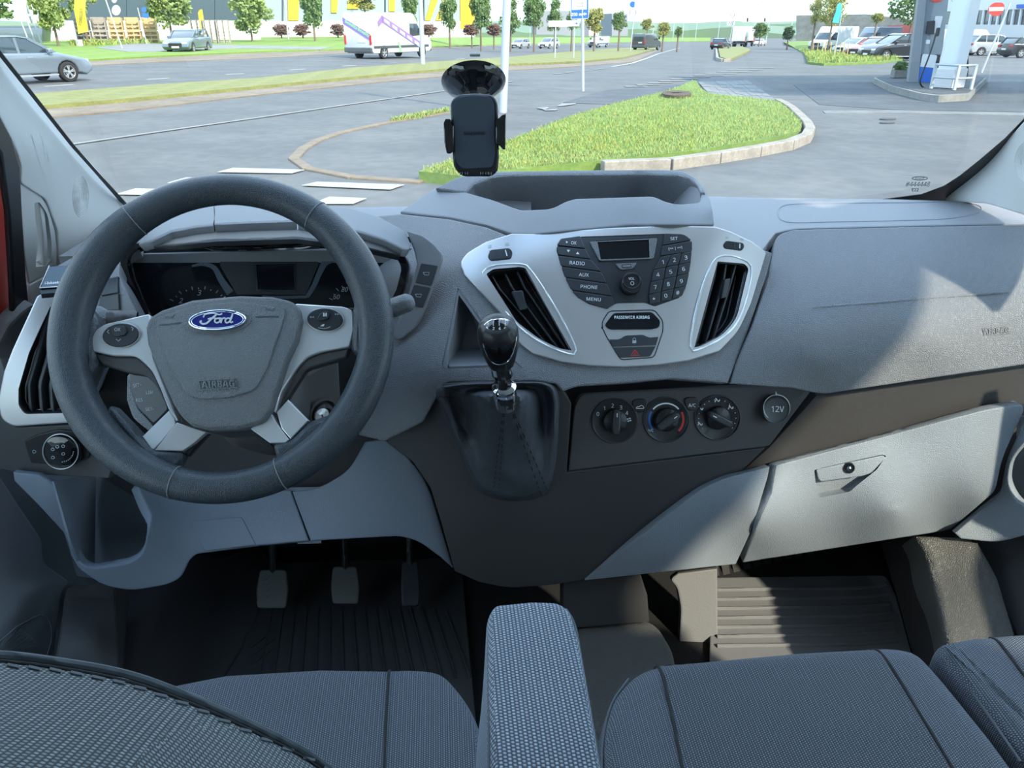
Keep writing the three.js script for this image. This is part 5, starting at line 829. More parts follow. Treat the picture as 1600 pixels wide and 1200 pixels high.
area('driveway', 'pale driveway crossing the far verge', 'path', M.concrete, [[150, 77], [210, 70], [330, 72], [520, 76], [500, 80], [370, 78], [240, 84], [200, 84]], 130);
// near lawn with its kerb stones
const lawnPts = [[655, 284], [720, 261], [800, 232], [875, 202], [950, 177], [1050, 147], [1078, 134, 4], [1086, 131, 3], [1095, 147, 6], [1110, 155, 10], [1200, 165, 10], [1218, 168, 8], [1232, 182, 8], [1251, 202, 8], [1250, 216, 8], [1200, 229], [1175, 235], [1100, 249], [1025, 257], [965, 263], [850, 275], [720, 292]];
area('lawn', 'bright green traffic island lawn beyond the dashboard', 'lawn', M.grassGreen, lawnPts, 130, { max: 14, disp: (u, v) => 60 * Math.max(0, 1 - ((u - 1000) / 220) ** 2) * Math.max(0, 1 - ((v - 205) / 55) ** 2) });
function kerbRun(label, mat, path, w, h, len, skip = 0.012) {
  const k = new THREE.Group(); k.name = numbered('kerb'); scene.add(k); struct(k, label, 'kerb');
  const c = new THREE.CatmullRomCurve3(path.map(([u, v]) => GS(u, v)), false, 'centripetal'), n = Math.min(280, Math.max(1, Math.round(c.getLength() / len))), q = c.getSpacedPoints(n);
  for (let i = 0; i < n; i++) { const a = q[i], b = q[i + 1], l = a.distanceTo(b) - skip, g = box(l, h + 0.05, w, 0, 0, 0, Math.min(0.015, w * 0.1)), m = local('kerb_stone', k, g, mat); m.position.copy(a).add(b).multiplyScalar(0.5); m.position.y += h / 2 - 0.025; m.rotation.y = head(a, b); }
  return k;
}
kerbRun('worn stone kerb round the green lawn', M.kerbStone, [[940, 269], [1000, 268], [1085, 260], [1140, 250], [1200, 240.5], [1240, 231], [1261, 220], [1263, 207], [1248, 189], [1232, 174], [1214, 164]], 0.17, 0.15, 0.95);
kerbRun('flush tan kerb round the asphalt traffic island', M.gutter, [[660, 286], [600, 282.5], [530, 276], [490, 268], [463, 255], [459, 247], [470, 236], [500, 219], [530, 209], [565, 201], [620, 190], [700, 177]], 0.16, 0.03, 1.0);
kerbRun('dark kerb at the small grassy corner by the turning', M.kerbStone, [[1119, 78], [1120, 88], [1123, 95], [1133, 97], [1141, 96.5]], 0.2, 0.18, 1.4);
area('corner_grass', 'small grassy corner with dirt beside the turning', 'grass strip', M.grassDry, [[1122, 75], [1125, 92], [1136, 96], [1143, 95], [1170, 82], [1172, 79], [1160, 74]], 150);
{ // paved crossing: slabs one by one
  const k = new THREE.Group(); k.name = 'paving'; scene.add(k); struct(k, 'grey slab paving behind the lawn', 'paving');
  const A = [1090, 129], B = [1168, 127], C = [1225, 166], Dd = [1112, 153], P = (s, t) => [A[0] + (B[0] - A[0]) * s + (Dd[0] - A[0]) * t + (A[0] - B[0] + C[0] - Dd[0]) * s * t, A[1] + (B[1] - A[1]) * s + (Dd[1] - A[1]) * t + (A[1] - B[1] + C[1] - Dd[1]) * s * t];
  for (let j = 0; j < 6; j++) for (let i = 0; i < 9; i++) { const e = 0.02; put('slab', k, plateG(GS, [P((i + e) / 9, (j + e * 2) / 6), P((i + 1 - e) / 9, (j + e * 2) / 6), P((i + 1 - e) / 9, (j + 1 - e * 2) / 6), P((i + e) / 9, (j + 1 - e * 2) / 6)], { t: 60, b: 0, off: 30 + rr(-4, 4), max: 0 }), M.paver); }
}
area('cycle_path', 'dark asphalt cycle path beside the lawn', 'path', M.asphaltDark, [[880, 161], [915, 150], [950, 141], [1082, 131], [1050, 146], [1012, 156], [975, 164], [930, 163]], 14);
area('forecourt', 'darker paved forecourt round the pump island', 'forecourt', M.asphaltDark, [[1240, 133], [1330, 128], [1760, 128], [1760, 178], [1500, 174], [1400, 172], [1280, 164]], 10);
area('concrete_strip', 'pale concrete apron in front of the pumps', 'apron', M.paver, [[1285, 174], [1400, 173], [1500, 175], [1760, 180], [1760, 184], [1500, 179], [1400, 177], [1290, 178]], 12);
area('weeds_bed', 'overgrown grass bed in front of the parked cars', 'grass strip', M.grassGreen, [[1224, 66], [1262, 64], [1340, 80], [1416, 90], [1410, 95], [1375, 100], [1287, 103], [1262, 100], [1256, 84]], 120);
const mark = (pts, mat = M.roadPaint, lab = 'white painted road marking', grp = 'road markings') => { const o = put('road_marking', scene, plateG(GS, pts, { t: 6, b: 0, off: 22, max: 30 }), mat); o.userData = { kind: 'structure', label: lab, category: 'marking', group: grp }; return o; };
const line = (a, b, w, mat, lab, grp) => { const p = GS(...a), q = GS(...b), n = V(-(q.z - p.z), 0, q.x - p.x).normalize().multiplyScalar(w / 2), c = [p.clone().add(n), q.clone().add(n), q.clone().sub(n), p.clone().sub(n)]; const pr = c.map((x) => { const e = x.clone().sub(EYE), d = e.dot(FW); return [800 + FOCAL * e.dot(RT) / d, 600 - FOCAL * e.dot(UP) / d]; }); return mark(pr, mat, lab, grp); };
for (const q of [[[340, 271], [365, 264.5], [476, 267.5], [456, 273]], [[472, 292], [496, 286.5], [632, 291], [610, 298.5]], [[262, 288], [292, 279.5], [400, 283], [380, 290]], [[182, 306], [212, 297], [330, 300], [310, 309]], [[488, 321], [515, 310], [573, 312.5], [552, 321]]]) mark(q, M.roadPaint, 'broad white zebra crossing bar', 'zebra crossing bars');
for (const [a, b] of [[[112, 227], [256, 206]], [[256, 206], [400, 185.5]], [[400, 185.5], [550, 163.5]], [[550, 163.5], [707, 141]], [[707, 141], [800, 128]]]) line(a, b, 0.10, M.roadPaintWorn, 'thin white lane line on the near carriageway', 'lane line pieces');
for (const [a, b] of [[[955, 105], [987, 99.5]], [[987, 99.5], [1012, 91]], [[1012, 91], [1028, 84.5]], [[1028, 84.5], [1062, 75]]]) line(a, b, 0.22, M.roadPaint, 'white edge line curving round the median tip', 'edge line pieces');
for (const [a, b] of [[[70, 136], [115, 133]], [[229, 125.2], [263, 123]], [[352, 117.2], [381, 115.8]], [[452, 110], [476, 108.6]], [[535, 104], [555, 103]], [[603, 99.6], [620, 98.6]], [[712, 93], [725, 92]], [[832, 86], [842, 85.4]]]) line(a, b, 0.18, M.roadPaint, 'short white lane dash on the far carriageway', 'far lane dashes');
for (const [a, b] of [[[905, 112], [920, 110.4]], [[928, 109.4], [944, 107.6]], [[884, 114.4], [897, 113]], [[866, 116.6], [878, 115.2]]]) line(a, b, 0.14, M.roadPaintWorn, 'faint short dash near the median', 'near dashes');
for (let k = 0; k < 11; k++) { const u = 976 + k * 18, v = 136 - k * 2.9; line([u, v], [u + 34 + k * 2, v - 0.4], 0.3, M.roadPaintWorn, 'faint bar of the distant zebra crossing', 'distant crossing bars'); }
mark([[838, 170], [855, 168.5], [858, 170], [850, 172.5], [872, 171.5], [868, 173.5], [852, 174], [848, 172]], M.roadPaintWorn, 'worn white bicycle symbol on the path', undefined); mark([[870, 167], [878, 163], [900, 162.5], [898, 164], [880, 166.5]], M.roadPaintWorn, 'worn white bar of a bicycle symbol', undefined);
{ // tree stump scar on the lawn
  std('soil', [0.10, 0.075, 0.05], 0.95, { bumpMap: noiseTex('soil', [0, 0, 0], [255, 255, 255], 0.5), bumpScale: 0.02 });
  const o = put('tree_stump', scene, plateG(GS, ell(1056, 160, 23, 4.6, 26), { t: 120, b: 4, off: 232, max: 20 }), M.soil); tag(o, 'flat brown stump scar in the lawn', 'stump');
  for (const [u, v, a, b] of [[1387, 187, 13, 1.3], [1386, 193, 12, 0.9]]) { const m = put('manhole_cover', scene, plateG(GS, ell(u, v, a, b, 20), { t: 20, b: 0, off: 24, max: 0 }), M.rubber); tag(m, 'dark slotted drain cover in the forecourt asphalt', 'drain cover', 'forecourt drains'); }
}
{ // grass blades on the lawn and weeds, as stuff
  const blade = new THREE.BufferGeometry(); blade.setAttribute('position', new THREE.Float32BufferAttribute([-0.006, 0, 0, 0.006, 0, 0, 0.004, 0.05, 0.01, -0.006, 0, 0, 0.004, 0.05, 0.01, -0.004, 0.05, 0.01, -0.004, 0.05, 0.01, 0.004, 0.05, 0.01, 0.0, 0.085, 0.03], 3)); blade.computeVertexNormals();
  std('blade', [0.24, 0.32, 0.085], 0.8);
  const inside = (u, v, q) => { let c = false; for (let i = 0, j = q.length - 1; i < q.length; j = i++) if ((q[i][1] > v) !== (q[j][1] > v) && u < (q[j][0] - q[i][0]) * (v - q[i][1]) / (q[j][1] - q[i][1]) + q[i][0]) c = !c; return c; };
  const scatter = (name, label, q, n, s0, s1, up, tall) => {
    const us = q.map((p) => p[0]), vs = q.map((p) => p[1]), a = Math.min(...us), b = Math.max(...us), c = Math.min(...vs), d = Math.max(...vs), im = new THREE.InstancedMesh(blade, M.blade, n), m = new THREE.Matrix4(), col = new THREE.Color(); let k = 0;
    const y0 = GS((a + b) / 2, c).distanceTo(EYE), y1 = GS((a + b) / 2, d).distanceTo(EYE);
    while (k < n) { const u = rr(a, b), v = rr(c, d); if (!inside(u, v, q)) continue; const p = GS(u, v); p.y += up(u, v); const s = rr(s0, s1); m.compose(p, new THREE.Quaternion().setFromEuler(new THREE.Euler(rr(-0.4, 0.4), rr(0, 6.28), rr(-0.4, 0.4))), V(s * tall, s, s * tall)); im.setMatrixAt(k, m); col.setRGB(rr(0.75, 1.35), rr(0.8, 1.1), rr(0.7, 1.1)); im.setColorAt(k, col); k++; }
    im.name = numbered(name); im.castShadow = im.receiveShadow = true; scene.add(im); im.userData = { kind: 'stuff', label, category: 'grass' };
  };
  scatter('grass', 'short green blades all over the lawn', lawnPts, 30000, 0.4, 0.85, (u, v) => 0.12 + 0.06 * Math.max(0, 1 - ((u - 1000) / 220) ** 2) * Math.max(0, 1 - ((v - 205) / 55) ** 2), 1.4);
  scatter('weeds', 'tall unmown weeds in front of the parked cars', [[1226, 66], [1262, 64], [1340, 80], [1414, 90], [1408, 95], [1375, 99.5], [1287, 102.5], [1262, 99], [1256, 84]], 9000, 1.6, 4.2, () => 0.1, 1.2);
  scatter('weeds', 'weed tufts along the traffic island edge', [[612, 190], [660, 181], [702, 173], [702, 176], [660, 185], [612, 192]], 900, 0.7, 1.6, () => 0, 1.5);
  scatter('weeds', 'rough weeds below the timber yard', [[110, 70], [150, 64], [235, 62], [235, 70], [150, 73], [110, 74]], 2500, 3, 6, () => 0.1, 2);
}
// ---------------------------------------------------------------- vehicles
std('tyre', [0.02, 0.02, 0.021], 0.85); std('rim', [0.5, 0.51, 0.52], 0.3, { metalness: 0.7 }); std('carGlass', [0.03, 0.045, 0.055], 0.08, { clearcoat: 1 });
std('lampRed', [0.45, 0.02, 0.02], 0.2); std('lampClear', [0.7, 0.72, 0.75], 0.15); std('plateWhite', [0.7, 0.7, 0.7], 0.5);
const paint = (n, c, r = 0.28) => std(n, c, r, { clearcoat: 1, clearcoatRoughness: 0.06, metalness: 0.25 });
paint('paintGrey', [0.17, 0.21, 0.25]); paint('paintSlate', [0.13, 0.165, 0.20]); paint('paintWhite', [0.72, 0.73, 0.74]); paint('paintBlack', [0.012, 0.014, 0.02]); paint('paintSilver', [0.42, 0.44, 0.46]); paint('paintRed', [0.30, 0.04, 0.035]); paint('paintDarkGrey', [0.07, 0.08, 0.09]); paint('paintPale', [0.45, 0.52, 0.60]);
const wheelG = (() => { const t = lathe([[0.14, -0.11], [0.29, -0.11], [0.325, -0.08], [0.33, 0], [0.325, 0.08], [0.29, 0.11], [0.21, 0.11], [0.20, 0.085], [0.14, 0.085]], 28); t.rotateX(Math.PI / 2); return boxUV(t); })();
const rimG = (() => { const a = []; for (let k = 0; k < 5; k++) for (const d of [-0.16, 0.16]) { const b = new THREE.BoxGeometry(0.035, 0.19, 0.03); b.translate(0, 0.115, 0.08); b.rotateZ(k * 1.2566 + d); a.push(b); } const h = new THREE.CylinderGeometry(0.05, 0.05, 0.04, 12); h.rotateX(Math.PI / 2); h.translate(0, 0, 0.085); a.push(h); const r = new THREE.TorusGeometry(0.205, 0.014, 6, 28); r.translate(0, 0, 0.095); a.push(r); return boxUV(merge(a)); })();
const ext = (pts, w, bev = 0.05, seg = 3) => { const s = new THREE.Shape(pts.map(([x, y]) => new THREE.Vector2(x, y))), g = new THREE.ExtrudeGeometry(s, { depth: w - 2 * bev, bevelEnabled: true, bevelThickness: bev, bevelSize: bev * 0.8, bevelOffset: -bev * 0.8, bevelSegments: seg, curveSegments: 8 }); g.translate(0, 0, -(w - 2 * bev) / 2); return finish(g, 40); };
function arched(L, y0, R, xs, top) { // outline of a lower body, wheel arches cut out of its bottom edge
  const o = []; for (const x of xs) for (let k = 0; k <= 8; k++) { const a = Math.PI - k / 8 * Math.PI; o.push([x + R * Math.cos(a), Math.max(y0, 0.33 + R * Math.sin(a) - 0.02)]); } return [[-L / 2 + 0.08, y0 + 0.1], ...[[-L / 2 + 0.2, y0]], ...o, [L / 2 - 0.25, y0], [L / 2 - 0.05, y0 + 0.12], ...top];
}
function car(label, mat, p, turn, { L = 4.5, W = 1.8, H = 1.47, kind = 'estate', plateFront = true, group } = {}) {
  const c = thing('car', label, 'car', p, group); c.rotation.y = turn; const s = L / 4.5, wb = 1.36 * s, belt = H * 0.63, suv = kind === 'suv';
  const top = [[L / 2, 0.42], [L / 2 - 0.03, 0.60], [L / 2 - 0.22, 0.74 * H / 1.47], [L / 2 - 1.15 * s, belt + 0.02], [-L / 2 + 0.12, belt + 0.06], [-L / 2 + 0.02, 0.62], [-L / 2, 0.45]];
  local('body', c, ext(arched(L, 0.22, 0.37, [-wb, wb], top), W, 0.09), mat);
  const rear = kind === 'sedan' ? -L / 2 + 0.75 * s : -L / 2 + 0.18, cab = [[L / 2 - 1.15 * s, belt], [L / 2 - 1.95 * s, H - 0.08], [L / 2 - 2.3 * s, H - 0.02], [rear + 0.7 * s, H - 0.02], [rear + 0.35 * s, H - 0.1], [rear, belt]];
  const cb = local('cabin', c, ext(cab, W * 0.86, 0.07), M.carGlass);
  local('roof', cb, ext([[L / 2 - 1.92 * s, H - 0.075], [L / 2 - 2.3 * s, H], [rear + 0.7 * s, H], [rear + 0.32 * s, H - 0.085], [rear + 0.42 * s, H - 0.11], [rear + 0.7 * s, H - 0.06], [L / 2 - 2.3 * s, H - 0.06], [L / 2 - 1.9 * s, H - 0.10]], W * 0.88, 0.04), mat);
  for (const z of [-1, 1]) { // pillars and mirror
    const zz = z * W * 0.425;
    const pil = (a, b, w) => { const d = Math.hypot(b[0] - a[0], b[1] - a[1]), g = box(d, w, 0.05); g.rotateZ(Math.atan2(b[1] - a[1], b[0] - a[0])); g.translate((a[0] + b[0]) / 2, (a[1] + b[1]) / 2, zz); return g; };
    local('window_pillar', cb, merge([pil([L / 2 - 1.15 * s, belt], [L / 2 - 1.98 * s, H - 0.08], 0.09), pil([-0.1, belt], [-0.16, H - 0.06], 0.09), pil([rear + 0.02, belt + 0.03], [rear + 0.4 * s, H - 0.1], 0.14), pil([-1.05 * s, belt], [-1.15 * s, H - 0.06], 0.06)]), mat);
    local('mirror', c, box(0.16, 0.14, 0.18, L / 2 - 1.45 * s, belt + 0.08, z * (W / 2 + 0.06), 0.04), mat);
    for (const x of [-wb, wb]) { const w = local('wheel', c, wheelG, M.tyre); w.position.set(x, 0.33, z * (W / 2 - 0.11)); if (z < 0) w.rotation.y = Math.PI; local('rim', w, rimG, M.rim); }
    local('headlamp', c, box(0.1, 0.13, 0.38, L / 2 - 0.10, 0.66, z * (W / 2 - 0.3), 0.03), M.lampClear);
    local('tail_lamp', c, box(0.1, 0.17, 0.32, -L / 2 + 0.06, belt - 0.12, z * (W / 2 - 0.24), 0.03), M.lampRed);
    local('sill', c, box(2 * wb - 0.8, 0.05, 0.03, 0, 0.27, z * (W / 2)), M.rim);
    for (const x of [0.15, -0.85]) local('door_handle', c, box(0.18, 0.03, 0.02, x * s, belt - 0.1, z * (W / 2 + 0.005)), M.rim);
  }
  local('grille', c, box(0.05, 0.26, W * 0.5, L / 2 - 0.02, 0.52, 0, 0.02), M.blackPlastic);
  for (const x of [1, -1]) local('number_plate', c, box(0.02, 0.11, 0.5, x * (L / 2 + 0.01), x > 0 ? 0.40 : 0.6, 0), M.plateWhite);
  return c;
}
function van(label, mat, p, turn, { L = 5.9, W = 2.05, H = 2.5, low = false, group } = {}) {
  const c = thing('van', label, 'van', p, group); c.rotation.y = turn; const wb = L * 0.31, nose = L / 2;
  const b = local('body', c, ext(arched(L, 0.32, 0.40, [-wb, wb + 0.15], [[nose, 0.55], [nose - 0.04, 0.95], [nose - 0.25, 1.12], [nose - 0.85, 1.28], [nose - 1.45, H * 0.78], [nose - 1.8, H - 0.05], [nose - 2.1, H], [-L / 2 + 0.1, H], [-L / 2, H - 0.12], [-L / 2, 0.6]]), W, 0.09), mat);
  const q = (z) => ext([[nose - 0.98, 1.27], [nose - 1.52, H * 0.77], [nose - 2.3, H * 0.77], [nose - 2.3, 1.2]], 0.03, 0.008).translate(0, 0, z);
  for (const z of [-1, 1]) {
    local('side_window', c, q(z * (W / 2 + 0.004)), M.carGlass);
    local('rub_strip', c, box(L - 0.5, 0.14, 0.03, -0.1, 0.66, z * (W / 2 + 0.005)), M.paintDarkGrey);
    for (const x of [-wb, wb + 0.15]) { const w = local('wheel', c, wheelG, M.tyre); w.position.set(x, 0.35, z * (W / 2 - 0.12)); w.scale.setScalar(1.06); if (z < 0) w.rotation.y = Math.PI; local('rim', w, rimG, M.rim); }
    local('tail_lamp', c, box(0.06, 0.5, 0.14, -L / 2 - 0.005, 1.05, z * (W / 2 - 0.09), 0.02), M.lampRed);
    local('headlamp', c, box(0.2, 0.28, 0.3, nose - 0.1, 0.98, z * (W / 2 - 0.26), 0.04), M.lampClear);
    local('mirror', c, box(0.14, 0.34, 0.2, nose - 1.1, 1.5, z * (W / 2 + 0.14), 0.04), M.blackPlastic);
  }
  const ws = ext([[nose - 0.84, 1.29], [nose - 1.44, H * 0.775], [nose - 1.47, H * 0.775], [nose - 0.88, 1.27]], W * 0.84, 0.01); local('windscreen', c, ws, M.carGlass);
  local('bumper', c, box(0.16, 0.28, W * 0.98, -L / 2 - 0.02, 0.52, 0, 0.05), M.paintDarkGrey); local('bumper', c, box(0.16, 0.3, W * 0.96, nose - 0.04, 0.5, 0, 0.05), M.paintDarkGrey);
  local('grille', c, box(0.05, 0.3, W * 0.5, nose - 0.03, 0.82, 0, 0.02), M.blackPlastic);
  local('number_plate', c, box(0.02, 0.12, 0.52, -L / 2 - 0.02, 0.98, W * 0.15), M.plateWhite);
  if (low) local('rear_window', c, box(0.03, 0.5, W * 0.7, -L / 2 - 0.005, H * 0.72, 0, 0.01), M.carGlass);
  return c;
}
const roadA = head(GS(230, 125), GS(476, 109));
const side = V(-Math.sin(roadA), 0, -Math.cos(roadA));            // away from us, across the far road
{
  const g = GS(109, 128.5), f = V(Math.cos(roadA), 0, -Math.sin(roadA));
  car('blue grey car driving past beside the windscreen pillar', M.paintGrey, g.clone().addScaledVector(f, -1.36).addScaledVector(side, 0.82), roadA, { L: 4.6, H: 1.47 });
  const pe = GS(296, 82); car('dark slate estate car parked on the verge by the timber yard', M.paintSlate, pe, head(GS(320, 78), GS(262, 83)), { L: 4.8, H: 1.5 });
}
{ // white delivery van with purple stripe
  const r = GS(600, 92.5), L = 6.0, f = r.clone().setY(0).normalize().applyAxisAngle(V(0, 1, 0), -38 * Math.PI / 180), rt = V(-f.z, 0, f.x), a = Math.atan2(-f.z, f.x);
  const c = r.clone().addScaledVector(f, L * 0.31).addScaledVector(rt, -0.93);
  const v = van('white delivery van with purple and green diagonal stripes', M.paintWhite, c, a, { L, H: 2.5 });
  std('purple', [0.24, 0.14, 0.40], 0.5); std('limeGreen', [0.25, 0.72, 0.25], 0.5);
  const z = 1.05; // near side
  const st = (pts, m, zz) => { const s = new THREE.Shape(pts.map(([x, y]) => new THREE.Vector2(x, y))), g = new THREE.ExtrudeGeometry(s, { depth: 0.012, bevelEnabled: false }); g.translate(0, 0, zz); return local('stripe', v, boxUV(g), m); };
  st([[-2.35, 2.05], [-1.95, 2.33], [-1.9, 2.0], [-2.35, 1.72]], M.purple, z); st([[-1.98, 2.36], [2.0, 0.80], [2.2, 0.42], [1.9, 0.42], [1.75, 0.52], [-1.95, 1.98]], M.purple, z);
  for (let k = 0; k < 5; k++) { const x = -1.75 + k * 0.72, y = 2.13 - k * 0.295; st([[x, y + 0.04], [x + 0.46, y - 0.145], [x + 0.46, y - 0.305], [x, y - 0.12]], M.paintWhite, z + 0.004); const g = new THREE.ExtrudeGeometry(textShapes('Benolite', 0.13, fontB), { depth: 0.01, bevelEnabled: false, curveSegments: 2 }); g.rotateZ(-0.39); g.scale(0.62, 1, 1); g.translate(x + 0.03, y - 0.10, z + 0.01); local('lettering', v, boxUV(g), M.limeGreen); }
  st([[-0.55, 0.95], [-0.45, 0.95], [-0.2, 0.35], [-0.4, 0.35]], M.limeGreen, z + 0.004);
  const rs = new THREE.Shape([[-1.0, 2.25], [-1.0, 1.9], [0.95, 1.0], [0.95, 1.35]].map(([x, y]) => new THREE.Vector2(x, y))), rg = new THREE.ExtrudeGeometry(rs, { depth: 0.012, bevelEnabled: false }); rg.rotateY(-Math.PI / 2); rg.translate(-L / 2 - 0.01, 0, 0); local('stripe', v, boxUV(rg), M.purple);
  for (const [x, y] of [[-0.85, 1.98], [0.05, 1.56]]) { const g = new THREE.ExtrudeGeometry(textShapes('Benolite', 0.17, fontB), { depth: 0.01, bevelEnabled: false, curveSegments: 2 }); g.rotateZ(-0.44); g.translate(x, y, 0); g.rotateY(-Math.PI / 2); g.translate(-L / 2 - 0.02, 0, 0); local('lettering', v, boxUV(g), M.limeGreen); }
}
const sized = (u, v0, v1, H) => { const k = ray(u, v1), b = ray(u, v0); let lo = 10, hi = 400; for (let i = 0; i < 40; i++) { const d = (lo + hi) / 2, p = far(u, d); const y0 = yAt(p, v0), y1 = yAt(p, v1); (y1 - y0 < H) ? lo = d : hi = d; } const p = far(u, lo); p.y = Math.min(TH(p.x, p.z) + 0.02, yAt(p, v0)); return p; };
const toEye = (p) => head(p, EYE);
{ // distant traffic
  const P = (u, v0, v1, H) => { const p = sized(u, v0, v1, H); p.y = TH(p.x, p.z) + 0.02; return p; };
  let p;
  p = P(1008, 71, 45, 2.0); van('dark grey van driving away past the median tip', M.paintDarkGrey, p, toEye(p) + Math.PI - 0.45, { L: 5.0, W: 1.95, H: 2.0, low: true });
  p = P(1123, 73, 56, 1.45); car('black saloon driving away beside the yield sign', M.paintBlack, p, toEye(p) + Math.PI - 0.3, { kind: 'sedan' });
  p = P(1183, 69, 58, 1.5); car('white car driving away beyond the lorry', M.paintWhite, p, toEye(p) + Math.PI - 0.3, {});
  p = P(813, 66, 50, 1.5); car('silver hatchback parked on the verge facing the road', M.paintSilver, p, toEye(p) - 0.5, { L: 4.1 });
  p = P(857, 65, 48, 1.6); car('pale car with dark bonnet parked behind the direction sign', M.paintSilver, p, toEye(p) - 0.5, { L: 4.3, H: 1.6 });
  p = P(934, 65, 48, 1.8); van('small pale van parked beyond the direction sign', M.paintPale, p, toEye(p) - 0.6, { L: 4.4, W: 1.8, H: 1.85 });
  // lorry
  p = P(1156, 69, 37, 3.7); const t = thing('lorry', 'lorry with white box body seen from behind', 'lorry', p); t.rotation.y = toEye(p) + Math.PI - 0.25;
  local('box_body', t, box(7, 2.6, 2.5, 0, 2.35, 0, 0.05), M.paintWhite); local('chassis', t, box(7.4, 0.25, 1.0, 0, 0.9, 0), M.blackPlastic); local('cab', t, box(1.9, 2.4, 2.4, 4.5, 1.9, 0, 0.15), M.paintRed); local('underrun_bar', t, box(0.1, 0.18, 2.4, -3.5, 0.65, 0), M.paintDarkGrey); local('side_panel', t, box(1.2, 1.0, 0.04, -2.6, 1.4, 1.27), M.paintRed);
  for (const x of [-2.4, -1.2, 3.6]) for (const z of [-1, 1]) { const w = local('wheel', t, wheelG, M.tyre); w.scale.setScalar(1.5); w.position.set(x, 0.5, z * 1.05); }
  // right-hand car park
  p = P(1398, 93, 51, 1.64); car('black off-road car parked in front of the weeds', M.paintBlack, p, toEye(p) - 0.95, { L: 4.66, W: 1.9, H: 1.64, kind: 'suv' });
  p = P(1366, 88, 54, 1.5); car('dark red car parked between the black and silver cars', M.paintRed, p, toEye(p) - 0.8, {});
  p = P(1334, 84, 57, 1.43); car('silver hatchback parked behind the weeds beside the vans', M.paintSilver, p, toEye(p) - 0.75, { L: 4.2, H: 1.43 });
  p = P(1362, 76, 38, 2.6); van('tall grey panel van parked behind the silver car', M.paintGrey, p, toEye(p) - 0.7, { H: 2.6 });
  p = P(1296, 77, 37, 2.6); van('white panel van with black nose parked beside the weeds', M.paintWhite, p, toEye(p) - 0.62, { H: 2.6 });
  p = P(1398, 72, 45, 1.9); van('pale blue small van parked far behind the black car', M.paintPale, p, toEye(p) - 2.4, { L: 4.6, H: 1.9 });
  p = P(1545, 87, 54, 1.66); p.y = TH(p.x, p.z); car('silver off-road car parked beyond the pump island', M.paintSilver, p, toEye(p) + Math.PI - 1.1, { L: 4.4, W: 1.85, H: 1.66, kind: 'suv' });
  p = P(1605, 91, 57, 1.5); car('dark blue hatchback parked beside the silver off-road car', M.paintBlack, p, toEye(p) + Math.PI - 0.95, { L: 4.3 });
  p = far(1512, 86); van('white van behind the silver off-road car', M.paintWhite, p, toEye(p) + Math.PI - 1.5, { L: 5.2, H: 2.1 });
}
// ---------------------------------------------------------------- trees, poles, signs, buildings, filling station
std('shrubRed', [0.20, 0.12, 0.10], 0.85); std('bark', [0.16, 0.12, 0.09], 0.9); std('leafLight', [0.26, 0.34, 0.10], 0.75, { transmission: 0.25, thickness: 0 }); std('leafMid', [0.15, 0.24, 0.075], 0.75, { transmission: 0.25, thickness: 0 }); std('leafDark', [0.045, 0.085, 0.035], 0.85); std('leafAutumn', [0.34, 0.34, 0.10], 0.75, { transmission: 0.25, thickness: 0 });
function crownG(n, size, shape) { // leaves scattered over a lumpy crown of unit radius
  const p = [], a = V(), b = V(), lumps = Array.from({ length: 26 }, () => { const t = rr(0, 6.283), y = rr(-0.9, 0.95), r = shape(y) * rr(0.45, 0.8); return [Math.cos(t) * r, y, Math.sin(t) * r, rr(0.22, 0.4)]; });
  for (let i = 0; i < n; i++) {
    const l = i % 4 ? lumps[i % lumps.length] : [0, rr(-0.6, 0.6), 0, 0.5], d = V(rr(-1, 1), rr(-1, 1), rr(-1, 1)).normalize().multiplyScalar(l[3] * Math.pow(rnd(), 0.35)), c = V(l[0] + d.x, l[1] + d.y * 0.9, l[2] + d.z);
    a.set(rr(-1, 1), rr(-1, 1), rr(-1, 1)).normalize().multiplyScalar(size * rr(0.6, 1.2)); b.set(rr(-1, 1), rr(-1, 1), rr(-1, 1)).cross(a).normalize().multiplyScalar(size * rr(0.5, 0.9));
    p.push(c.x - a.x, c.y - a.y, c.z - a.z, c.x + b.x, c.y + b.y, c.z + b.z, c.x + a.x, c.y + a.y, c.z + a.z, c.x - a.x, c.y - a.y, c.z - a.z, c.x + a.x, c.y + a.y, c.z + a.z, c.x - b.x, c.y - b.y, c.z - b.z);
  }
  const g = new THREE.BufferGeometry(); g.setAttribute('position', new THREE.Float32BufferAttribute(p, 3)); g.computeVertexNormals(); return boxUV(g);
}
const oval = (y) => Math.sqrt(Math.max(0.05, 1 - y * y)), cone = (y) => Math.max(0.12, 0.85 - 0.75 * (y * 0.5 + 0.5)) + 0.15;
const crowns = [crownG(3000, 0.085, oval), crownG(3000, 0.085, oval), crownG(2800, 0.08, cone)], birch = crownG(2600, 0.065, oval);
function tree(label, u, vb, vt, wpx, vc, mat, { form = 0, d = 0, group = 'roadside trees' } = {}) {
  const p = far(u, d || Math.min(GS(u, vb).setY(0).length(), 96)), y1 = yAt(p, vt), yc = yAt(p, vc), w = wpx * mpp(p) / 2, h = (y1 - yc) / 2;
  const t = thing('tree', label, 'tree', p, group);
  local('trunk', t, boxUV(new THREE.CylinderGeometry(0.07, 0.12, yc - p.y + h * 1.2, 8).translate(0, (yc - p.y + h * 1.2) / 2, 0)), M.bark);
  const c = local('crown', t, form === 3 ? birch : crowns[form], mat); c.position.y = yc + h - p.y; c.scale.set(w, h, w); c.rotation.y = rr(0, 6);
  return t;
}
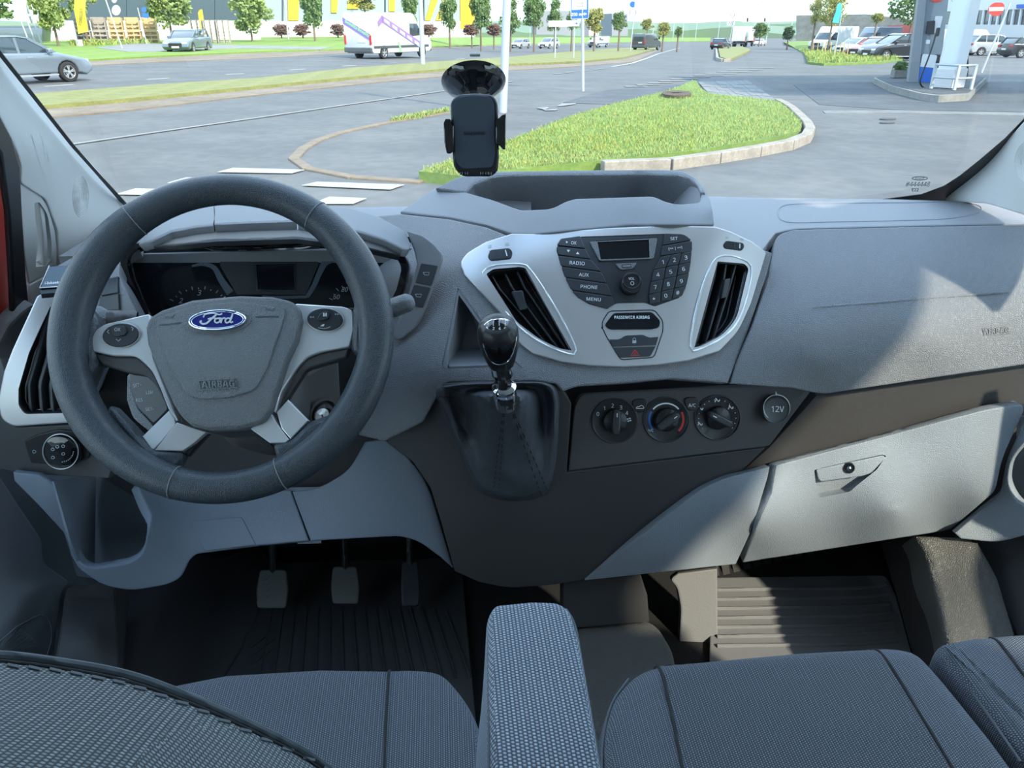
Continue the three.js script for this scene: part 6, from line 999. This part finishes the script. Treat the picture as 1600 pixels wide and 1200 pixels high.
tree('broad dark tree behind the flag poles', -6, 76, -70, 110, 40, M.leafMid); tree('leafy light green tree beside the yellow flag', 98, 74, -40, 62, 52, M.leafLight); tree('tree behind the yellow flag', 145, 70, -60, 50, 26, M.leafLight, { d: 90 });
tree('rounded light green tree behind the parked estate car', 276, 70, -30, 76, 46, M.leafLight); tree('round green tree beside the striped building corner', 399, 63, -24, 72, 50, M.leafLight, { form: 1 });
tree('young street tree in front of the striped wall', 496, 60.5, -14, 42, 46, M.leafMid); tree('tree behind the white delivery van', 576, 60, -20, 50, 16, M.leafAutumn, { form: 1 }); tree('tree behind the van roof and lamp pole', 645, 59, -16, 30, 40, M.leafMid);
tree('slim street tree before the striped building', 704, 59, -10, 32, 45, M.leafMid, { form: 1 }); tree('full street tree beside the orange panel', 752, 58, -14, 38, 48, M.leafMid); tree('dense tree behind the phone cradle pole', 798, 58, 2, 44, 50, M.leafMid, { form: 2 });
tree('tall tree between the lane sign and the direction sign', 834, 54, -8, 40, 46, M.leafMid); tree('pointed tree above the direction sign', 866, 55, 2, 32, 46, M.leafMid, { form: 2 }); tree('small tree under the blue sign', 892, 60, 18, 20, 48, M.leafMid); tree('yellowing tree right behind the blue sign post', 927, 56, 10, 36, 50, M.leafAutumn, { form: 1 });
tree('round tree before the grey office block', 965, 57, 18, 26, 50, M.leafMid); tree('small yellow tree beside the dark van', 1008, 55, 29, 22, 48, M.leafAutumn, { d: 150 }); tree('light green tree right of the dark van', 1033, 60, 33, 24, 56, M.leafAutumn, { form: 1 }); tree('small green tree among the lamp posts', 1056, 60, 42, 14, 58, M.leafMid);
tree('loose pale tree behind the white panel van', 1290, 60, -14, 54, 42, M.leafAutumn, { form: 3, d: 92 }); tree('thin bare tree at the car park edge', 1264, 62, -4, 24, 40, M.leafAutumn, { form: 3, d: 94 }); tree('large drooping birch behind the grey van', 1412, 60, -40, 90, 40, M.leafMid, { form: 3, d: 96 }); tree('yellow bush above the grey van roof', 1358, 60, 20, 22, 36, M.leafAutumn, { d: 90 }); tree('dark conifer at the end of the side road', 1226, 66, 42, 20, 64, M.leafDark, { d: 120 });
tree('dark green tree beyond the lorry', 1182, 60, 34, 26, 58, M.leafMid, { d: 170, form: 1 });
for (const [u, d] of [[445, 118], [478, 118], [532, 119], [672, 120], [738, 122], [772, 122]]) tree('low reddish shrub along the white plinth', u, 58, 38, 30, 57, M.shrubRed, { d, group: 'plinth shrubs' });
// far hills
{
  const ridge = (name, label, mat, d, v0, v1, seedv, amp) => { const p = [], id = [], n = 120; for (let i = 0; i <= n; i++) { const u = -500 + i * (2600 / n), b = far(u, d), c = far(u, d * 1.25), top = yAt(b, v0) + amp * (Math.sin(i * 0.31 + seedv) + 0.6 * Math.sin(i * 0.83 + seedv * 2) + 0.8 * rnd()); p.push(b.x, -4, b.z, b.x, top - amp * 2.2, b.z, c.x, top, c.z); } for (let i = 0; i < n; i++) for (const k of [0, 1]) { const a = i * 3 + k; id.push(a, a + 3, a + 1, a + 1, a + 3, a + 4); } const g = new THREE.BufferGeometry(); g.setAttribute('position', new THREE.Float32BufferAttribute(p, 3)); g.setIndex(id); struct(put(name, scene, finish(g, 70), mat), label, 'hills'); };
  std('woodland', [0.14, 0.20, 0.13], 0.95);
  ridge('hills', 'hazy wooded ridge on the horizon', M.woodland, 850, 33.5, 50, 1, 1.2); ridge('hills', 'band of woodland below the ridge', M.woodland, 330, 40, 60, 4, 1.1);
}
// lamp posts and sign posts
std('galv', [0.42, 0.46, 0.48], 0.5, { metalness: 0.3 });
const pole = (name, label, cat, u, vb, vt, r, { lean = 0, group, mat = M.galv, arm = 0, d = 0 } = {}) => { const p = d ? far(u, d) : GS(u, vb), y1 = yAt(p, vt), t = thing(name, label, cat, p, group), k = mpp(p); put('post', t, finish(bar(p, V(p.x + lean * k, y1, p.z), r, 12), 60), mat); t.tip = V(p.x + lean * k, y1, p.z); if (arm) put('lamp_arm', t, finish(bar(t.tip, t.tip.clone().add(V(arm, 0.5, 0)), r * 0.7), 60), mat); return t; };
pole('lamp_post', 'pale metal lamp post on the median behind the delivery van', 'lamp post', 661, 104, -250, 0.11, { lean: 2 });
pole('lamp_post', 'thick pale lamp post right behind the phone cradle', 'lamp post', 786, 176, -230, 0.09, { lean: 14 });
pole('lamp_post', 'thin lamp post before the striped building', 'lamp post', 451, 63, -150, 0.10, {}); pole('lamp_post', 'thin white post above the delivery van', 'lamp post', 631, 62, -150, 0.10, {});
for (const [u, vb, vt, l] of [[1019, 66, -60, 2], [1051, 64, 8, 0], [1066, 63, 16, 0], [1086, 64, -40, 2], [1121, 63, -40, 3], [1174, 69, -60, 6], [922, 64, -10, 0], [1232, 66, -40, 6]]) pole('lamp_post', 'slender lamp post along the far road', 'lamp post', u, vb, vt, 0.10, { lean: l, group: 'far lamp posts' });
const board = (t, S, pts, mat, o = {}) => plate(o.name ?? 'board', t, mat, S, pts, { t: 25, b: 0, max: 0, ...o });
const sgn = (t) => planeS(t.tip, V(-t.tip.x, 0, -t.tip.z).normalize());
std('signBlue', [0.02, 0.12, 0.50], 0.4); std('signWhite', [0.66, 0.68, 0.70], 0.5); std('signRed', [0.60, 0.06, 0.04], 0.4); std('signGrey', [0.45, 0.47, 0.48], 0.5); std('textDark', [0.06, 0.06, 0.07], 0.7);
{
  let t = pole('road_sign', 'blue and white sign reading 250 m with arrow', 'road sign', 911, 142.5, -30, 0.045, { lean: -7 }), S = planeS(t.position.clone().add(V(0, 0, 0.06)), V(-0.25, 0, 1).normalize());
  board(t, S, [[890, -40, 2], [920, -41, 2], [920, 29, 2], [892, 30.5, 2]], M.signWhite); board(t, S, [[891, -39], [919, -40], [919.4, 28], [893, 29.4]], M.signBlue, { off: 6, t: 6, name: 'face' }); board(t, S, [[893.4, -36], [917, -37], [917, 14.6], [893.6, 15.6]], M.signWhite, { off: 10, t: 4, name: 'panel' });
  letter('lettering', t, M.textDark, S, 'TŪVINĀKAIS'.slice(0, 4).replace('Ū', 'U') + 'O', 905, 5, 3.2, { off: 14, rot: 0.04 }); letter('lettering', t, M.textDark, S, 'IZKARTOS', 907, 10.4, 2.8, { off: 14, rot: 0.04 });
  letter('lettering', t, M.signWhite, S, '250 m', 901, 22.4, 4.8, { off: 12, rot: 0.04, font: fontB, sx: 0.92 }); board(t, S, [[910, 21], [913, 21], [913, 19.2], [917.4, 21.8], [913, 24.4], [913, 22.8], [910, 22.8]], M.signWhite, { off: 12, t: 4, name: 'arrow' });
  t = thing('direction_sign', 'long pale direction sign with small blue arrow', 'road sign', GS(882, 93)); S = planeS(GS(882, 93).add(V(0, 0, 0.1)), V(-0.2, 0, 1).normalize());
  board(t, S, [[857, 32.5], [905, 31.5], [905, 41], [857, 41.8]], M.signWhite); board(t, S, [[897, 36.2], [900, 36.2], [900, 34.6], [904, 36.6], [900, 38.6], [900, 37.2], [897, 37.2]], M.signBlue, { off: 8, t: 6, name: 'arrow' }); letter('lettering', t, M.signGrey, S, 'TIRDZNIECIBAS', 876, 37, 3.4, { off: 6, sx: 0.9 });
  for (const u of [867, 896]) { const b = GS(u, 93), q = b.clone(); q.y = yAt(b, 34); put('post', t, finish(bar(b, q, 0.05), 60), M.galv); }
  t = pole('lane_sign', 'white lane sign board beside the parked silver hatchback', 'road sign', 828, 68, 16, 0.05); S = sgn(t); board(t, S, [[821.5, 16], [836, 16], [836, 28], [821.5, 28]], M.signWhite, { off: 60 }); board(t, S, [[823.5, 29], [832.5, 29], [832.5, 34.5], [823.5, 34.5]], M.signWhite, { off: 60 });
  for (const x of [824.5, 828, 831.5]) board(t, S, [[x, 18], [x + 0.9, 18], [x + 0.9, 26], [x, 26]], M.textDark, { off: 66, t: 4, name: 'arrow' });
  t = pole('road_sign', 'round blue sign over lane boards at the median tip', 'road sign', 985, 81, -10, 0.07, { lean: 3 }); S = sgn(t); board(t, S, ell(988.5, 7, 4.6, 5), M.signBlue, { off: 60 }); for (const [a, b] of [[982, 987], [990, 996.5]]) board(t, S, [[a, 14.5], [b, 14.5], [b, 25], [a, 25]], M.signWhite, { off: 60 }); board(t, S, [[983, 26], [992, 26], [992, 31], [983, 31]], M.signWhite, { off: 60 });
  for (const x of [984.4, 993]) board(t, S, [[x, 16], [x + 0.8, 16], [x + 0.8, 23], [x, 23]], M.textDark, { off: 66, t: 4, name: 'arrow' });
  t = pole('road_sign', 'white triangular yield sign over a striped board', 'road sign', 1138, 73.5, -4, 0.06, { lean: 7 }); S = sgn(t); board(t, S, [[1140, 21.5], [1149, 21.5], [1144.6, 30]], M.signRed, { off: 60 }); board(t, S, [[1141.4, 22.3], [1147.6, 22.3], [1144.6, 28.3]], M.signWhite, { off: 66, t: 4, name: 'face' }); board(t, S, [[1136, 32], [1148.5, 31.6], [1148, 39.6], [1136, 40]], M.signWhite, { off: 60 });
  for (const x of [1137.5, 1140.5, 1143.5]) board(t, S, [[x, 38.5], [x + 3, 33.5], [x + 4, 33.5], [x + 1, 38.5]], M.textDark, { off: 66, t: 4, name: 'stripe' });
  t = pole('traffic_light_gantry', 'grey gantry arm over the side road', 'gantry', 1196, 69, 6, 0.12, { lean: 3 }); const q = t.tip.clone(), e = at(1141, 9, -q.z); e.z = q.z; put('arm', t, finish(bar(q, e, 0.1), 60), M.galv); for (const [u, v] of [[1168, 31], [1195, 31]]) { const c = at(u, v, -q.z); put('signal_head', t, box(0.35, 0.9, 0.3, c.x, c.y, c.z), M.blackPlastic); }
  t = pole('road_sign', 'round no entry sign beyond the pump', 'road sign', 1537, 96, 4, 0.04, { lean: 19, d: 40 }); S = planeS(t.tip, V(-0.55, 0, 0.83).normalize()); board(t, S, [[1544, 12, 6], [1552, 4, 6], [1566, 4, 6], [1570, 8, 6], [1568, 18, 6], [1562, 25, 6], [1550, 25, 6], [1543, 18, 6]], M.signRed, { off: 40 }); board(t, S, [[1545.5, 11.4], [1568.5, 11], [1568, 17], [1545, 17.5]], M.signWhite, { off: 46, t: 4, name: 'bar' });
  t = pole('road_sign', 'round plates on a leaning post beside the yellow flag', 'road sign', 192, 78, -40, 0.05, { lean: -16 }); S = sgn(t); board(t, S, ell(181.5, 16, 7, 8), M.signGrey, { off: 60 }); board(t, S, ell(178.5, 0, 4, 4.6), M.signGrey, { off: 60 });
  t = pole('road_sign', 'small blue round sign over a blue plate by the timber yard', 'road sign', 230, 71, 12, 0.05, { lean: -4 }); S = sgn(t); board(t, S, ell(225, 15, 4, 4), M.signBlue, { off: 60 }); board(t, S, [[222.5, 20], [232.5, 21.5], [232.5, 28.5], [222.5, 27.5]], M.signBlue, { off: 60 });
  for (const [u, w] of [[48, -14], [57.5, -13], [66.5, -12]]) { t = pole('flag_pole', 'leaning grey banner post beside the passing car', 'post', u, 72, -30, 0.07, { lean: w, group: 'grey banner posts' }); S = sgn(t); board(t, S, [[u + w * 0.55, 6], [u + w * 0.55 + 7, 6], [u + w * 0.4 + 7, 22], [u + w * 0.4, 22]], M.signGrey, { off: 60 }); board(t, S, [[u + w * 0.38, 25], [u + w * 0.38 + 7, 25], [u + w * 0.2 + 7, 36], [u + w * 0.2, 36]], M.signGrey, { off: 60 }); }
  std('flagYellow', [0.72, 0.60, 0.06], 0.8, { transmission: 0.2, thickness: 0 });
  t = pole('feather_flag', 'yellow feather flag with dark vertical lettering', 'flag', 121, 74, 46, 0.04); S = planeS(t.position, V(0, 0, 1)); plate('flag', t, M.flagYellow, S, [[117, -40, 10], [128, -48, 8], [134, -20], [133.5, 20], [137.5, 49], [122, 53], [116, 15]], { t: 30, b: 0, max: 8, disp: (u, v) => 60 * Math.sin(v / 9) }); letter('lettering', t, M.textDark, planeS(t.position.clone().add(V(0, 0, 0.14)), V(0, 0, 1)), 'FORKLIFT', 126.5, 26, 5, { rot: Math.PI / 2 - 0.07, off: 10, t: 6, sx: 0.92 }); put('foot', t, box(0.3, 0.6, 0.3, t.position.x + 0.3, t.position.y + 0.3, t.position.z), M.signWhite);
  t = pole('feather_flag', 'pale yellow feather flag behind the parked estate car', 'flag', 318, 66, 46, 0.04); S = planeS(t.position, V(0, 0, 1)); plate('flag', t, M.flagYellow, S, [[309, 18, 4], [316, 13, 4], [318, 30], [321.5, 47], [312.5, 48]], { t: 30, b: 0, max: 8, disp: (u, v) => 50 * Math.sin(v / 7) });
  std('flagBlue', [0.05, 0.42, 0.72], 0.8); t = pole('feather_flag', 'bright blue feather flag above the panel vans', 'flag', 1302, 66, 20, 0.04, { d: 70 }); S = planeS(t.position, V(0, 0, 1)); plate('flag', t, M.flagBlue, S, [[1308, 6, 3], [1315, 4, 3], [1314, 20], [1311, 36], [1301, 35], [1306, 18]], { t: 30, b: 0, max: 8, disp: (u, v) => 50 * Math.sin(v / 7) });
}
// buildings
const wallS = (u0, d0, u1, d1) => { const a = far(u0, d0), b = far(u1, d1), n = V(-(b.z - a.z), 0, b.x - a.x).normalize(); if (n.dot(EYE.clone().sub(a)) < 0) n.negate(); return planeS(a, n); };
std('slate', [0.055, 0.085, 0.105], 0.55); std('plinth', [0.60, 0.60, 0.60], 0.8); std('tealWall', [0.27, 0.35, 0.38], 0.6); std('orange', [0.72, 0.36, 0.02], 0.55); std('officeGrey', [0.22, 0.24, 0.26], 0.6); std('glassGreen', [0.45, 0.58, 0.56], 0.3);
{
  let b = thing('warehouse', 'dark slate clad warehouse behind the timber yard', 'building', far(270, 108)), S = wallS(100, 110, 402, 106);
  for (let k = 0; k < 5; k++) { const u = 60 + k * 69; plate('cladding_panel', b, M.slate, S, [[u, -260], [u + 68.4, -260], [u + 68.4, 31.5], [u, 31.5]], { t: 3000, b: 0, max: 0 }); }
  plate('plinth', b, M.plinth, S, [[60, 31.5], [405, 31.5], [405, 64], [60, 66]], { t: 2900, b: 0, max: 0, off: -60 });
  b = thing('striped_building', 'teal building with slanting orange panels and white plinth', 'building', far(570, 134)); S = wallS(400, 128, 760, 140);
  plate('wall', b, M.tealWall, S, [[403, -260], [742, -260], [742, 34], [403, 34]], { t: 4000, b: 0, max: 0 });
  plate('plinth', b, M.plinth, S, [[403, 33], [742, 33], [742, 58], [403, 60]], { t: 3800, b: 0, off: 120, max: 0 });
  for (const q of [[[449, -60], [468, -60], [466, 32], [450, 32]], [[516, -60], [532, -60], [526, 20], [517, 20]], [[552, -60], [575, -60], [560, 14], [542, 14]], [[607, -60], [618, -60], [616.5, 18], [607.5, 18]], [[690, -60], [706, -60], [672, 32], [664, 32]], [[716, -60], [730, -60], [690, 32], [680, 32]], [[718, -60], [748, -60], [740, 45], [719, 45]]]) plate('orange_panel', b, M.orange, S, q, { t: 250, b: 0, off: 200, max: 0 });
  for (const u of [440, 486, 500, 600, 640, 660]) plate('window_strip', b, M.carGlass, S, [[u, -60], [u + 3, -60], [u + 3, 33], [u, 33]], { t: 60, b: 0, off: 40, max: 0 });
  b = thing('office_block', 'pale green glass block behind the trees', 'building', far(850, 150)); S = wallS(760, 150, 900, 155);
  for (let k = 0; k < 4; k++) plate('glass_panel', b, M.glassGreen, S, [[838 + k * 14, -120], [851.6 + k * 14, -120], [851.6 + k * 14, 17], [838 + k * 14, 17]], { t: 3000, b: 0, max: 0 }); plate('base', b, M.officeGrey, S, [[838, 17], [894, 17], [894, 54], [838, 54]], { t: 2900, b: 0, max: 0 });
  b = thing('office_block', 'grey office block beside the round tree', 'building', far(965, 170)); S = wallS(955, 170, 985, 172); plate('wall', b, M.officeGrey, S, [[956, 21], [981, 21], [981, 56], [956, 56]], { t: 5000, b: 0, max: 0 }); for (let k = 0; k < 3; k++) plate('window_strip', b, M.carGlass, S, [[958, 24 + k * 7], [979, 24 + k * 7], [979, 27 + k * 7], [958, 27 + k * 7]], { t: 60, b: 0, off: 40, max: 0 });
  b = thing('office_block', 'brick office block above the yellowing tree', 'building', far(930, 180)); S = wallS(915, 180, 945, 182); std('paleBrick', [0.5, 0.42, 0.40], 0.8); plate('wall', b, M.paleBrick, S, [[920, 4], [936, 4], [936, 56], [920, 56]], { t: 4000, b: 0, max: 0 });
  b = thing('depot', 'long low depot roof behind the parked vans', 'building', far(1300, 140)); S = wallS(1240, 140, 1460, 135); plate('wall', b, M.concrete, S, [[1244, 24], [1352, 22], [1460, 36], [1460, 64], [1244, 64]], { t: 5000, b: 0, max: 0 }); plate('red_shed', b, M.paintRed, lift(S, 3000), [[1395, 40], [1440, 38], [1440, 56], [1395, 56]], { t: 1500, b: 0, max: 0 });
  // shop of the filling station
  b = thing('shop_building', 'white shop front with a row of dark windows', 'building', far(1560, 104)); S = wallS(1500, 108, 1640, 98);
  plate('upper_wall', b, M.signWhite, S, [[1440, -160], [1800, -190], [1800, 8], [1440, 19]], { t: 4000, b: 0, off: 60, max: 0 }); plate('lower_wall', b, M.plinth, S, [[1440, 38], [1800, 40], [1800, 74], [1440, 74]], { t: 4000, b: 0, max: 0 }); plate('window_backing', b, M.carGlass, S, [[1440, 10], [1800, 4], [1800, 44], [1440, 44]], { t: 300, b: 0, off: -500, max: 0 });
  for (let k = 0; k < 16; k++) { const u = 1500 + k * 11.6, l = 4.4; plate('pane', b, M.carGlass, S, [[u + l, 16], [u + l + 8.4, 15.6], [u + 8.4, 39], [u, 39]], { t: 30, b: 0, off: -150, max: 0 }); plate('mullion', b, M.signWhite, S, [[u + l + 8.6, 14], [u + l + 11, 14], [u + 11, 40], [u + 8.6, 40]], { t: 200, b: 0, off: 20, max: 0 }); }
  plate('blue_sign', b, M.signBlue, S, [[1590, 7, 2], [1680, 3, 2], [1680, 10], [1590, 13]], { t: 200, b: 0, off: 160, max: 0 });
}
{ // pallets and crates of the timber yard
  std('wood', [0.52, 0.38, 0.20], 0.85); std('woodGrey', [0.34, 0.30, 0.26], 0.9);
  const slat = (w, h, d) => box(w, h, d), pg = boxUV(merge([0, 1, 2, 3, 4].map((i) => box(1.2, 0.025, 0.12, 0, 0.13, -0.34 + i * 0.17)).concat([-1, 0, 1].map((i) => box(0.1, 0.1, 0.8, i * 0.52, 0.065, 0)), [-1, 0, 1].map((i) => box(1.2, 0.02, 0.1, 0, 0.01, i * 0.34)))));
  const b0 = far(337, 88);
  for (let c = 0; c < 3; c++) for (let r = 0; r < 15; r++) { const m = local('pallet', scene, pg, M.woodGrey); m.position.copy(b0).add(V((c - 1) * 1.25, r * 0.146, c * 0.1)); m.rotation.y = rr(-0.04, 0.04) + 0.15; tag(m, 'weathered wooden pallet in a tall stack behind the estate car', 'pallet', 'stacked pallets'); }
  const frame = (() => { const a = []; for (const x of [-0.6, 0, 0.6]) a.push(box(0.08, 1.2, 0.05, x, 0.6, 0)); for (const y of [0.06, 0.42, 0.8, 1.16]) a.push(box(1.25, 0.12, 0.04, 0, y, 0.03)); a.push(box(1.2, 1.1, 0.03, 0, 0.6, -0.8)); for (const x of [-0.6, 0.6]) a.push(box(0.04, 1.15, 0.8, x, 0.6, -0.4)); return boxUV(merge(a)); })();
  for (let c = 0; c < 5; c++) for (let r = 0; r < 2; r++) { const p = far(140 + c * 26, 93), m = local('wooden_crate', scene, frame, c > 1 ? M.wood : M.woodGrey); m.position.copy(p).add(V(0, r * 1.22, 0)); m.rotation.y = 0.15 + rr(-0.05, 0.05); tag(m, c > 1 ? 'fresh pine crate in the timber yard' : 'grey weathered crate in the timber yard', 'crate', c > 1 ? 'fresh pine crates' : 'grey crates'); }
  const s = thing('skip', 'dark blue skip behind the banner posts', 'skip', far(40, 100)); local('body', s, ext([[-2.6, 0.2], [2.6, 0.2], [3.0, 1.6], [-3.0, 1.6]], 2, 0.05), M.paintSlate); local('rim', s, box(6.2, 0.12, 2.1, 0, 1.62, 0), M.paintSlate);
}
{ // pump island
  const is = thing('pump_island', 'raised concrete pump island with pale edge', 'pump island', GS(1440, 150)), S = GS;
  const o = [[1362, 130, 4], [1405, 121], [1470, 117], [1540, 130], [1520, 150, 4], [1514, 158, 4], [1465, 161, 10], [1437, 157], [1390, 144]];
  put('slab', is, plateG(S, o, { t: 300, b: 0, off: 170, max: 20 }), M.concrete); put('top', is, plateG(S, grow(o, 0.955, 0, -1), { t: 30, b: 0, off: 180, max: 20 }), M.asphaltDark);
  const base = (u, v) => { const p = GS(u, v); p.y += 0.19; return p; }, up = (p, v) => { const q = p.clone(); q.y = yAt(p, v); return q; };
  const c = thing('canopy_column', 'wide white column of the filling station canopy', 'column', base(1478, 148)), cp = base(1478, 146);
  std('columnWhite', [0.62, 0.66, 0.70], 0.35); local('shaft', c, boxUV(new RoundedBoxGeometry(0.66, 5.2, 0.5, 4, 0.12).translate(0, 2.6, 0)), M.columnWhite).rotation.y = 0.5; local('foot', c, box(0.7, 0.5, 0.56, 0, 0.25, 0, 0.02), M.plinth).rotation.y = 0.5;
  { const SS = planeS(cp.clone().add(V(-0.2, 0, 0.42)), V(-0.35, 0, 0.93).normalize()); std('mint', [0.12, 0.55, 0.42], 0.5); for (const u of [1489, 1515]) strip('emblem', c, M.mint, SS, ell(u, -1, 3, 3.6, 14), 0.8, { closed: true, off: 4, t: 3 }); }
  const k = thing('fuel_pump', 'dark grey fuel pump with blue lower door', 'fuel pump', base(1432, 138)), kp = base(1436, 138);
  const KS2 = planeS(kp, V(-0.3, 0, 0.95).normalize()), kb = (n, m, q, o = {}) => plate(n, k, m, KS2, q, { t: 60, b: 0, max: 0, ...o });
  kb('cabinet', M.paintSlate, [[1441, -70], [1490, -70], [1472, 85], [1434, 85]], { t: 420 }); kb('cabinet_base', M.blackPlastic, [[1431, 85], [1470, 86], [1460, 139], [1428, 135]], { t: 400, off: -20 });
  kb('side_post', M.officePost ?? std('officePost', [0.22, 0.24, 0.26], 0.5), [[1443, -70], [1453, -70], [1433, 137], [1418, 134]], { t: 300, off: 70 }); kb('white_door', M.signWhite, [[1441, 84, 3], [1464, 86, 3], [1459, 106], [1437, 104]], { off: 60 }); kb('blue_door', M.signBlue, [[1437, 104], [1459, 106.5], [1453, 139], [1433, 137]], { off: 60 });
  kb('terminal', M.blackPlastic, [[1449, 33, 2], [1460, 32, 2], [1458, 54, 2], [1446, 53, 2]], { off: 110, t: 120 }); kb('upper_plate', M.signWhite, [[1461, 25, 2], [1473, 25, 2], [1466, 52], [1457, 52]], { off: 40 }); kb('label', M.signWhite, [[1447, 62, 1], [1453.4, 62, 1], [1452.6, 68.6, 1], [1446.4, 68.6, 1]], { off: 12, t: 20 }); kb('top_sign', M.signRed, ell(1463, -4, 11, 8), { off: 40 });
  std('hose', [0.01, 0.012, 0.012], 0.4);
  const hose = (q, d) => put('hose', k, finish(tubeG(q.map(([u, v]) => at(u, v, d)), 0.022), 60), M.hose), hd = -base(1450, 146).z;
  hose([[1462, 54], [1458, 68], [1450, 92], [1440, 118], [1438, 130], [1442, 136], [1450, 138]], hd - 0.2); hose([[1513, 58], [1512, 90], [1511, 118], [1505, 130], [1493, 137]], hd - 0.2);
  put('nozzle', k, box(0.1, 0.22, 0.08, at(1465, 50, hd - 0.2).x, at(1465, 50, hd - 0.2).y, -(hd - 0.2), 0.03), M.blackPlastic); put('nozzle', k, box(0.1, 0.24, 0.08, at(1513, 52, hd - 0.2).x, at(1513, 52, hd - 0.2).y, -(hd - 0.2), 0.03), M.blackPlastic);
  const gr = thing('guard_rail', 'bright tubular guard rail round the column foot', 'rail', base(1480, 152)), P = [[1452, 150], [1488, 153], [1514, 152]].map(([u, v]) => base(u, v));
  for (const h of [0.3, 0.62]) { const q = P.map((p) => p.clone().add(V(0, h, 0))); put('rail', gr, finish(tubeG(q, 0.028), 60), M.galv); } for (const p of P) put('post', gr, box(0.08, 0.64, 0.06, p.x, p.y + 0.32, p.z, 0.01), M.galv);
  const pl2 = thing('planter', 'grey trough planter with dark green plants', 'planter', base(1403, 131)); local('trough', pl2, box(0.52, 0.24, 0.26, 0, 0.12, 0, 0.02), M.concrete); const f = local('plants', pl2, crowns[1], M.leafMid); f.position.y = 0.34; f.scale.set(0.32, 0.19, 0.2);
  const cn = thing('station_canopy', 'flat white roof over the filling station pumps', 'canopy', V(cp.x + 7.6, cp.y + 5.2, cp.z + 2.4)); local('slab', cn, box(17, 0.7, 8.5, 0, 0.35, 0), M.signWhite);
}
for (let k = 0; k < 9; k++) { const u = 1270 + k * 6.5 + rr(-2, 2), p = GS(u, 84 + k * 0.9), m = put('wooden_stake', scene, boxUV(bar(p, p.clone().add(V(rr(-0.05, 0.05), 1.1, 0)), 0.035, 6).toNonIndexed()), M.wood ?? M.bark); tag(m, 'thin wooden stake standing in the weeds', 'stake', 'stakes in the weeds'); }
renderer.render(scene, camera);
